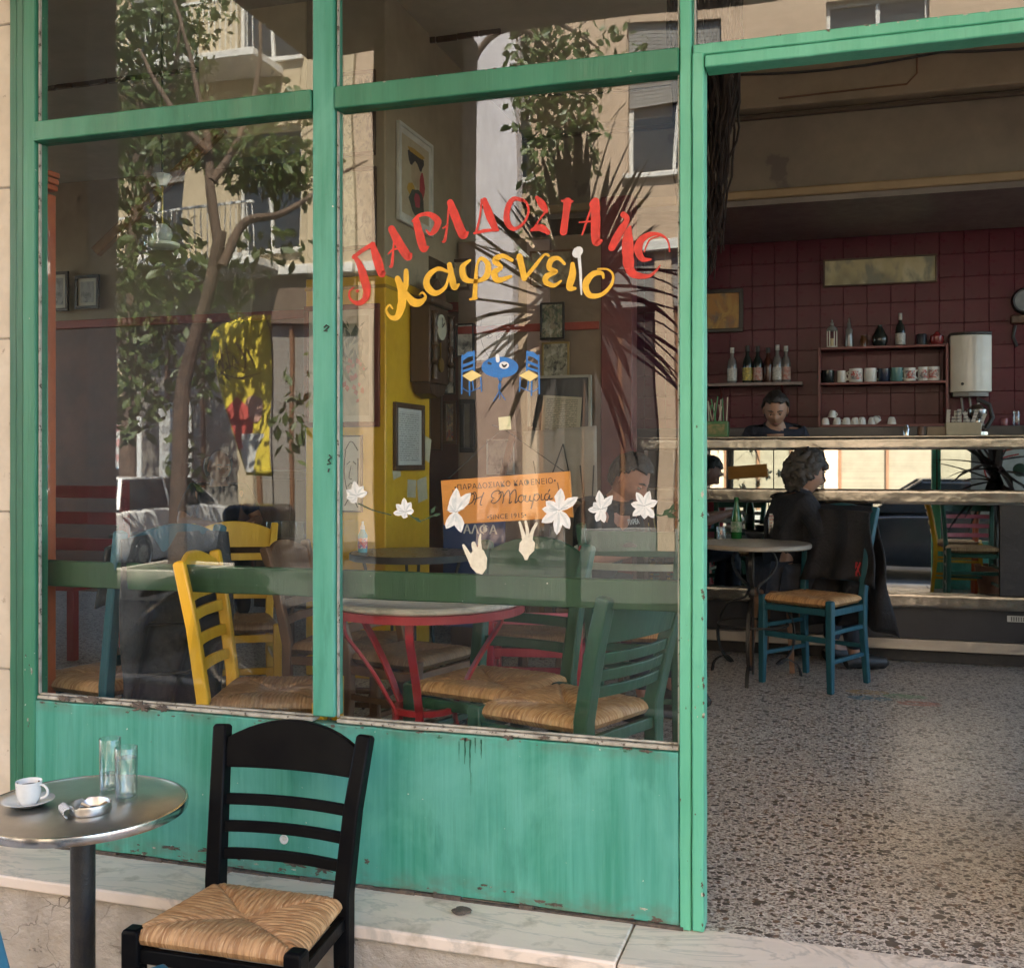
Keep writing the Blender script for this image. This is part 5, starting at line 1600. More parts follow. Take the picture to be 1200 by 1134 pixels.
for s in (-1, 1):
    prof = []
    for k in range(25):
        z = -chh / 2 + 0.02 + (chh - 0.16) * k / 24
        prof.append((0.010 + 0.006 * abs(math.sin(k * 1.9)) + (0.008 if k in (0, 6, 12, 18, 24) else 0), z))
    MB().lathe([(0, prof[0][1])] + prof + [(0, prof[-1][1])], 10, (s * (cw / 2 - 0.02), -0.15, 0)).build('turned_column', DARKW, ck)
for i, (x0, y0, x1, y1, tl_) in enumerate(((496, 512, 504, 540, 14), (477, 562, 487, 583, 3), (489, 560, 500, 587, -9), (460, 548, 469, 560, -12))):
    c, a, b = sidespan(x0, y0, x1, y1)
    t = tag(MB().box(-a / 2, a / 2, -0.0025, -0.001, -b / 2, b / 2).build('paper_slip', M('faded_paper', (0.62, 0.55, 0.38), (0.55, 0.48, 0.32), scale=10), None, smooth=False), ('curling paper slip at the outer edge of the pillar', 'short paper slip low on the pillar, left of a longer one', 'long paper slip low on the pillar, lowest of the slips', 'tiny paper slip below the framed notice')[i], 'paper slip', 'paper slips on the pillar')
    t.location = c
    t.rotation_euler = (0, R(tl_), R(90))

# ================================================================== gallery wall between pillar and bar
gw = thing('picture_wall', 'maroon partition wall crowded with pictures behind the orange sign', 'wall')
GY = 3.75
MB().box(PX1 + 0.0, -1.45, GY, GY + 0.12, 0, 2.62).build('panel', M('brown_partition', (0.24, 0.165, 0.115), (0.18, 0.125, 0.09), scale=3), gw, smooth=False)
MB().box(-1.449, -1.25, GY - 0.02, GY + 0.14, 0, 2.84).build('door_jamb', MAROON, gw, bevel=0.006)
MB().box(-1.93, -1.78, GY - 0.012, GY - 0.001, 0.5, 2.60).build('pale_strip', M('dusty_pink_strip', (0.42, 0.30, 0.28), (0.34, 0.24, 0.22), scale=3), gw, smooth=False)
MB().box(PX1 + 0.001, -1.46, GY - 0.02, GY - 0.0015, 2.02, 2.07).build('red_rail', M('red_trim_paint', (1, 1, 1)), gw, bevel=0.004)
PH = m_picture('grey_portrait', [(0.58, 0.54, 0.49), (0.16, 0.15, 0.14), (0.70, 0.66, 0.60), (0.34, 0.31, 0.29)], 7)
PH2 = m_picture('grey_portrait_b', [(0.52, 0.49, 0.45), (0.13, 0.12, 0.12), (0.68, 0.64, 0.58)], 9)
def wallpic(label, x0, y0, x1, y1, pic, fm, **kw):
    c, a, b = span(x0, y0, x1, y1, GY)
    c.y = GY - kw.pop('off', 0.0025)
    return frame(label, c, a, b, pic, fm, **kw)
wallpic('grey portrait photograph beside the clock', 516, 385, 534, 420, PH, BLKF, fw=0.008)
wallpic('grey portrait of a balding man above the painted chair', 536, 380, 556, 418, PH2, BLKF, fw=0.008)
wallpic('grey photograph below two portraits on the partition', 516, 424, 534, 462, PH2, BLKF, fw=0.008)
c, a, b = span(560, 372, 603, 424, GY)
t = thing('portrait_drawing', 'large pencil drawing of a face on the pale strip', 'drawing', c + Vector((0, -0.016, 0)))
MB().box(-a / 2, a / 2, -0.002, 0, -b / 2, b / 2).build('paper', M('drawing_paper', (0.58, 0.50, 0.45), (0.5, 0.43, 0.38), scale=4), t, smooth=False)
mb = MB()
def line3(pts, wd, sx=1.0):
    q = smooth_stroke([(p[0] * a / 2, p[1] * b / 2, 0) for p in pts], 5)
    mb.tube([Vector((p.x, -0.0024, p.y)) for p in q], wd, 4)
line3([(-.75, .9), (-.8, .2), (-.6, -.4), (-.2, -.9), (.2, -.95), (.6, -.5), (.8, .2), (.8, .9)], 0.0022)
for s in (-1, 1):
    line3([(s * .55, .15), (s * .35, .27), (s * .15, .15), (s * .35, .05), (s * .55, .15)], 0.0018)
    line3([(s * .62, .38), (s * .35, .50), (s * .12, .38)], 0.003)
    line3([(s * .36, .18), (s * .34, .12)], 0.006)
line3([(.06, .15), (.10, -.2), (-.08, -.26)], 0.0018)
line3([(-.3, -.55), (0, -.5), (.3, -.55)], 0.0025)
mb.build('pencil_line', M('graphite', (0.10, 0.09, 0.09)), t, smooth=False)
wallpic('small drawing low on the pale strip', 572, 515, 604, 556, m_picture('pencil_study', [(0.36, 0.34, 0.34), (0.16, 0.15, 0.15), (0.46, 0.43, 0.42)], 14), WHTF, fw=0.006, off=0.0145)
wallpic('brown backed panel next to the pillar', 504, 452, 519, 528, BROWNW, DARKW, fw=0.01)
wallpic('small icon in a dark frame left of the pale strip', 521, 470, 536, 520, m_picture('icon_picture', [(0.25, 0.2, 0.14), (0.5, 0.4, 0.25), (0.3, 0.08, 0.06), (0.1, 0.12, 0.16)], 16), DARKW, fw=0.02)
wallpic('tall dark framed mirror left of the pale strip', 540, 468, 557, 530, M('dim_picture', (0.16, 0.14, 0.11), (0.10, 0.09, 0.07), scale=5), BLKF, fw=0.03)
wallpic('colour photograph of dancers in a black frame on the maroon jamb', 635, 356, 663, 398, m_picture('dancers_photo', [(0.12, 0.15, 0.10), (0.55, 0.52, 0.45), (0.05, 0.06, 0.05), (0.3, 0.25, 0.18)], 13), BLKF, fw=0.012, off=0.024)
wallpic('group photograph in a gilt frame on the maroon jamb', 637, 402, 669, 443, m_picture('group_photo', [(0.28, 0.26, 0.2), (0.05, 0.05, 0.045), (0.45, 0.42, 0.35)], 15), GOLDF, fw=0.012, off=0.024)
wallpic('small landscape in a brown frame above the jamb', 623, 296, 674, 336, m_picture('jamb_landscape', [(0.30, 0.24, 0.17), (0.14, 0.11, 0.08), (0.40, 0.34, 0.25)], 8), BROWNW, fw=0.014, off=0.024)
wallpic('painting in a dark frame under the mezzanine, left of the plant', 508, 306, 552, 340, m_picture('dusky_painting', [(0.34, 0.28, 0.19), (0.16, 0.13, 0.10), (0.45, 0.38, 0.27)], 6), DARKW, fw=0.02)
# blackboard with menu sheets, easel with folded poster
ez = thing('easel', 'wooden easel holding a large folded poster behind the orange sign', 'easel', (0, 0, 0))
EY = 2.75
e0, e1 = at(657, 600, EY), at(690, 790, EY)
MB().bar((at(640, 505, EY).x, EY + 0.03, at(640, 505, EY).z), (at(682, 700, EY - .2).x, EY - 0.22, 0), 0.034, 0.022).build('leg', M('pale_brown_wood', (0.30, 0.16, 0.08), (0.22, 0.11, 0.05), scale=8, stretch=(1, 1, 0.1)), ez, bevel=0.003)
MB().bar((at(600, 505, EY).x, EY + 0.03, at(600, 505, EY).z), (at(530, 700, EY - .2).x, EY - 0.22, 0), 0.034, 0.022).build('leg', BROWNW, ez, bevel=0.003)
MB().bar((at(620, 500, EY).x, EY + 0.03, at(620, 500, EY).z), (at(615, 700, EY + .5).x, EY + 0.42, 0), 0.03, 0.022).build('leg', BROWNW, ez, bevel=0.003)
zt = at(620, 592, EY - 0.09).z
MB().bar((at(560, 592, EY).x, EY - 0.10, zt), (at(700, 592, EY).x, EY - 0.10, zt), 0.035, 0.02).build('ledge', BROWNW, ez, bevel=0.003)
q = [at(617, 506, EY), at(702, 499, EY), at(704, 590, EY), at(616, 590, EY)]
ps = thing('folded_poster', 'large grey poster with fold creases standing on the easel', 'poster')
mb = MB()
rows = []
for i in range(17):
    row = []
    for j in range(11):
        u, v = i / 16, j / 10
        p = q[0].lerp(q[1], u).lerp(q[3].lerp(q[2], u), v)
        crease = 0.010 * (abs((u * 2) % 1 - 0.5)) + 0.008 * abs((v * 2) % 1 - 0.5)
        row.append((p.x, EY - 0.055 - 0.02 * v - crease, p.z))
    rows.append(row)
mb.grid(rows)
mb.build('sheet', M('grey_brown_poster', (0.40, 0.35, 0.30), (0.32, 0.28, 0.24), scale=3, rough=0.6), ps, solid=0.002)
mb = MB()
for (x0, y0), (x1, y1) in (((640, 575), (660, 520)), ((660, 520), (668, 560)), ((680, 545), (684, 585)), ((684, 585), (694, 585)), ((694, 585), (696, 545)), ((625, 540), (632, 580))):
    a, b = at(x0, y0, EY - 0.095), at(x1, y1, EY - 0.095)
    mb.tube([a, b], 0.004, 4)
mb.build('black_drawing', BLACKI, ps)
bb = thing('blackboard', 'blackboard in a pale frame behind the typed menu', 'blackboard', (0, 0, 0))
BY = 3.2
c, a, b = span(622, 444, 690, 520, BY)
MB().cbox((c.x, BY, c.z), (a, 0.02, b)).build('board', DARKB, bb, bevel=0.003)
mb = MB()
for s in (-1, 1):
    mb.cbox((c.x + s * (a / 2 + 0.008), BY, c.z), (0.016, 0.03, b + 0.03))
    mb.cbox((c.x, BY, c.z + s * (b / 2 + 0.008)), (a, 0.03, 0.016))
mb.build('frame', M('pale_frame', (0.40, 0.38, 0.33)), bb, bevel=0.002)
mb = MB()
for s in (-1, 1):
    mb.bar((c.x + s * a * 0.35, BY + 0.03, c.z + b / 2), (c.x + s * a * 0.5, BY + 0.25, 0), 0.03, 0.02)
    mb.bar((c.x + s * a * 0.45, BY - 0.0, c.z - b / 2), (c.x + s * a * 0.5, BY - 0.12, 0), 0.03, 0.02)
mb.build('stand', BROWNW, bb)
c, a, b = span(632, 464, 678, 510, 3.12)
mn = tag(MB().box(-a / 2, a / 2, -0.002, 0.0, -b / 2, b / 2).build('typed_menu', m_print('typed_menu_print', (0.52, 0.45, 0.34), (0.16, 0.14, 0.12), 22), None, smooth=False), 'typed menu sheet tilted in front of the blackboard', 'menu')
mn.location = (c.x, 3.175, c.z)
mn.rotation_euler = (0, R(4), 0)
bl = thing('blue_sign', 'blue board with white letters under the orange sign', 'sign')
c, a, b = span(520, 606, 592, 690, 2.35)
MB().cbox((c.x, 2.35, c.z - 0.1), (a, 0.02, b + 0.2)).build('board', M('navy_board', (0.02, 0.05, 0.16), (0.015, 0.04, 0.12), scale=4), bl, bevel=0.003)
MB().box(c.x - a * .4, c.x + a * .4, 2.362, 2.42, 0, c.z - b / 2).build('support', DARKW, bl)
text('ΑΛΦΑ', 0.062, (at(562, 621, 2.33).x, 2.3385, at(562, 621, 2.33).z), bl, CHALK, bold=0.001)

# ================================================================== the bar
bar = thing('bar_counter', 'mirror fronted bar counter with dented steel bands', 'bar counter', (0, 0, 0))
CY, BX0, BX1 = 4.0, -1.62, 2.6
def bandz(y0, y1, Y=CY):
    return at(1000, y1, Y).z, at(1000, y0, Y).z
z0, z1 = bandz(513, 527)
def dented_band(name, y_front, z0, z1, depth, seed):
    mb = MB()
    rows = []
    nx_, nz_ = 260, 8
    for j in range(nz_ + 1):
        row = []
        for i in range(nx_ + 1):
            x = BX0 + (BX1 - BX0) * i / nx_
            z = z0 + (z1 - z0) * j / nz_
            d = 0.0016 * mnoise.noise(Vector((x * 6, z * 9, seed))) + 0.0010 * mnoise.noise(Vector((x * 24, z * 30, seed + 4)))
            row.append((x, y_front + d + (0.004 if j in (0, nz_) else 0.0), z))
        rows.append(row)
    mb.grid(rows)
    mb.box(BX0, BX1, y_front + 0.016, y_front + depth, z0 + 0.001, z1 - 0.001)
    return mb.build(name, STEEL, bar)
dented_band('steel_band', CY - 0.02, z0, z1, 0.1, 1.0)
zt_ = z1
m0, m1 = bandz(527, 573)
dented_band('steel_band', CY - 0.02, *bandz(573, 590), 0.1, 7.0)
n0, n1 = bandz(590, 692)
dented_band('steel_ledge', CY - 0.05, *bandz(692, 708), 0.13, 12.0)
for x0 in (BX0, -0.42, 0.52):
    x1 = {BX0: -0.42, -0.42: 0.52, 0.52: 2.6}[x0]
    MB().box(x0 + 0.003, x1 - 0.003, CY + 0.010, CY + 0.016, m0 + 0.001, m1 - 0.001).build('mirror_panel', MIRROR, bar, smooth=False)
xs = (BX0, -0.45, 0.86)
for x0, x1 in zip(xs, xs[1:]):
    MB().box(x0 + 0.003, x1 - 0.003, CY + 0.010, CY + 0.016, n0 + 0.001, n1 - 0.001).build('mirror_panel', MIRROR, bar, smooth=False)
MB().box(0.863, BX1, CY + 0.008, CY + 0.016, n0 + 0.001, n1 - 0.001).build('black_panel', DARKB, bar, smooth=False)
p0, p1 = bandz(708, 745)
MB().box(BX0, BX1, CY + 0.03, CY + 0.1, p0, p1 - 0.001).build('base_panel', DARKB, bar, smooth=False)
MB().box(BX0, BX1, CY + 0.0, CY + 0.1, p0 - 0.068, p0 - 0.001).build('kick_rail', m_steel('dull_steel', (0.05, 1, 1), 0.4, (0.42, 0.40, 0.36), (0.3, 0.28, 0.26)), bar, bevel=0.004)
MB().box(BX0, BX1, CY + 0.06, CY + 0.1, 0.0, p0 - 0.07).build('toe_recess', BLACKI, bar, smooth=False)
MB().box(BX0, BX1, CY + 0.102, CY + 0.60, 0.0, zt_ - 0.03).build('carcass', DARKW, bar, smooth=False)
MB().box(BX0 - 0.01, BX1, CY - 0.012, CY + 0.62, zt_ + 0.001, zt_ + 0.012).build('steel_top', STEEL, bar, bevel=0.003)
c, a, b = span(1180, 721, 1199, 729, CY + 0.03)
mb = MB()
mb.cbox((c.x + 0.03, CY + 0.026, c.z), (a + 0.06, 0.006, b))
gr = mb.build('vent_plate', M('pale_vent', (0.5, 0.5, 0.47)), bar, bevel=0.002)
mb = MB()
for i in range(9):
    mb.cbox((c.x - 0.02 + i * 0.013, CY + 0.022, c.z), (0.004, 0.003, b * 0.7))
mb.build('slot', BLACKI, gr, smooth=False)
ZT = zt_ + 0.0125

# shelf unit with mugs
SHELF = M('maroon_shelf_paint', (0.17, 0.035, 0.035), (0.12, 0.025, 0.026), scale=6, rough=0.4)
SY0, SY1 = 5.28, 5.488
u0, u1 = at(962, 450, SY0).x, at(1108, 450, SY0).x
ztop, zmid, zbot = at(1030, 405, SY0).z, at(1030, 447, SY0).z, at(1030, 497, SY0).z
su = thing('mug_shelf', 'maroon wall shelf unit holding mugs and coffee cups', 'shelf')
for nm, z in (('top_board', ztop), ('middle_board', zmid), ('bottom_board', zbot)):
    MB().box(u0 - (0.0 if nm != 'bottom_board' else 0.0), u1 + (0.0 if nm != 'bottom_board' else 0.03), SY0, SY1, z - 0.018, z).build(nm, SHELF, su, bevel=0.002)
for x in (u0 - 0.020, u1 + 0.002):
    MB().box(x, x + 0.018, SY0 + 0.002, SY1, zbot - 0.02, ztop).build('side_board', SHELF, su, bevel=0.002)
MB().box(-1.6, 2.6, SY0 - 0.06, SY1, zbot - 0.10, zbot - 0.0185).build('work_shelf', DARKB, su, bevel=0.004)
def mug(label, px_, z, col, r=0.040, h=0.098, hang=0, lab=None):
    m_ = col
    x = at(px_, 440, SY0 + 0.07).x
    t = thing('mug', label, 'mug', (x, SY0 + 0.075, z + 0.0005), hang, 'mugs on the maroon shelf')
    MB().lathe([(0, 0), (r * 0.92, 0), (r, 0.004), (r, h), (r - 0.004, h), (r - 0.005, 0.008), (0, 0.007)], 22).build('bowl', m_, t, ang=50)
    mb = MB()
    mb.tube([(r + 0.026 * math.sin(k * PI / 9) - 0.003, 0, h * 0.5 + h * 0.3 * math.cos(k * PI / 9)) for k in range(10)], 0.006, 6)
    mb.build('handle', m_, t)
    if lab:
        mb = MB()
        n = 9
        rows = [[((r + 0.0008) * math.cos(a_), (r + 0.0008) * math.sin(a_), z_) for a_ in [R(-hang * 57.3 - 90 - 50 + 100 * k / n) for k in range(n + 1)]] for z_ in (h * 0.2, h * 0.8)]
        mb.grid(rows)
        mb.build('print', lab, t)
    return t
MW, MBK, MTL, MGR = WHITE, M('black_glaze', (0.02, 0.025, 0.025), rough=0.15), M('teal_glaze', (0.12, 0.27, 0.27), rough=0.2), M('grey_glaze', (0.30, 0.31, 0.29), rough=0.2)
PR1 = m_picture('mug_print_dark', [(0.7, 0.69, 0.66), (0.15, 0.15, 0.15), (0.5, 0.08, 0.06)], 30)
PR2 = m_picture('mug_print_red', [(0.7, 0.69, 0.66), (0.45, 0.07, 0.05), (0.2, 0.2, 0.2)], 26)
mug('black mug at the left end of the shelf', 970, zmid, MBK, 0.046, 0.092, R(180))
mug('white mug with its handle turned out beside the black mug', 986, zmid, MW, 0.030, 0.088, R(-15))
mug('wide white printed mug left of centre on the shelf', 1003, zmid, MW, 0.048, 0.10, R(180), PR1)
mug('plain white mug with its handle to the right', 1020, zmid, MW, 0.044, 0.10, R(0))
mug('dark navy mug between white and teal mugs', 1036, zmid, M('navy_glaze', (0.02, 0.03, 0.06), rough=0.15), 0.042, 0.095, R(180))
mug('pale teal mug right of the navy mug', 1051, zmid, MTL, 0.044, 0.10, R(180))
mug('white mug with a red motif on the shelf', 1066, zmid, MW, 0.042, 0.096, R(200), PR2)
mug('white mug with a grey motif, second from the right', 1082, zmid, MW, 0.036, 0.10, R(190), PR1)
mug('white mug with a red stripe at the right end', 1094, zmid, MW, 0.044, 0.10, R(170), PR2)
CUPG = [(0, 0), (0.031, 0), (0.031, 0.003), (0.027, 0.03), (0.021, 0.048), (0.014, 0.053), (0, 0.053)]
cups = [(967, 0, 0, 'upturned white cup at the left end of the bottom board'), (975, 0.053, 8, 'white cup balanced on top of two upturned cups'), (981, 0, 0, 'upturned white cup under the balanced one, right of the first'), (992, 0, 0, 'third upturned white cup from the left'), (1002, 0, 0, 'fourth upturned white cup from the left'), (1010, 0, 0, 'fifth upturned white cup from the left'),
        (1022, 0, 0, 'upturned cup with another leaning on its right'), (1029, 0.0, -38, 'white cup tipped on its side against its neighbour'), (1045, 0.0, 0, 'single upturned cup standing apart on the right')]
for px_, dz, tl_, lb in cups:
    x = at(px_, 490, SY0 + 0.06).x
    t = thing('coffee_cup', lb, 'cup', (x, SY0 + 0.06, zbot + 0.0005 + dz + (0.012 if tl_ < -20 else 0)), 0, 'upturned coffee cups on the bottom board', rot=(0, R(tl_), 0))
    MB().lathe(CUPG, 18).build('bowl', WHITE, t, ang=50)
    a_ = random.uniform(0, 6)
    mb = MB()
    mb.tube([((0.026 + 0.015 * math.sin(k * PI / 7)) * math.cos(a_), (0.026 + 0.015 * math.sin(k * PI / 7)) * math.sin(a_), 0.026 + 0.012 * math.cos(k * PI / 7)) for k in range(8)], 0.003, 5)
    mb.build('handle', WHITE, t)
# on top of the unit
def place(px_, Y):
    return at(px_, 450, Y).x
DKG = M('dark_bottle_glass', (0.015, 0.02, 0.018), (0.03, 0.035, 0.03), rough=0.08, bmp=0)
CLG = M('clear_bottle_glass', (0.20, 0.19, 0.18), (0.12, 0.11, 0.11), rough=0.08, bmp=0, spec=0.8)
LBW = M('white_bottle_label', (0.62, 0.61, 0.57), (0.3, 0.3, 0.28), scale=50)
LBY = M('yellow_bottle_label', (0.60, 0.48, 0.10), (0.2, 0.16, 0.06), scale=60)
LBR = M('cream_red_label', (0.50, 0.42, 0.36), (0.35, 0.08, 0.06), scale=40)
t = thing('lantern', 'small white lantern with a pointed lid on the shelf top', 'lantern', (place(975, 5.36), 5.36, ztop + 0.0005))
MB().lathe([(0, 0), (0.038, 0), (0.038, 0.012), (0, 0.012)], 12).build('base', CHALK, t)
for k in range(6):
    a_ = k * PI / 3
    MB().bar((0.033 * math.cos(a_), 0.033 * math.sin(a_), 0.012), (0.033 * math.cos(a_), 0.033 * math.sin(a_), 0.125), 0.007, 0.007).build('post', CHALK, t)
MB().lathe([(0, 0.125), (0.040, 0.125), (0.036, 0.14), (0.012, 0.165), (0.014, 0.18), (0.006, 0.19), (0.008, 0.20), (0, 0.212)], 14).build('lid', M('grey_metal', (0.3, 0.3, 0.28), metal=0.6), t)
MB().lathe([(0, 0.012), (0.016, 0.012), (0.016, 0.07), (0, 0.07)], 12).build('candle', M('cream_wax', (0.6, 0.5, 0.3)), t)
bottle('slim clear decanter with a stopper on the shelf top', (place(995, 5.36), 5.36, ztop + 0.0005), [(0, 0), (0.028, 0), (0.03, 0.02), (0.024, 0.09), (0.026, 0.13), (0.012, 0.15), (0.014, 0.175), (0.007, 0.19), (0.009, 0.205), (0, 0.22)], CLG)
bottle('dark round jug on the shelf top', (place(1031, 5.36), 5.36, ztop + 0.0005), [(0, 0), (0.04, 0), (0.055, 0.03), (0.055, 0.07), (0.03, 0.12), (0.014, 0.145), (0.016, 0.155), (0, 0.155)], DKG)
bottle('wine bottle with a white label on the shelf top', (place(1055, 5.36), 5.36, ztop + 0.0005), [(0, 0), (0.032, 0), (0.034, 0.004), (0.034, 0.12), (0.026, 0.15), (0.013, 0.17), (0.012, 0.23), (0, 0.232)], DKG, (0.013, 0.185, 0.235, LBW), (0.0342, 0.01, 0.09, LBW))
bottle('small brown jar on the shelf top', (place(1012, 5.36), 5.36, ztop + 0.0005), [(0, 0), (0.025, 0), (0.027, 0.05), (0.02, 0.07), (0.02, 0.085), (0, 0.085)], M('amber_glass', (0.12, 0.05, 0.02), rough=0.1))
bottle('dark squat tin on the shelf top', (place(1080, 5.36), 5.36, ztop + 0.0005), [(0, 0), (0.035, 0), (0.035, 0.07), (0.03, 0.08), (0, 0.08)], DARKB, cat='tin', name='tin')
bottle('glossy red pot at the right end of the shelf top', (place(1098, 5.36), 5.36, ztop + 0.0005), [(0, 0), (0.035, 0), (0.05, 0.03), (0.045, 0.065), (0.02, 0.08), (0.008, 0.095), (0, 0.098)], M('red_glaze', (0.24, 0.03, 0.03), rough=0.15), cat='pot', name='pot')
# left bottle shelf
LZ = at(880, 449, 5.36).z
ls = thing('bottle_shelf', 'narrow wall shelf with liquor bottles left of the barman', 'shelf')
MB().box(at(826, 450, 5.3).x - 0.2, at(940, 450, 5.3).x, 5.29, 5.488, LZ - 0.022, LZ).build('board', M('grey_shelf', (0.26, 0.20, 0.18)), ls, bevel=0.002)
for x in (-0.9, -0.45):
    MB().prism([(x, 5.488, LZ - 0.023), (x, 5.32, LZ - 0.023), (x, 5.488, LZ - 0.14)], (0.015, 0, 0)).build('bracket', SHELF, ls)
LIQ = [(0, 0), (0.034, 0), (0.036, 0.005), (0.036, 0.14), (0.030, 0.175), (0.014, 0.205), (0.0135, 0.27), (0, 0.272)]
for px_, mt, lb, lab, sc2 in ((858, CLG, 'clear spirits bottle with a white collar, leftmost on the bottle shelf', LBW, 0.98), (876, DKG, 'dark bottle with a yellow label on the bottle shelf', LBY, 1.02), (888, DKG, 'dark bottle with a cream label beside the yellow labelled one', LBR, 1.0), (900, M('brown_bottle_glass', (0.07, 0.025, 0.015), rough=0.1), 'plain brown bottle in the middle of the bottle shelf', None, 0.95), (911, CLG, 'clear bottle with a tall white label behind the barman', LBW, 1.02), (921, CLG, 'rightmost clear bottle with a cream label on the bottle shelf', LBR, 0.98)):
    t = bottle(lb, (place(px_, 5.38), 5.38, LZ + 0.0005), [(r_ * sc2, z_ * sc2) for r_, z_ in LIQ], mt, (0.0155, 0.235 * sc2, 0.276 * sc2, LBW if mt is CLG else BLACKI), (0.0362 * sc2, 0.02, 0.115, lab) if lab else None, group='liquor bottles on the wall shelf')
# pictures on the tiles
c, a, b = span(965, 305, 1098, 331, 5.488)
frame('long narrow landscape picture high on the maroon tiles', Vector((c.x, 5.488, c.z)), a, b, m_picture('hill_landscape', [(0.42, 0.36, 0.20), (0.14, 0.14, 0.10), (0.50, 0.45, 0.28), (0.20, 0.20, 0.15)], 2.5, dist=0.4), DARKW, tilt=0.0, fw=0.012)
c, a, b = span(812, 341, 871, 389, 5.488)
frame('orange picture in a black frame on the tiles above the bottles', Vector((c.x, 5.488, c.z)), a, b, m_picture('orange_painting', [(0.40, 0.20, 0.06), (0.10, 0.12, 0.13), (0.28, 0.13, 0.05), (0.45, 0.28, 0.08)], 4), BLKF, fw=0.03)
# water heater
hx0, hx1 = at(1114, 430, 5.27).x, at(1163, 430, 5.27).x
hz0, hz1 = at(1138, 459, 5.27).z, at(1138, 392, 5.27).z
wh = thing('water_heater', 'white wall mounted water heater with a curved front right of the mugs', 'water heater')
HW = hx1 - hx0
mb = MB()
n = 16
prof = [((hx0 + hx1) / 2 - HW / 2, 5.488)] + [((hx0 + hx1) / 2 - HW / 2 + HW * k / n, 5.30 - 0.045 * math.sin(PI * k / n)) for k in range(n + 1)] + [((hx0 + hx1) / 2 + HW / 2, 5.488)]
mb.prism([(x, y, hz0) for x, y in prof], (0, 0, hz1 - hz0))
mb.build('casing', M('white_enamel', (0.66, 0.63, 0.56), (0.58, 0.55, 0.48), scale=4, rough=0.22), wh, bevel=0.006)
mb = MB()
mb.prism([(x, y - 0.004, hz1 + 0.001) for x, y in prof], (0, 0, 0.018))
mb.build('top_cap', BLACKI, wh, bevel=0.003)
mb = MB()
mb.prism([(x + (0.02 if x < (hx0 + hx1) / 2 else -0.02), y + 0.01, hz0 - 0.03) for x, y in prof], (0, 0, 0.028))
mb.build('bottom_cap', M('grey_plastic', (0.3, 0.29, 0.27)), wh, bevel=0.003)
MB().lathe([(0, 0), (0.010, 0), (0.010, 0.01), (0, 0.01)], 14).xf(Matrix.Translation((hx0 + HW * 0.28, 5.262, hz0 + 0.055)) @ Matrix.Rotation(R(90), 4, 'X')).build('badge', BLACKI, wh)
mb = MB()
for k in range(3):
    x = hx0 + HW * (0.3 + 0.2 * k)
    mb.tube([(x, 5.40, hz0 - 0.03), (x + 0.01, 5.40, hz0 - 0.12), (x + 0.05 * (k - 1), 5.44, hz0 - 0.26)], 0.008, 6)
mb.build('pipe', M('grey_metal', (1, 1, 1)), wh)
# small things on the work shelf and bar top
def onbar(px_, Y=4.35):
    p = at(px_, 500, Y)
    return Vector((p.x, Y, ZT))
bx = thing('carton', 'low cream carton full of packets on the bar top under the water heater', 'box', onbar(1128, 4.38))
MB().box(-0.10, 0.10, -0.06, 0.06, 0, 0.085).build('carton_body', M('cream_card', (0.50, 0.43, 0.30), (0.42, 0.36, 0.25), scale=8), bx, bevel=0.003)
mb = MB()
for k in range(8):
    x = -0.085 + k * 0.024
    mb.box(-0.011, 0.011, -0.003, 0.003, 0, random.uniform(0.10, 0.15), Matrix.Translation((x, random.uniform(-.03, .03), 0.02)) @ Matrix.Rotation(random.uniform(-.4, .4), 4, 'Y'))
mb.build('packet', m_print('packet_print', (0.55, 0.53, 0.48), (0.1, 0.1, 0.12), 7), bx, smooth=False)
ts = thing('juice_press', 'steel and black juice press standing behind the cream carton', 'juice press', onbar(1145, 4.50))
mb = MB().lathe([(0, 0.0), (0.07, 0.0), (0.07, 0.03), (0.03, 0.05), (0.03, 0.10), (0.055, 0.13), (0.06, 0.17), (0.03, 0.20), (0, 0.205)], 20)
mb.build('body', m_steel('press_steel', (1, 1, 1), 0.25), ts)
MB().tube([(0.05, 0, 0.05), (0.09, 0, 0.12), (0.07, 0, 0.20), (0.0, 0, 0.235)], 0.014, 8).build('lever', BLACKI, ts)
bx2 = thing('carton', 'small brown carton left of the cream one on the bar top', 'box', onbar(1098, 4.38))
MB().box(-0.06, 0.06, -0.05, 0.05, 0, 0.06).build('carton_body', M('brown_card', (0.30, 0.21, 0.13)), bx2, bevel=0.003)
bottle('small steel shaker on the bar top', onbar(1062, 4.30), [(0, 0), (0.019, 0), (0.02, 0.045), (0.015, 0.055), (0.012, 0.07), (0, 0.074)], m_steel('shaker_steel', (1, 1, 1), 0.2), cat='shaker', name='shaker')
bottle('brown jar on the bar top beside the shaker', onbar(1079, 4.30), [(0, 0), (0.018, 0), (0.02, 0.05), (0.014, 0.06), (0, 0.062)], BROWNW, cat='jar', name='jar')
gb = thing('straw_holder', 'green tin full of drinking straws at the left end of the bar', 'straw holder', onbar(840, 4.25))
MB().box(-0.075, 0.075, -0.04, 0.04, 0, 0.105).build('tin', M('green_tin', (0.03, 0.16, 0.05), (0.10, 0.2, 0.06), scale=10, rough=0.35), gb, bevel=0.004)
MB().box(-0.055, 0.055, -0.0415, -0.0405, 0.02, 0.085).build('print', M('tan_print', (0.35, 0.28, 0.12), (0.1, 0.18, 0.06), scale=30), gb, smooth=False)
for k in range(11):
    x = -0.06 + 0.012 * k
    MB().tube([(x, random.uniform(-.02, .02), 0.02), (x + random.uniform(-.05, .05), random.uniform(-.03, .03), random.uniform(0.20, 0.28))], 0.004, 6).build('straw', M('pale_straw_plastic', (0.55, 0.5, 0.4)) if k % 3 else M('green_straw', (0.1, 0.3, 0.12)), gb)
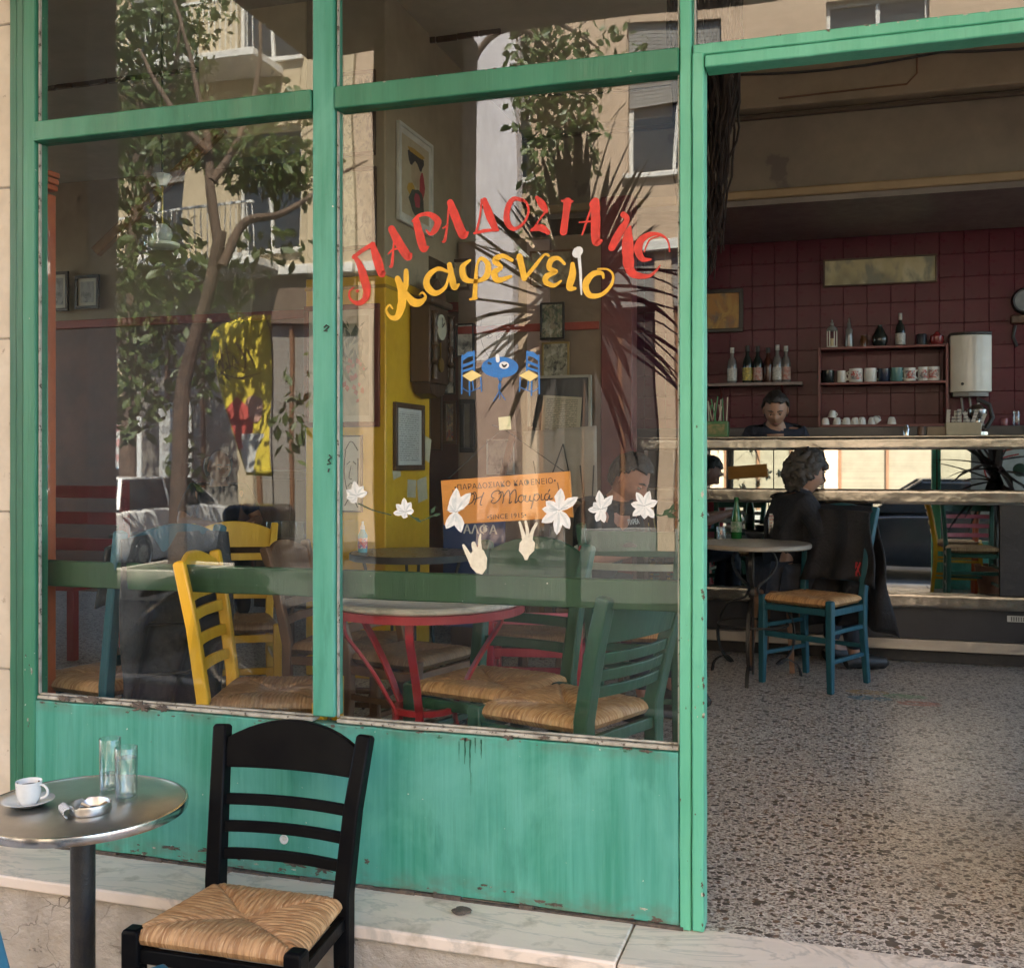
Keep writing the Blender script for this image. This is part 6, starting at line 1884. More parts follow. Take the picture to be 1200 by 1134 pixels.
wc = thing('wall_clock', 'dark carved clock on the tiles at the right edge', 'clock', (at(1203, 345, 5.45).x, 5.488, at(1203, 352, 5.45).z))
mb = MB().lathe([(0, 0), (0.095, 0), (0.095, 0.02), (0.085, 0.035), (0.075, 0.03), (0, 0.028)], 28)
mb.xf(Matrix.Rotation(R(90), 4, 'X'))
mb.build('case', BLACKI, wc)
MB().lathe([(0, 0.0), (0.074, 0.0), (0, 0.001)], 24).xf(Matrix.Translation((0, -0.032, 0)) @ Matrix.Rotation(R(90), 4, 'X')).build('dial', M('grey_dial', (0.25, 0.27, 0.28)), wc)
MB().box(-0.10, 0.10, -0.05, -0.001, -0.16, -0.10).build('bracket', DARKW, wc, bevel=0.008)
mb = MB()
for s in (-1, 1):
    mb.tube([(s * 0.07, -0.02, -0.17), (s * 0.085, -0.02, -0.25), (s * 0.06, -0.02, -0.32)], 0.012, 6)
mb.build('weight', BLACKI, wc)
for k, (px_, h, lb) in enumerate(((1177, 0.05, 'pink cup on the work shelf right of the juice press'), (1191, 0.10, 'tall clear glass on the work shelf at the right'))):
    tumbler(lb, Vector((at(px_, 490, 5.3).x, 5.30, zbot - 0.018)), h, 0.024, water=False, segs=16, name='glass', mat=None if k else M('pink_glaze', (0.3, 0.1, 0.12), rough=0.2))

# ================================================================== plant, dried roots, lamp, left side
def m_leaf(name, a, b, trans=0.25):
    m, nt, p = new_mat(name)
    v = coords(nt)
    c = mixc(nt, noise_fac(nt, v, 3.0, 0.35, 0.65), a, b)
    nt.links.new(c, p.inputs['Base Color'])
    p.inputs['Roughness'].default_value = 0.45
    out = nt.nodes['Material Output']
    tl_ = _n(nt, 'ShaderNodeBsdfTranslucent')
    nt.links.new(c, tl_.inputs['Color'])
    mx = _n(nt, 'ShaderNodeMixShader')
    mx.inputs[0].default_value = trans
    nt.links.new(p.outputs[0], mx.inputs[1])
    nt.links.new(tl_.outputs[0], mx.inputs[2])
    nt.links.new(mx.outputs[0], out.inputs['Surface'])
    return m
DLEAF = m_leaf('dracaena_leaf', (0.022, 0.020, 0.011), (0.040, 0.014, 0.012), 0.08)
def dracaena(label, base, crowns, n, L, group=None, seed=1):
    rnd = random.Random(seed)
    t = thing('dracaena', label, 'plant', base, 0, group)
    MB().lathe([(0, 0), (0.13, 0), (0.17, 0.28), (0.18, 0.30), (0.16, 0.30), (0.15, 0.26), (0, 0.25)], 24).build('pot', M('terracotta', (0.30, 0.12, 0.06), (0.24, 0.09, 0.045), scale=9), t)
    for cx, cy_, cz in crowns:
        MB().tube([(cx * 0.2, cy_ * 0.2, 0.25), (cx * 0.6, cy_ * 0.6, 0.25 + (cz - 0.25) * 0.5), (cx, cy_, cz)], [0.035, 0.028, 0.024], 8).build('trunk', M('grey_bark', (0.10, 0.075, 0.05), (0.06, 0.048, 0.035), scale=20, bmp=0.5), t)
        mbs = []
        for i in range(n):
            az = rnd.uniform(0, 2 * PI)
            el = R(rnd.uniform(-5, 85)) if i > n * 0.45 else R(rnd.uniform(-65, 10))
            l = L * rnd.uniform(0.75, 1.15)
            droop = rnd.uniform(0.15, 0.75) * (1.2 if el < 0.3 else 0.38)
            p = Vector((cx, cy_, cz + rnd.uniform(-0.14, 0.06)))
            d = Vector((math.cos(az) * math.cos(el), math.sin(az) * math.cos(el), math.sin(el)))
            sd = d.cross(Vector((0, 0, 1)))
            if sd.length < 0.05:
                sd = Vector((1, 0, 0))
            sd.normalize()
            mb = MB()
            prev = None
            for k in range(8):
                s_ = k / 7
                wd = 0.042 * (1 - s_) ** 0.6 * (0.55 + 0.9 * min(1, s_ * 4)) * 0.75 + 0.0006
                up = sd.cross(d).normalized()
                row = [mb.bm.verts.new(p - sd * wd), mb.bm.verts.new(p + up * -wd * 0.35), mb.bm.verts.new(p + sd * wd)]
                if prev:
                    mb.bm.faces.new((prev[0], prev[1], row[1], row[0]))
                    mb.bm.faces.new((prev[1], prev[2], row[2], row[1]))
                prev = row
                p = p + d * (l / 7)
                d = (d + Vector((0, 0, -droop * (0.25 + s_) * 0.32))).normalized()
            mb.build('leaf', DLEAF, t)
    return t
DRB = at(668, 500, 2.7)
DRB.y, DRB.z = -2.7, PAV
dracaena('tall potted dracaena on the pavement, mirrored in the pane behind the lettering', DRB, [(0.0, 0.0, 2.55), (0.06, 0.04, 2.40)], 58, 0.84, seed=3)
dracaena('green dracaena inside the doorway, seen only in the bar mirror', (1.25, 0.75, 0), [(0.0, 0.0, 1.15)], 40, 0.55, seed=9)
# dried roots hanging from the head of the doorway
rb = thing('dried_root_bundle', 'bundle of dark dried roots hanging behind the door post', 'dried roots', at(824, 80, 0.55))
rnd = random.Random(5)
RT = M('dry_root', (0.014, 0.010, 0.009), (0.026, 0.018, 0.014), scale=30, spec=0.1, rough=0.95)
for k in range(64):
    x = rnd.uniform(-0.11, 0.115)
    y = rnd.uniform(-0.05, 0.06)
    L = 0.56 * (1 - abs(x - 0.01) * 2.4) * rnd.uniform(0.75, 1.1) + 0.10
    pts = []
    n = 20
    tipx = x * 0.72 + rnd.uniform(-.02, .02) if L < 0.42 else x * 0.40
    for i in range(n):
        s_ = i / (n - 1)
        pts.append((x + (tipx - x) * s_ ** 1.5 + 0.052 * mnoise.noise(Vector((k * 3.1, s_ * 3.2, 1))) * min(1, s_ * 2.2) + 0.012 * mnoise.noise(Vector((k * 3.7, s_ * 11, 4))), y + 0.030 * mnoise.noise(Vector((k * 2.1, s_ * 5, 9))), 0.32 - (L + 0.32) * s_))
    MB().tube(pts, [0.0068 * (1 - 0.62 * i / (n - 1)) for i in range(n)], 5).build('root', RT, rb)
MB().tube([(0.0, 0.0, 0.30), (0.02, 0.02, 0.75), (0.02, 0.02, 1.05)], 0.004, 5).build('cord', BLACKI, rb)
MB().tube([(-0.12, 0.0, 0.30), (0.16, 0.0, 0.30)], 0.012, 6).build('stick', RT, rb)
# pendant lamp
pl = thing('pendant_lamp', 'white opal pendant lamp hanging high in the left pane', 'lamp', at(190, 290, 1.3))
pl.scale = (0.68, 0.68, 0.68)
OPAL = M('opal_glass', (0.80, 0.80, 0.70), (0.72, 0.72, 0.62), scale=5, rough=0.2)
MB().lathe([(0, 0.0), (0.10, 0.0), (0.112, 0.008), (0.114, 0.026), (0.09, 0.034), (0, 0.034)], 28).build('dish', OPAL, pl)
MB().lathe([(0, 0.036), (0.05, 0.036), (0.068, 0.08), (0.06, 0.12), (0.03, 0.15), (0, 0.155)], 22).build('globe', M('clear_opal', (0.52, 0.54, 0.50), rough=0.1), pl)
MB().tube([(0, 0, 0.15), (0, 0, 0.40)], 0.008, 8).build('rod', M('old_brass', (1, 1, 1)), pl)
MB().lathe([(0.0, 0.40), (0.03, 0.40), (0.035, 0.42), (0.065, 0.47), (0.06, 0.475), (0, 0.44)], 8).build('flower_cup', OPAL, pl)
MB().tube([(0, 0, 0.44), (0, 0, 2.05)], 0.005, 6).build('flex', BLACKI, pl)
# brown strut beam
sb = thing('roof_strut', 'slanting brown timber strut high behind the left pane', 'strut')
MB().bar(at(112, 296, 2.3), at(262, 150, 2.5), 0.055, 0.055).build('strut', M('pale_brown_wood', (1, 1, 1)), sb, bevel=0.006)
# red inner post at the far left
rp = thing('inner_post', 'orange red timber post just inside the left pane', 'post', (0, 0, 0))
xa = at(54.5, 500, 0.14).x
MB().box(xa - 0.012, xa + 0.013, 0.13, 0.17, 0.0, at(50, 228, 0.14).z).build('post', M('orange_red_paint', (0.50, 0.10, 0.025), (0.40, 0.07, 0.02), scale=12, rough=0.4), rp, bevel=0.003)
zc = at(52, 212, 0.14).z
mb = MB()
for k in range(3):
    mb.box(xa - 0.016 - 0.004 * k, xa + 0.017 + 0.004 * k, 0.125 - 0.002 * k, 0.175, zc - 0.03 + 0.021 * k, zc - 0.012 + 0.021 * k)
mb.build('capital', M('orange_red_paint', (1, 1, 1)), rp, bevel=0.003)
MB().lathe([(0, 0), (0.012, 0), (0.012, 0.006), (0, 0.008)], 14).xf(Matrix.Translation((xa, 0.128, at(52, 572, .14).z)) @ Matrix.Rotation(R(90), 4, 'X')).build('bolt', BLACKI, rp)
# far left pictures and mural
for i, (x0, y0, x1, y1) in enumerate(((58, 320, 83, 365), (91, 324, 119, 362))):
    c, a, b = span(x0, y0, x1, y1, 5.46)
    frame(('framed grey print at the far left, beside the post', 'wider framed grey print at the far left, right of its pair')[i], Vector((c.x, 5.44, c.z)), a, b, m_picture('grey_print_%s' % 'ab'[i], [(0.34, 0.33, 0.30), (0.16, 0.16, 0.15), (0.44, 0.42, 0.37)], 9), BLKF, fw=0.03, mount=MNT, mw=0.03)
c, a, b = span(52, 105, 118, 195, 5.46)
mu = thing('wall_mural', 'faded mural with pale rounded shapes at the upper left', 'mural', Vector((c.x, 5.465, c.z)))
MB().box(-a / 2, a / 2, -0.004, 0, -b / 2, b / 2).build('ground_coat', m_picture('mural_ground', [(0.20, 0.21, 0.20), (0.28, 0.27, 0.22), (0.14, 0.15, 0.15)], 2), mu, smooth=False)
mb = MB()
for x, z, rx, rz_, tl_ in ((-.05, -.05, .32, .12, 10), (.18, .02, .2, .13, -10), (-.28, .10, .10, .09, 0), (.1, -.26, .3, .06, 5)):
    mb.face([(x * a + rx * a * .8 * math.cos(k * PI / 9) , -0.006, z * b + rz_ * b * math.sin(k * PI / 9) + 0.1 * a * math.cos(k * PI / 9) * math.sin(R(tl_))) for k in range(18)])
mb.build('painted_figure', M('mural_ochre', (0.42, 0.34, 0.20), (0.34, 0.28, 0.17), scale=6), mu, smooth=False)
# dark sideboard with glasses, left
sd_ = thing('side_table', 'dark wooden table with drinking glasses beside the seated man', 'table', (0, 0, 0))
c0 = at(255, 622, 3.7)
zt2 = 0.70
SX0, SX1 = at(165, 622, 3.7).x, at(372, 622, 3.7).x
MB().box(SX0, SX1, 3.35, 3.75, zt2 - 0.03, zt2).build('tabletop', DARKW, sd_, bevel=0.004)
for x in (SX0 + 0.04, SX1 - 0.04):
    for y in (3.39, 3.71):
        MB().box(x - 0.025, x + 0.025, y - 0.025, y + 0.025, 0, zt2 - 0.031).build('leg', DARKW, sd_, bevel=0.003)
MB().box(SX0 + 0.04, SX1 - 0.04, 3.40, 3.70, zt2 - 0.11, zt2 - 0.032).build('apron', DARKW, sd_, smooth=False)
STEM = M('smoky_tumbler', (0.20, 0.19, 0.16), (0.14, 0.13, 0.11), rough=0.1, bmp=0)
for i in range(9):
    tumbler('short smoky glass in the cluster on the dark table by the seated man', Vector((at(322 + (i % 5) * 8.5, 610, 3.5).x, 3.45 + 0.09 * (i // 5) + 0.02 * (i % 2), zt2 + 0.0005)), 0.10, 0.03, water=False, segs=14, group='glasses on the dark table', mat=STEM)
cb = thing('dark_cabinet', 'dark wooden cabinet behind the glasses in the left pane', 'cabinet', (0, 0, 0))
x0, x1 = at(312, 560, 5.2).x, at(378, 560, 5.2).x
MB().box(x0, x1 + 0.2, 5.0, 5.43, 0, 1.12).build('carcass', DARKW, cb, bevel=0.006)
for s in (0, 1):
    MB().box(x0 + 0.03 + s * (x1 + .2 - x0) / 2, x0 + (x1 + .2 - x0) / 2 * (s + 1) - 0.02, 4.985, 4.999, 0.08, 1.05).build('door', BROWNW, cb, bevel=0.004)
# red framed bench behind the far left
rbn = thing('red_bench', 'red timber bench back seen through the far left of the pane', 'bench', (0, 0, 0))
BXX, BYY = -5.1, 3.0
for z in (0.45, 0.62, 0.79, 0.96):
    MB().box(BXX - 0.7, BXX + 0.7, BYY, BYY + 0.03, z, z + 0.08).build('slat', PRED, rbn, bevel=0.004)
for x in (-0.68, 0.64):
    MB().box(BXX + x, BXX + x + 0.05, BYY + 0.031, BYY + 0.08, 0, 1.08).build('post', PRED, rbn, bevel=0.004)
    MB().box(BXX + x, BXX + x + 0.05, BYY - 0.45, BYY - 0.40, 0, 0.42).build('leg', PRED, rbn, bevel=0.004)
MB().box(BXX - 0.7, BXX + 0.7, BYY - 0.46, BYY - 0.001, 0.42, 0.448).build('seat', PRED, rbn, bevel=0.004)

# ================================================================== people
def skin_mesh(V, E, sub=2):
    """V: {name: (pos, radius or (rx,ry))}; E: [(a,b)]; first key is the root"""
    bm = bmesh.new()
    lay = bm.verts.layers.skin.verify()
    idx = {}
    for i, (k, (p, r)) in enumerate(V.items()):
        v = bm.verts.new(Vector(p))
        v[lay].radius = (r, r) if not isinstance(r, tuple) else r
        if i == 0:
            v[lay].use_root = True
        idx[k] = v
    for a, b in E:
        bm.edges.new((idx[a], idx[b]))
    me = bpy.data.meshes.new('skin_tmp')
    bm.to_mesh(me)
    bm.free()
    o = bpy.data.objects.new('skin_tmp', me)
    COL.objects.link(o)
    o.modifiers.new('s', 'SKIN').use_smooth_shade = True
    sd = o.modifiers.new('u', 'SUBSURF')
    sd.levels = sub
    sd.render_levels = sub
    bpy.context.view_layer.update()
    out = bpy.data.meshes.new_from_object(o.evaluated_get(bpy.context.evaluated_depsgraph_get()))
    bpy.data.objects.remove(o)
    bpy.data.meshes.remove(me)
    return out
def G(x, y, z, cx, cy_, cz, sx, sy, sz):
    return math.exp(-((x - cx) / sx) ** 2 - ((y - cy_) / sy) ** 2 - ((z - cz) / sz) ** 2)
def head_bm(w_=0.077, d_=0.098, h_=0.118, inflate=0.0, n=40, m=30):
    """head centred on the skull, face to -y"""
    bm = bmesh.new()
    rings = []
    for j in range(m + 1):
        th = PI * j / m
        row = []
        for i in range(n):
            a = 2 * PI * i / n
            x, y, z = math.sin(th) * math.cos(a), math.sin(th) * math.sin(a), math.cos(th)
            X, Y, Z = x * (w_ + inflate), y * (d_ + inflate), z * (h_ + inflate)
            low = max(0.0, -Z / h_)
            X *= 1 - 0.30 * low ** 1.6
            Y = Y * (1 - 0.18 * low ** 2) + (0.012 * low if y > 0 else -0.004 * low)
            if y > 0.2:
                Y -= 0.028 * low * y
            if inflate <= 0.0:
                f = max(0.0, -y)
                Y -= 0.026 * G(X, 0, Z, 0, 0, -0.028, 0.013, 1, 0.020) * f
                Y -= 0.014 * G(X, 0, Z, 0, 0, -0.004, 0.010, 1, 0.024) * f
                Y += 0.013 * (G(X, 0, Z, 0.031, 0, 0.004, 0.015, 1, 0.012) + G(X, 0, Z, -0.031, 0, 0.004, 0.015, 1, 0.012)) * f
                Y -= 0.006 * (G(X, 0, Z, 0.03, 0, 0.026, 0.024, 1, 0.010) + G(X, 0, Z, -0.03, 0, 0.026, 0.024, 1, 0.010)) * f
                Y -= 0.006 * G(X, 0, Z, 0, 0, -0.060, 0.022, 1, 0.006) * f
                Y -= 0.005 * G(X, 0, Z, 0, 0, -0.073, 0.019, 1, 0.006) * f
                Y += 0.004 * G(X, 0, Z, 0, 0, -0.0665, 0.022, 1, 0.003) * f
                Y -= 0.012 * G(X, 0, Z, 0, 0, -0.100, 0.022, 1, 0.016) * f
                Y -= 0.006 * (G(X, 0, Z, 0.046, 0, -0.02, 0.018, 1, 0.018) + G(X, 0, Z, -0.046, 0, -0.02, 0.018, 1, 0.018)) * f
            row.append(bm.verts.new((X, Y, Z)))
        rings.append(row)
    for r0, r1 in zip(rings, rings[1:]):
        for i in range(n):
            try:
                bm.faces.new((r0[i], r0[(i + 1) % n], r1[(i + 1) % n], r1[i]))
            except ValueError:
                pass
    bmesh.ops.remove_doubles(bm, verts=bm.verts, dist=1e-5)
    return bm
def person(label, loc, rz, J, arms, skin, shirt, trous, hair_m, head_rot=(0, 0, 0), hair='short', sleeve=0.75, seated=True, trim=None, collar=0.0):
    t = thing('person', label, 'person', loc, rz)
    P = Vector
    pel, sp_, ch, nk, hd = [P(J[k]) for k in ('pelvis', 'spine', 'chest', 'neck', 'head')]
    V = {'pelvis': (pel, (0.135, 0.105)), 'spine': (sp_, (0.125, 0.095)), 'chest': (ch, (0.145, 0.105)), 'neckb': (nk, 0.058), 'neckt': (nk.lerp(hd, 0.62), 0.052)}
    E = [('pelvis', 'spine'), ('spine', 'chest'), ('chest', 'neckb'), ('neckb', 'neckt')]
    VS = {'pelvis': (pel - P((0, 0, 0.03)), (0.155, 0.125)), 'spine': (sp_, (0.145, 0.112)), 'chest': (ch, (0.160, 0.118)), 'neckb': (nk - P((0, 0, 0.005)), 0.080)}
    VS['up'] = (ch.lerp(nk, 0.5), (0.150, 0.112))
    ES = [('pelvis', 'spine'), ('spine', 'chest'), ('chest', 'up'), ('up', 'neckb')]
    if collar:
        VS['neckt'] = (nk.lerp(hd, collar), 0.076)
        ES.append(('neckb', 'neckt'))
    VT = {'c': (pel, (0.150, 0.125))}
    ET = []
    for s, nm in ((-1, 'l'), (1, 'r')):
        sh = P((s * 0.175, J.get('sh_y', ch.y), ch.z + 0.07))
        el, wr, hdv = [P(q) for q in arms[nm]]
        V[nm + 'sh'] = (sh, 0.062)
        V[nm + 'el'] = (el, 0.043)
        V[nm + 'fa'] = (el.lerp(wr, 0.35), 0.044)
        V[nm + 'wr'] = (wr, (0.030, 0.024))
        fd = (hdv - wr).normalized()
        pm = wr + fd * 0.055
        V[nm + 'pm'] = (pm, (0.036, 0.018))
        E += [('chest', nm + 'sh'), (nm + 'sh', nm + 'el'), (nm + 'el', nm + 'fa'), (nm + 'fa', nm + 'wr'), (nm + 'wr', nm + 'pm')]
        side = fd.cross(P((0, 0, 1)))
        side = side.normalized() if side.length > 0.1 else P((1, 0, 0))
        dn = side.cross(fd).normalized()
        if dn.z > 0:
            dn = -dn
        for k, (off, L) in enumerate(((-0.027, 0.062), (-0.009, 0.075), (0.009, 0.080), (0.027, 0.068))):
            a = pm + fd * 0.030 + side * off
            b = a + fd * L * 0.5 + dn * 0.010
            c = b + fd * L * 0.4 + dn * 0.028
            V['%sf%da' % (nm, k)] = (a, 0.0095)
            V['%sf%db' % (nm, k)] = (b, 0.0088)
            V['%sf%dc' % (nm, k)] = (c, 0.0072)
            E += [(nm + 'pm', '%sf%da' % (nm, k)), ('%sf%da' % (nm, k), '%sf%db' % (nm, k)), ('%sf%db' % (nm, k), '%sf%dc' % (nm, k))]
        ts_ = -side * s if True else side
        a = wr + fd * 0.022 + ts_ * 0.026
        b = a + fd * 0.034 + ts_ * 0.022 + dn * 0.01
        c = b + fd * 0.030 + dn * 0.008
        for q, (p, r_) in enumerate(((a, 0.012), (b, 0.0105), (c, 0.008))):
            V['%st%d' % (nm, q)] = (p, r_)
        E += [(nm + 'wr', nm + 't0'), (nm + 't0', nm + 't1'), (nm + 't1', nm + 't2')]
        VS[nm + 'sh'] = (sh + P((0, 0, 0.004)), 0.074)
        VS[nm + 'sm'] = (sh.lerp(el, 0.5), 0.066)
        VS[nm + 'se'] = (sh.lerp(el, sleeve), 0.064) if sleeve <= 1 else (el, 0.056)
        ES += [('chest', nm + 'sh'), (nm + 'sh', nm + 'sm'), (nm + 'sm', nm + 'se')]
        if sleeve > 1:
            VS[nm + 'sw'] = (el.lerp(wr, min(0.95, sleeve - 1)), 0.042)
            ES.append((nm + 'se', nm + 'sw'))
        hip, kn, an, toe = (pel + P((s * 0.09, -0.01, -0.03)), P((s * J.get('knee_x', 0.13), pel.y - 0.42, 0.50)), P((s * 0.13, pel.y - 0.40, 0.08)), P((s * 0.14, pel.y - 0.56, 0.035))) if seated else (pel + P((s * 0.09, 0, -0.05)), P((s * 0.10, pel.y - 0.02, 0.50)), P((s * 0.10, pel.y, 0.08)), P((s * 0.11, pel.y - 0.16, 0.035)))
        V[nm + 'hip'] = (hip, 0.085)
        V[nm + 'kn'] = (kn, 0.058)
        V[nm + 'cf'] = (kn.lerp(an, 0.35), 0.058)
        V[nm + 'an'] = (an, 0.038)
        V[nm + 'toe'] = (toe, (0.042, 0.026))
        E += [('pelvis', nm + 'hip'), (nm + 'hip', nm + 'kn'), (nm + 'kn', nm + 'cf'), (nm + 'cf', nm + 'an'), (nm + 'an', nm + 'toe')]
        VT[nm + 'hip'] = (hip, 0.100)
        VT[nm + 'kn'] = (kn, 0.074)
        VT[nm + 'an'] = (an + P((0, 0, 0.02)), 0.060)
        ET += [('c', nm + 'hip'), (nm + 'hip', nm + 'kn'), (nm + 'kn', nm + 'an')]
    body = skin_mesh(V, E)
    hb = head_bm()
    hm = Matrix.Translation(hd) @ Matrix.Rotation(head_rot[2], 4, 'Z') @ Matrix.Rotation(head_rot[0], 4, 'X') @ Matrix.Rotation(head_rot[1], 4, 'Y')
    for s in (-1, 1):
        e_ = MB()
        e_.ball((0, 0, 0), 0.030, sx=0.30, sy=0.62, sz=1.0, u=12, v=8)
        e_.xf(Matrix.Translation((s * 0.077, 0.012, -0.008)) @ Matrix.Rotation(s * 0.35, 4, 'Z'))
        me = bpy.data.meshes.new('e')
        e_.bm.to_mesh(me); e_.bm.free()
        hb.from_mesh(me)
        bpy.data.meshes.remove(me)
    bmesh.ops.transform(hb, matrix=hm, verts=hb.verts)
    hb.from_mesh(body)
    bmesh.ops.recalc_face_normals(hb, faces=hb.faces)
    me = bpy.data.meshes.new('body')
    hb.to_mesh(me)
    hb.free()
    me.materials.clear()
    me.materials.append(skin)
    me.shade_smooth()
    o = bpy.data.objects.new('body', me)
    COL.objects.link(o)
    o.parent = t
    def cloth(nm, V_, E_, mat):
        m_ = skin_mesh(V_, E_)
        for v in m_.vertices:
            k = v.co * 7
            v.co += Vector((mnoise.noise(k), mnoise.noise(k + Vector((5, 1, 2))), mnoise.noise(k + Vector((1, 7, 3))))) * 0.012 + Vector((0, 0, 0.003 * math.sin(v.co.z * 60 + v.co.x * 20)))
        m_.materials.clear()
        m_.materials.append(mat)
        m_.shade_smooth()
        q = bpy.data.objects.new(nm, m_)
        COL.objects.link(q)
        q.parent = t
        return q
    cloth('shirt', VS, ES, shirt)
    cloth('trousers', VT, ET, trous)
    for s, nm in ((-1, 'l'), (1, 'r')):
        toe, an = V[nm + 'toe'][0], V[nm + 'an'][0]
        mb = MB()
        mb.tube([an + P((0, 0.045, -0.045)), an + P((0, 0.0, -0.03)), an.lerp(toe, 0.6) + P((0, 0, -0.012)), toe + P((0, -0.03, 0.0)), toe + P((0, -0.055, -0.005))], [0.034, 0.044, 0.044, 0.036, 0.014], 12)
        mb.build('shoe', BLACKI, t, bevel=0.0)
    if trim:
        for nm in ('l', 'r'):
            p, q = VS[nm + 'sm'][0], VS[nm + 'se'][0]
            d = (q - p).normalized()
            MB().tube([q + d * 0.028, q + d * 0.046], 0.064, 18).build('sleeve_trim', trim, t)
    # hair, brows, eyes
    if hair != 'bald':
        hb = head_bm(inflate=0.0075 if hair == 'short' else 0.020)
        line = {'short': lambda x, y, z: z > (0.083 - 0.30 * abs(x) if y < -0.045 else (0.018 + (-y) * 1.25 if y < 0.02 else -0.070)), 'curly': lambda x, y, z: z > (0.055 if y < -0.055 else (-0.03 - y * 1.5 if y < 0.03 else -0.125)), 'thin': lambda x, y, z: (y > 0.0 and -0.07 < z < 0.06)}[hair]
        dele = [v for v in hb.verts if not line(v.co.x, v.co.y, v.co.z)]
        bmesh.ops.delete(hb, geom=dele, context='VERTS')
        amp = {'short': 0.007, 'curly': 0.020, 'thin': 0.004}[hair]
        bmesh.ops.subdivide_edges(hb, edges=hb.edges[:], cuts=1, use_grid_fill=True)
        for v in hb.verts:
            k = v.co * (38 if hair == 'short' else 45)
            v.co += v.co.normalized() * (mnoise.noise(k) * amp + (0.006 if hair == 'curly' else 0) + 0.5 * amp * mnoise.noise(k * 2.7) - (0.014 if hair == 'curly' and v.co.y < -0.05 else 0))
        if hair == 'curly':
            rnd = random.Random(4)
            base = [v.co.copy() for v in hb.verts]
            for k in range(150):
                p = rnd.choice(base)
                c = MB()
                c.tube([p * 1.02 + Vector((0.010 * math.cos(a), 0.010 * math.sin(a), 0.008 * math.sin(a * 1.3))) for a in [q * 0.9 + k for q in range(8)]], 0.0042, 5)
                me2 = bpy.data.meshes.new('c'); c.bm.to_mesh(me2); c.bm.free(); hb.from_mesh(me2); bpy.data.meshes.remove(me2)
        bmesh.ops.transform(hb, matrix=hm, verts=hb.verts)
        me = bpy.data.meshes.new('hair')
        hb.to_mesh(me); hb.free()
        me.materials.append(hair_m)
        me.shade_smooth()
        q = bpy.data.objects.new('hair', me)
        COL.objects.link(q)
        q.parent = t
        md = q.modifiers.new('s', 'SOLIDIFY')
        md.thickness = 0.012
        md.offset = -1
    for s in (-1, 1):
        mb = MB()
        mb.ball((s * 0.031, -0.080, 0.004), 0.0115, u=12, v=8)
        mb.xf(hm)
        e = mb.build('eye', M('eye_white', (0.55, 0.52, 0.48), rough=0.2), t)
        mb = MB()
        mb.ball((s * 0.031, -0.0885, 0.001), 0.0052, sy=0.7, u=10, v=6)
        mb.xf(hm)
        mb.build('iris', M('dark_iris', (0.02, 0.012, 0.01), rough=0.1), e)
        mb = MB()
        mb.ball((s * 0.031, -0.0815, 0.0085), 0.0135, sx=1.05, sy=0.85, sz=0.55, u=12, v=6)
        mb.xf(hm)
        mb.build('eyelid', skin, t)
        mb = MB()
        mb.tube([(s * 0.012, -0.096, 0.024), (s * 0.030, -0.094, 0.030), (s * 0.052, -0.076, 0.024)], [0.0032, 0.0046, 0.002], 6)
        mb.xf(hm)
        mb.build('eyebrow', hair_m, t)
    mb = MB()
    mb.tube([(-0.022, -0.0885, -0.068), (0, -0.0945, -0.066), (0.022, -0.0885, -0.068)], [0.002, 0.0042, 0.002], 6)
    mb.xf(hm)
    mb.build('lips', M('lip_tone', (0.26, 0.10, 0.08), (0.22, 0.09, 0.07), rough=0.5), t)
    return t
SKIN1 = M('tanned_skin', (0.50, 0.26, 0.17), (0.43, 0.21, 0.135), scale=12, rough=0.5, bmp=0.1)
SKIN2 = M('olive_skin', (0.42, 0.235, 0.155), (0.36, 0.195, 0.13), scale=12, rough=0.5, bmp=0.1)
SKIN3 = M('ruddy_skin', (0.44, 0.21, 0.145), (0.36, 0.165, 0.115), scale=12, rough=0.5, bmp=0.1)
TSH = M('black_tshirt', (0.018, 0.018, 0.020), (0.026, 0.026, 0.028), scale=7, rough=0.85, bmp=0.4)
NAVY = M('navy_polo', (0.018, 0.022, 0.038), (0.026, 0.03, 0.05), scale=7, rough=0.85, bmp=0.4)
DJEAN = M('dark_trousers', (0.025, 0.028, 0.038), (0.035, 0.038, 0.05), scale=7, rough=0.9, bmp=0.4)
HBLK = M('dark_hair', (0.016, 0.012, 0.010), (0.03, 0.022, 0.018), scale=40, stretch=(1, 1, 0.3), rough=0.5, bmp=0.6)
HGRY = M('grey_brown_hair', (0.085, 0.072, 0.062), (0.04, 0.034, 0.029), scale=40, rough=0.6, bmp=0.6)
HWHT = M('thin_grey_hair', (0.30, 0.28, 0.26), (0.2, 0.19, 0.18), scale=40, rough=0.6)
def put(head_px, Y, rz, J):
    h = at(head_px[0], head_px[1], Y)
    q = Matrix.Rotation(rz, 3, 'Z') @ Vector(J['head'])
    loc = Vector((h.x - q.x, h.y - q.y, 0))
    dz = h.z - J['head'][2]
    J2 = dict(J)
    for k in ('spine', 'chest', 'neck', 'head'):
        f = {'spine': 0.45, 'chest': 0.85, 'neck': 1.0, 'head': 1.0}[k]
        J2[k] = (J[k][0], J[k][1], J[k][2] + dz * f)
    return loc, J2
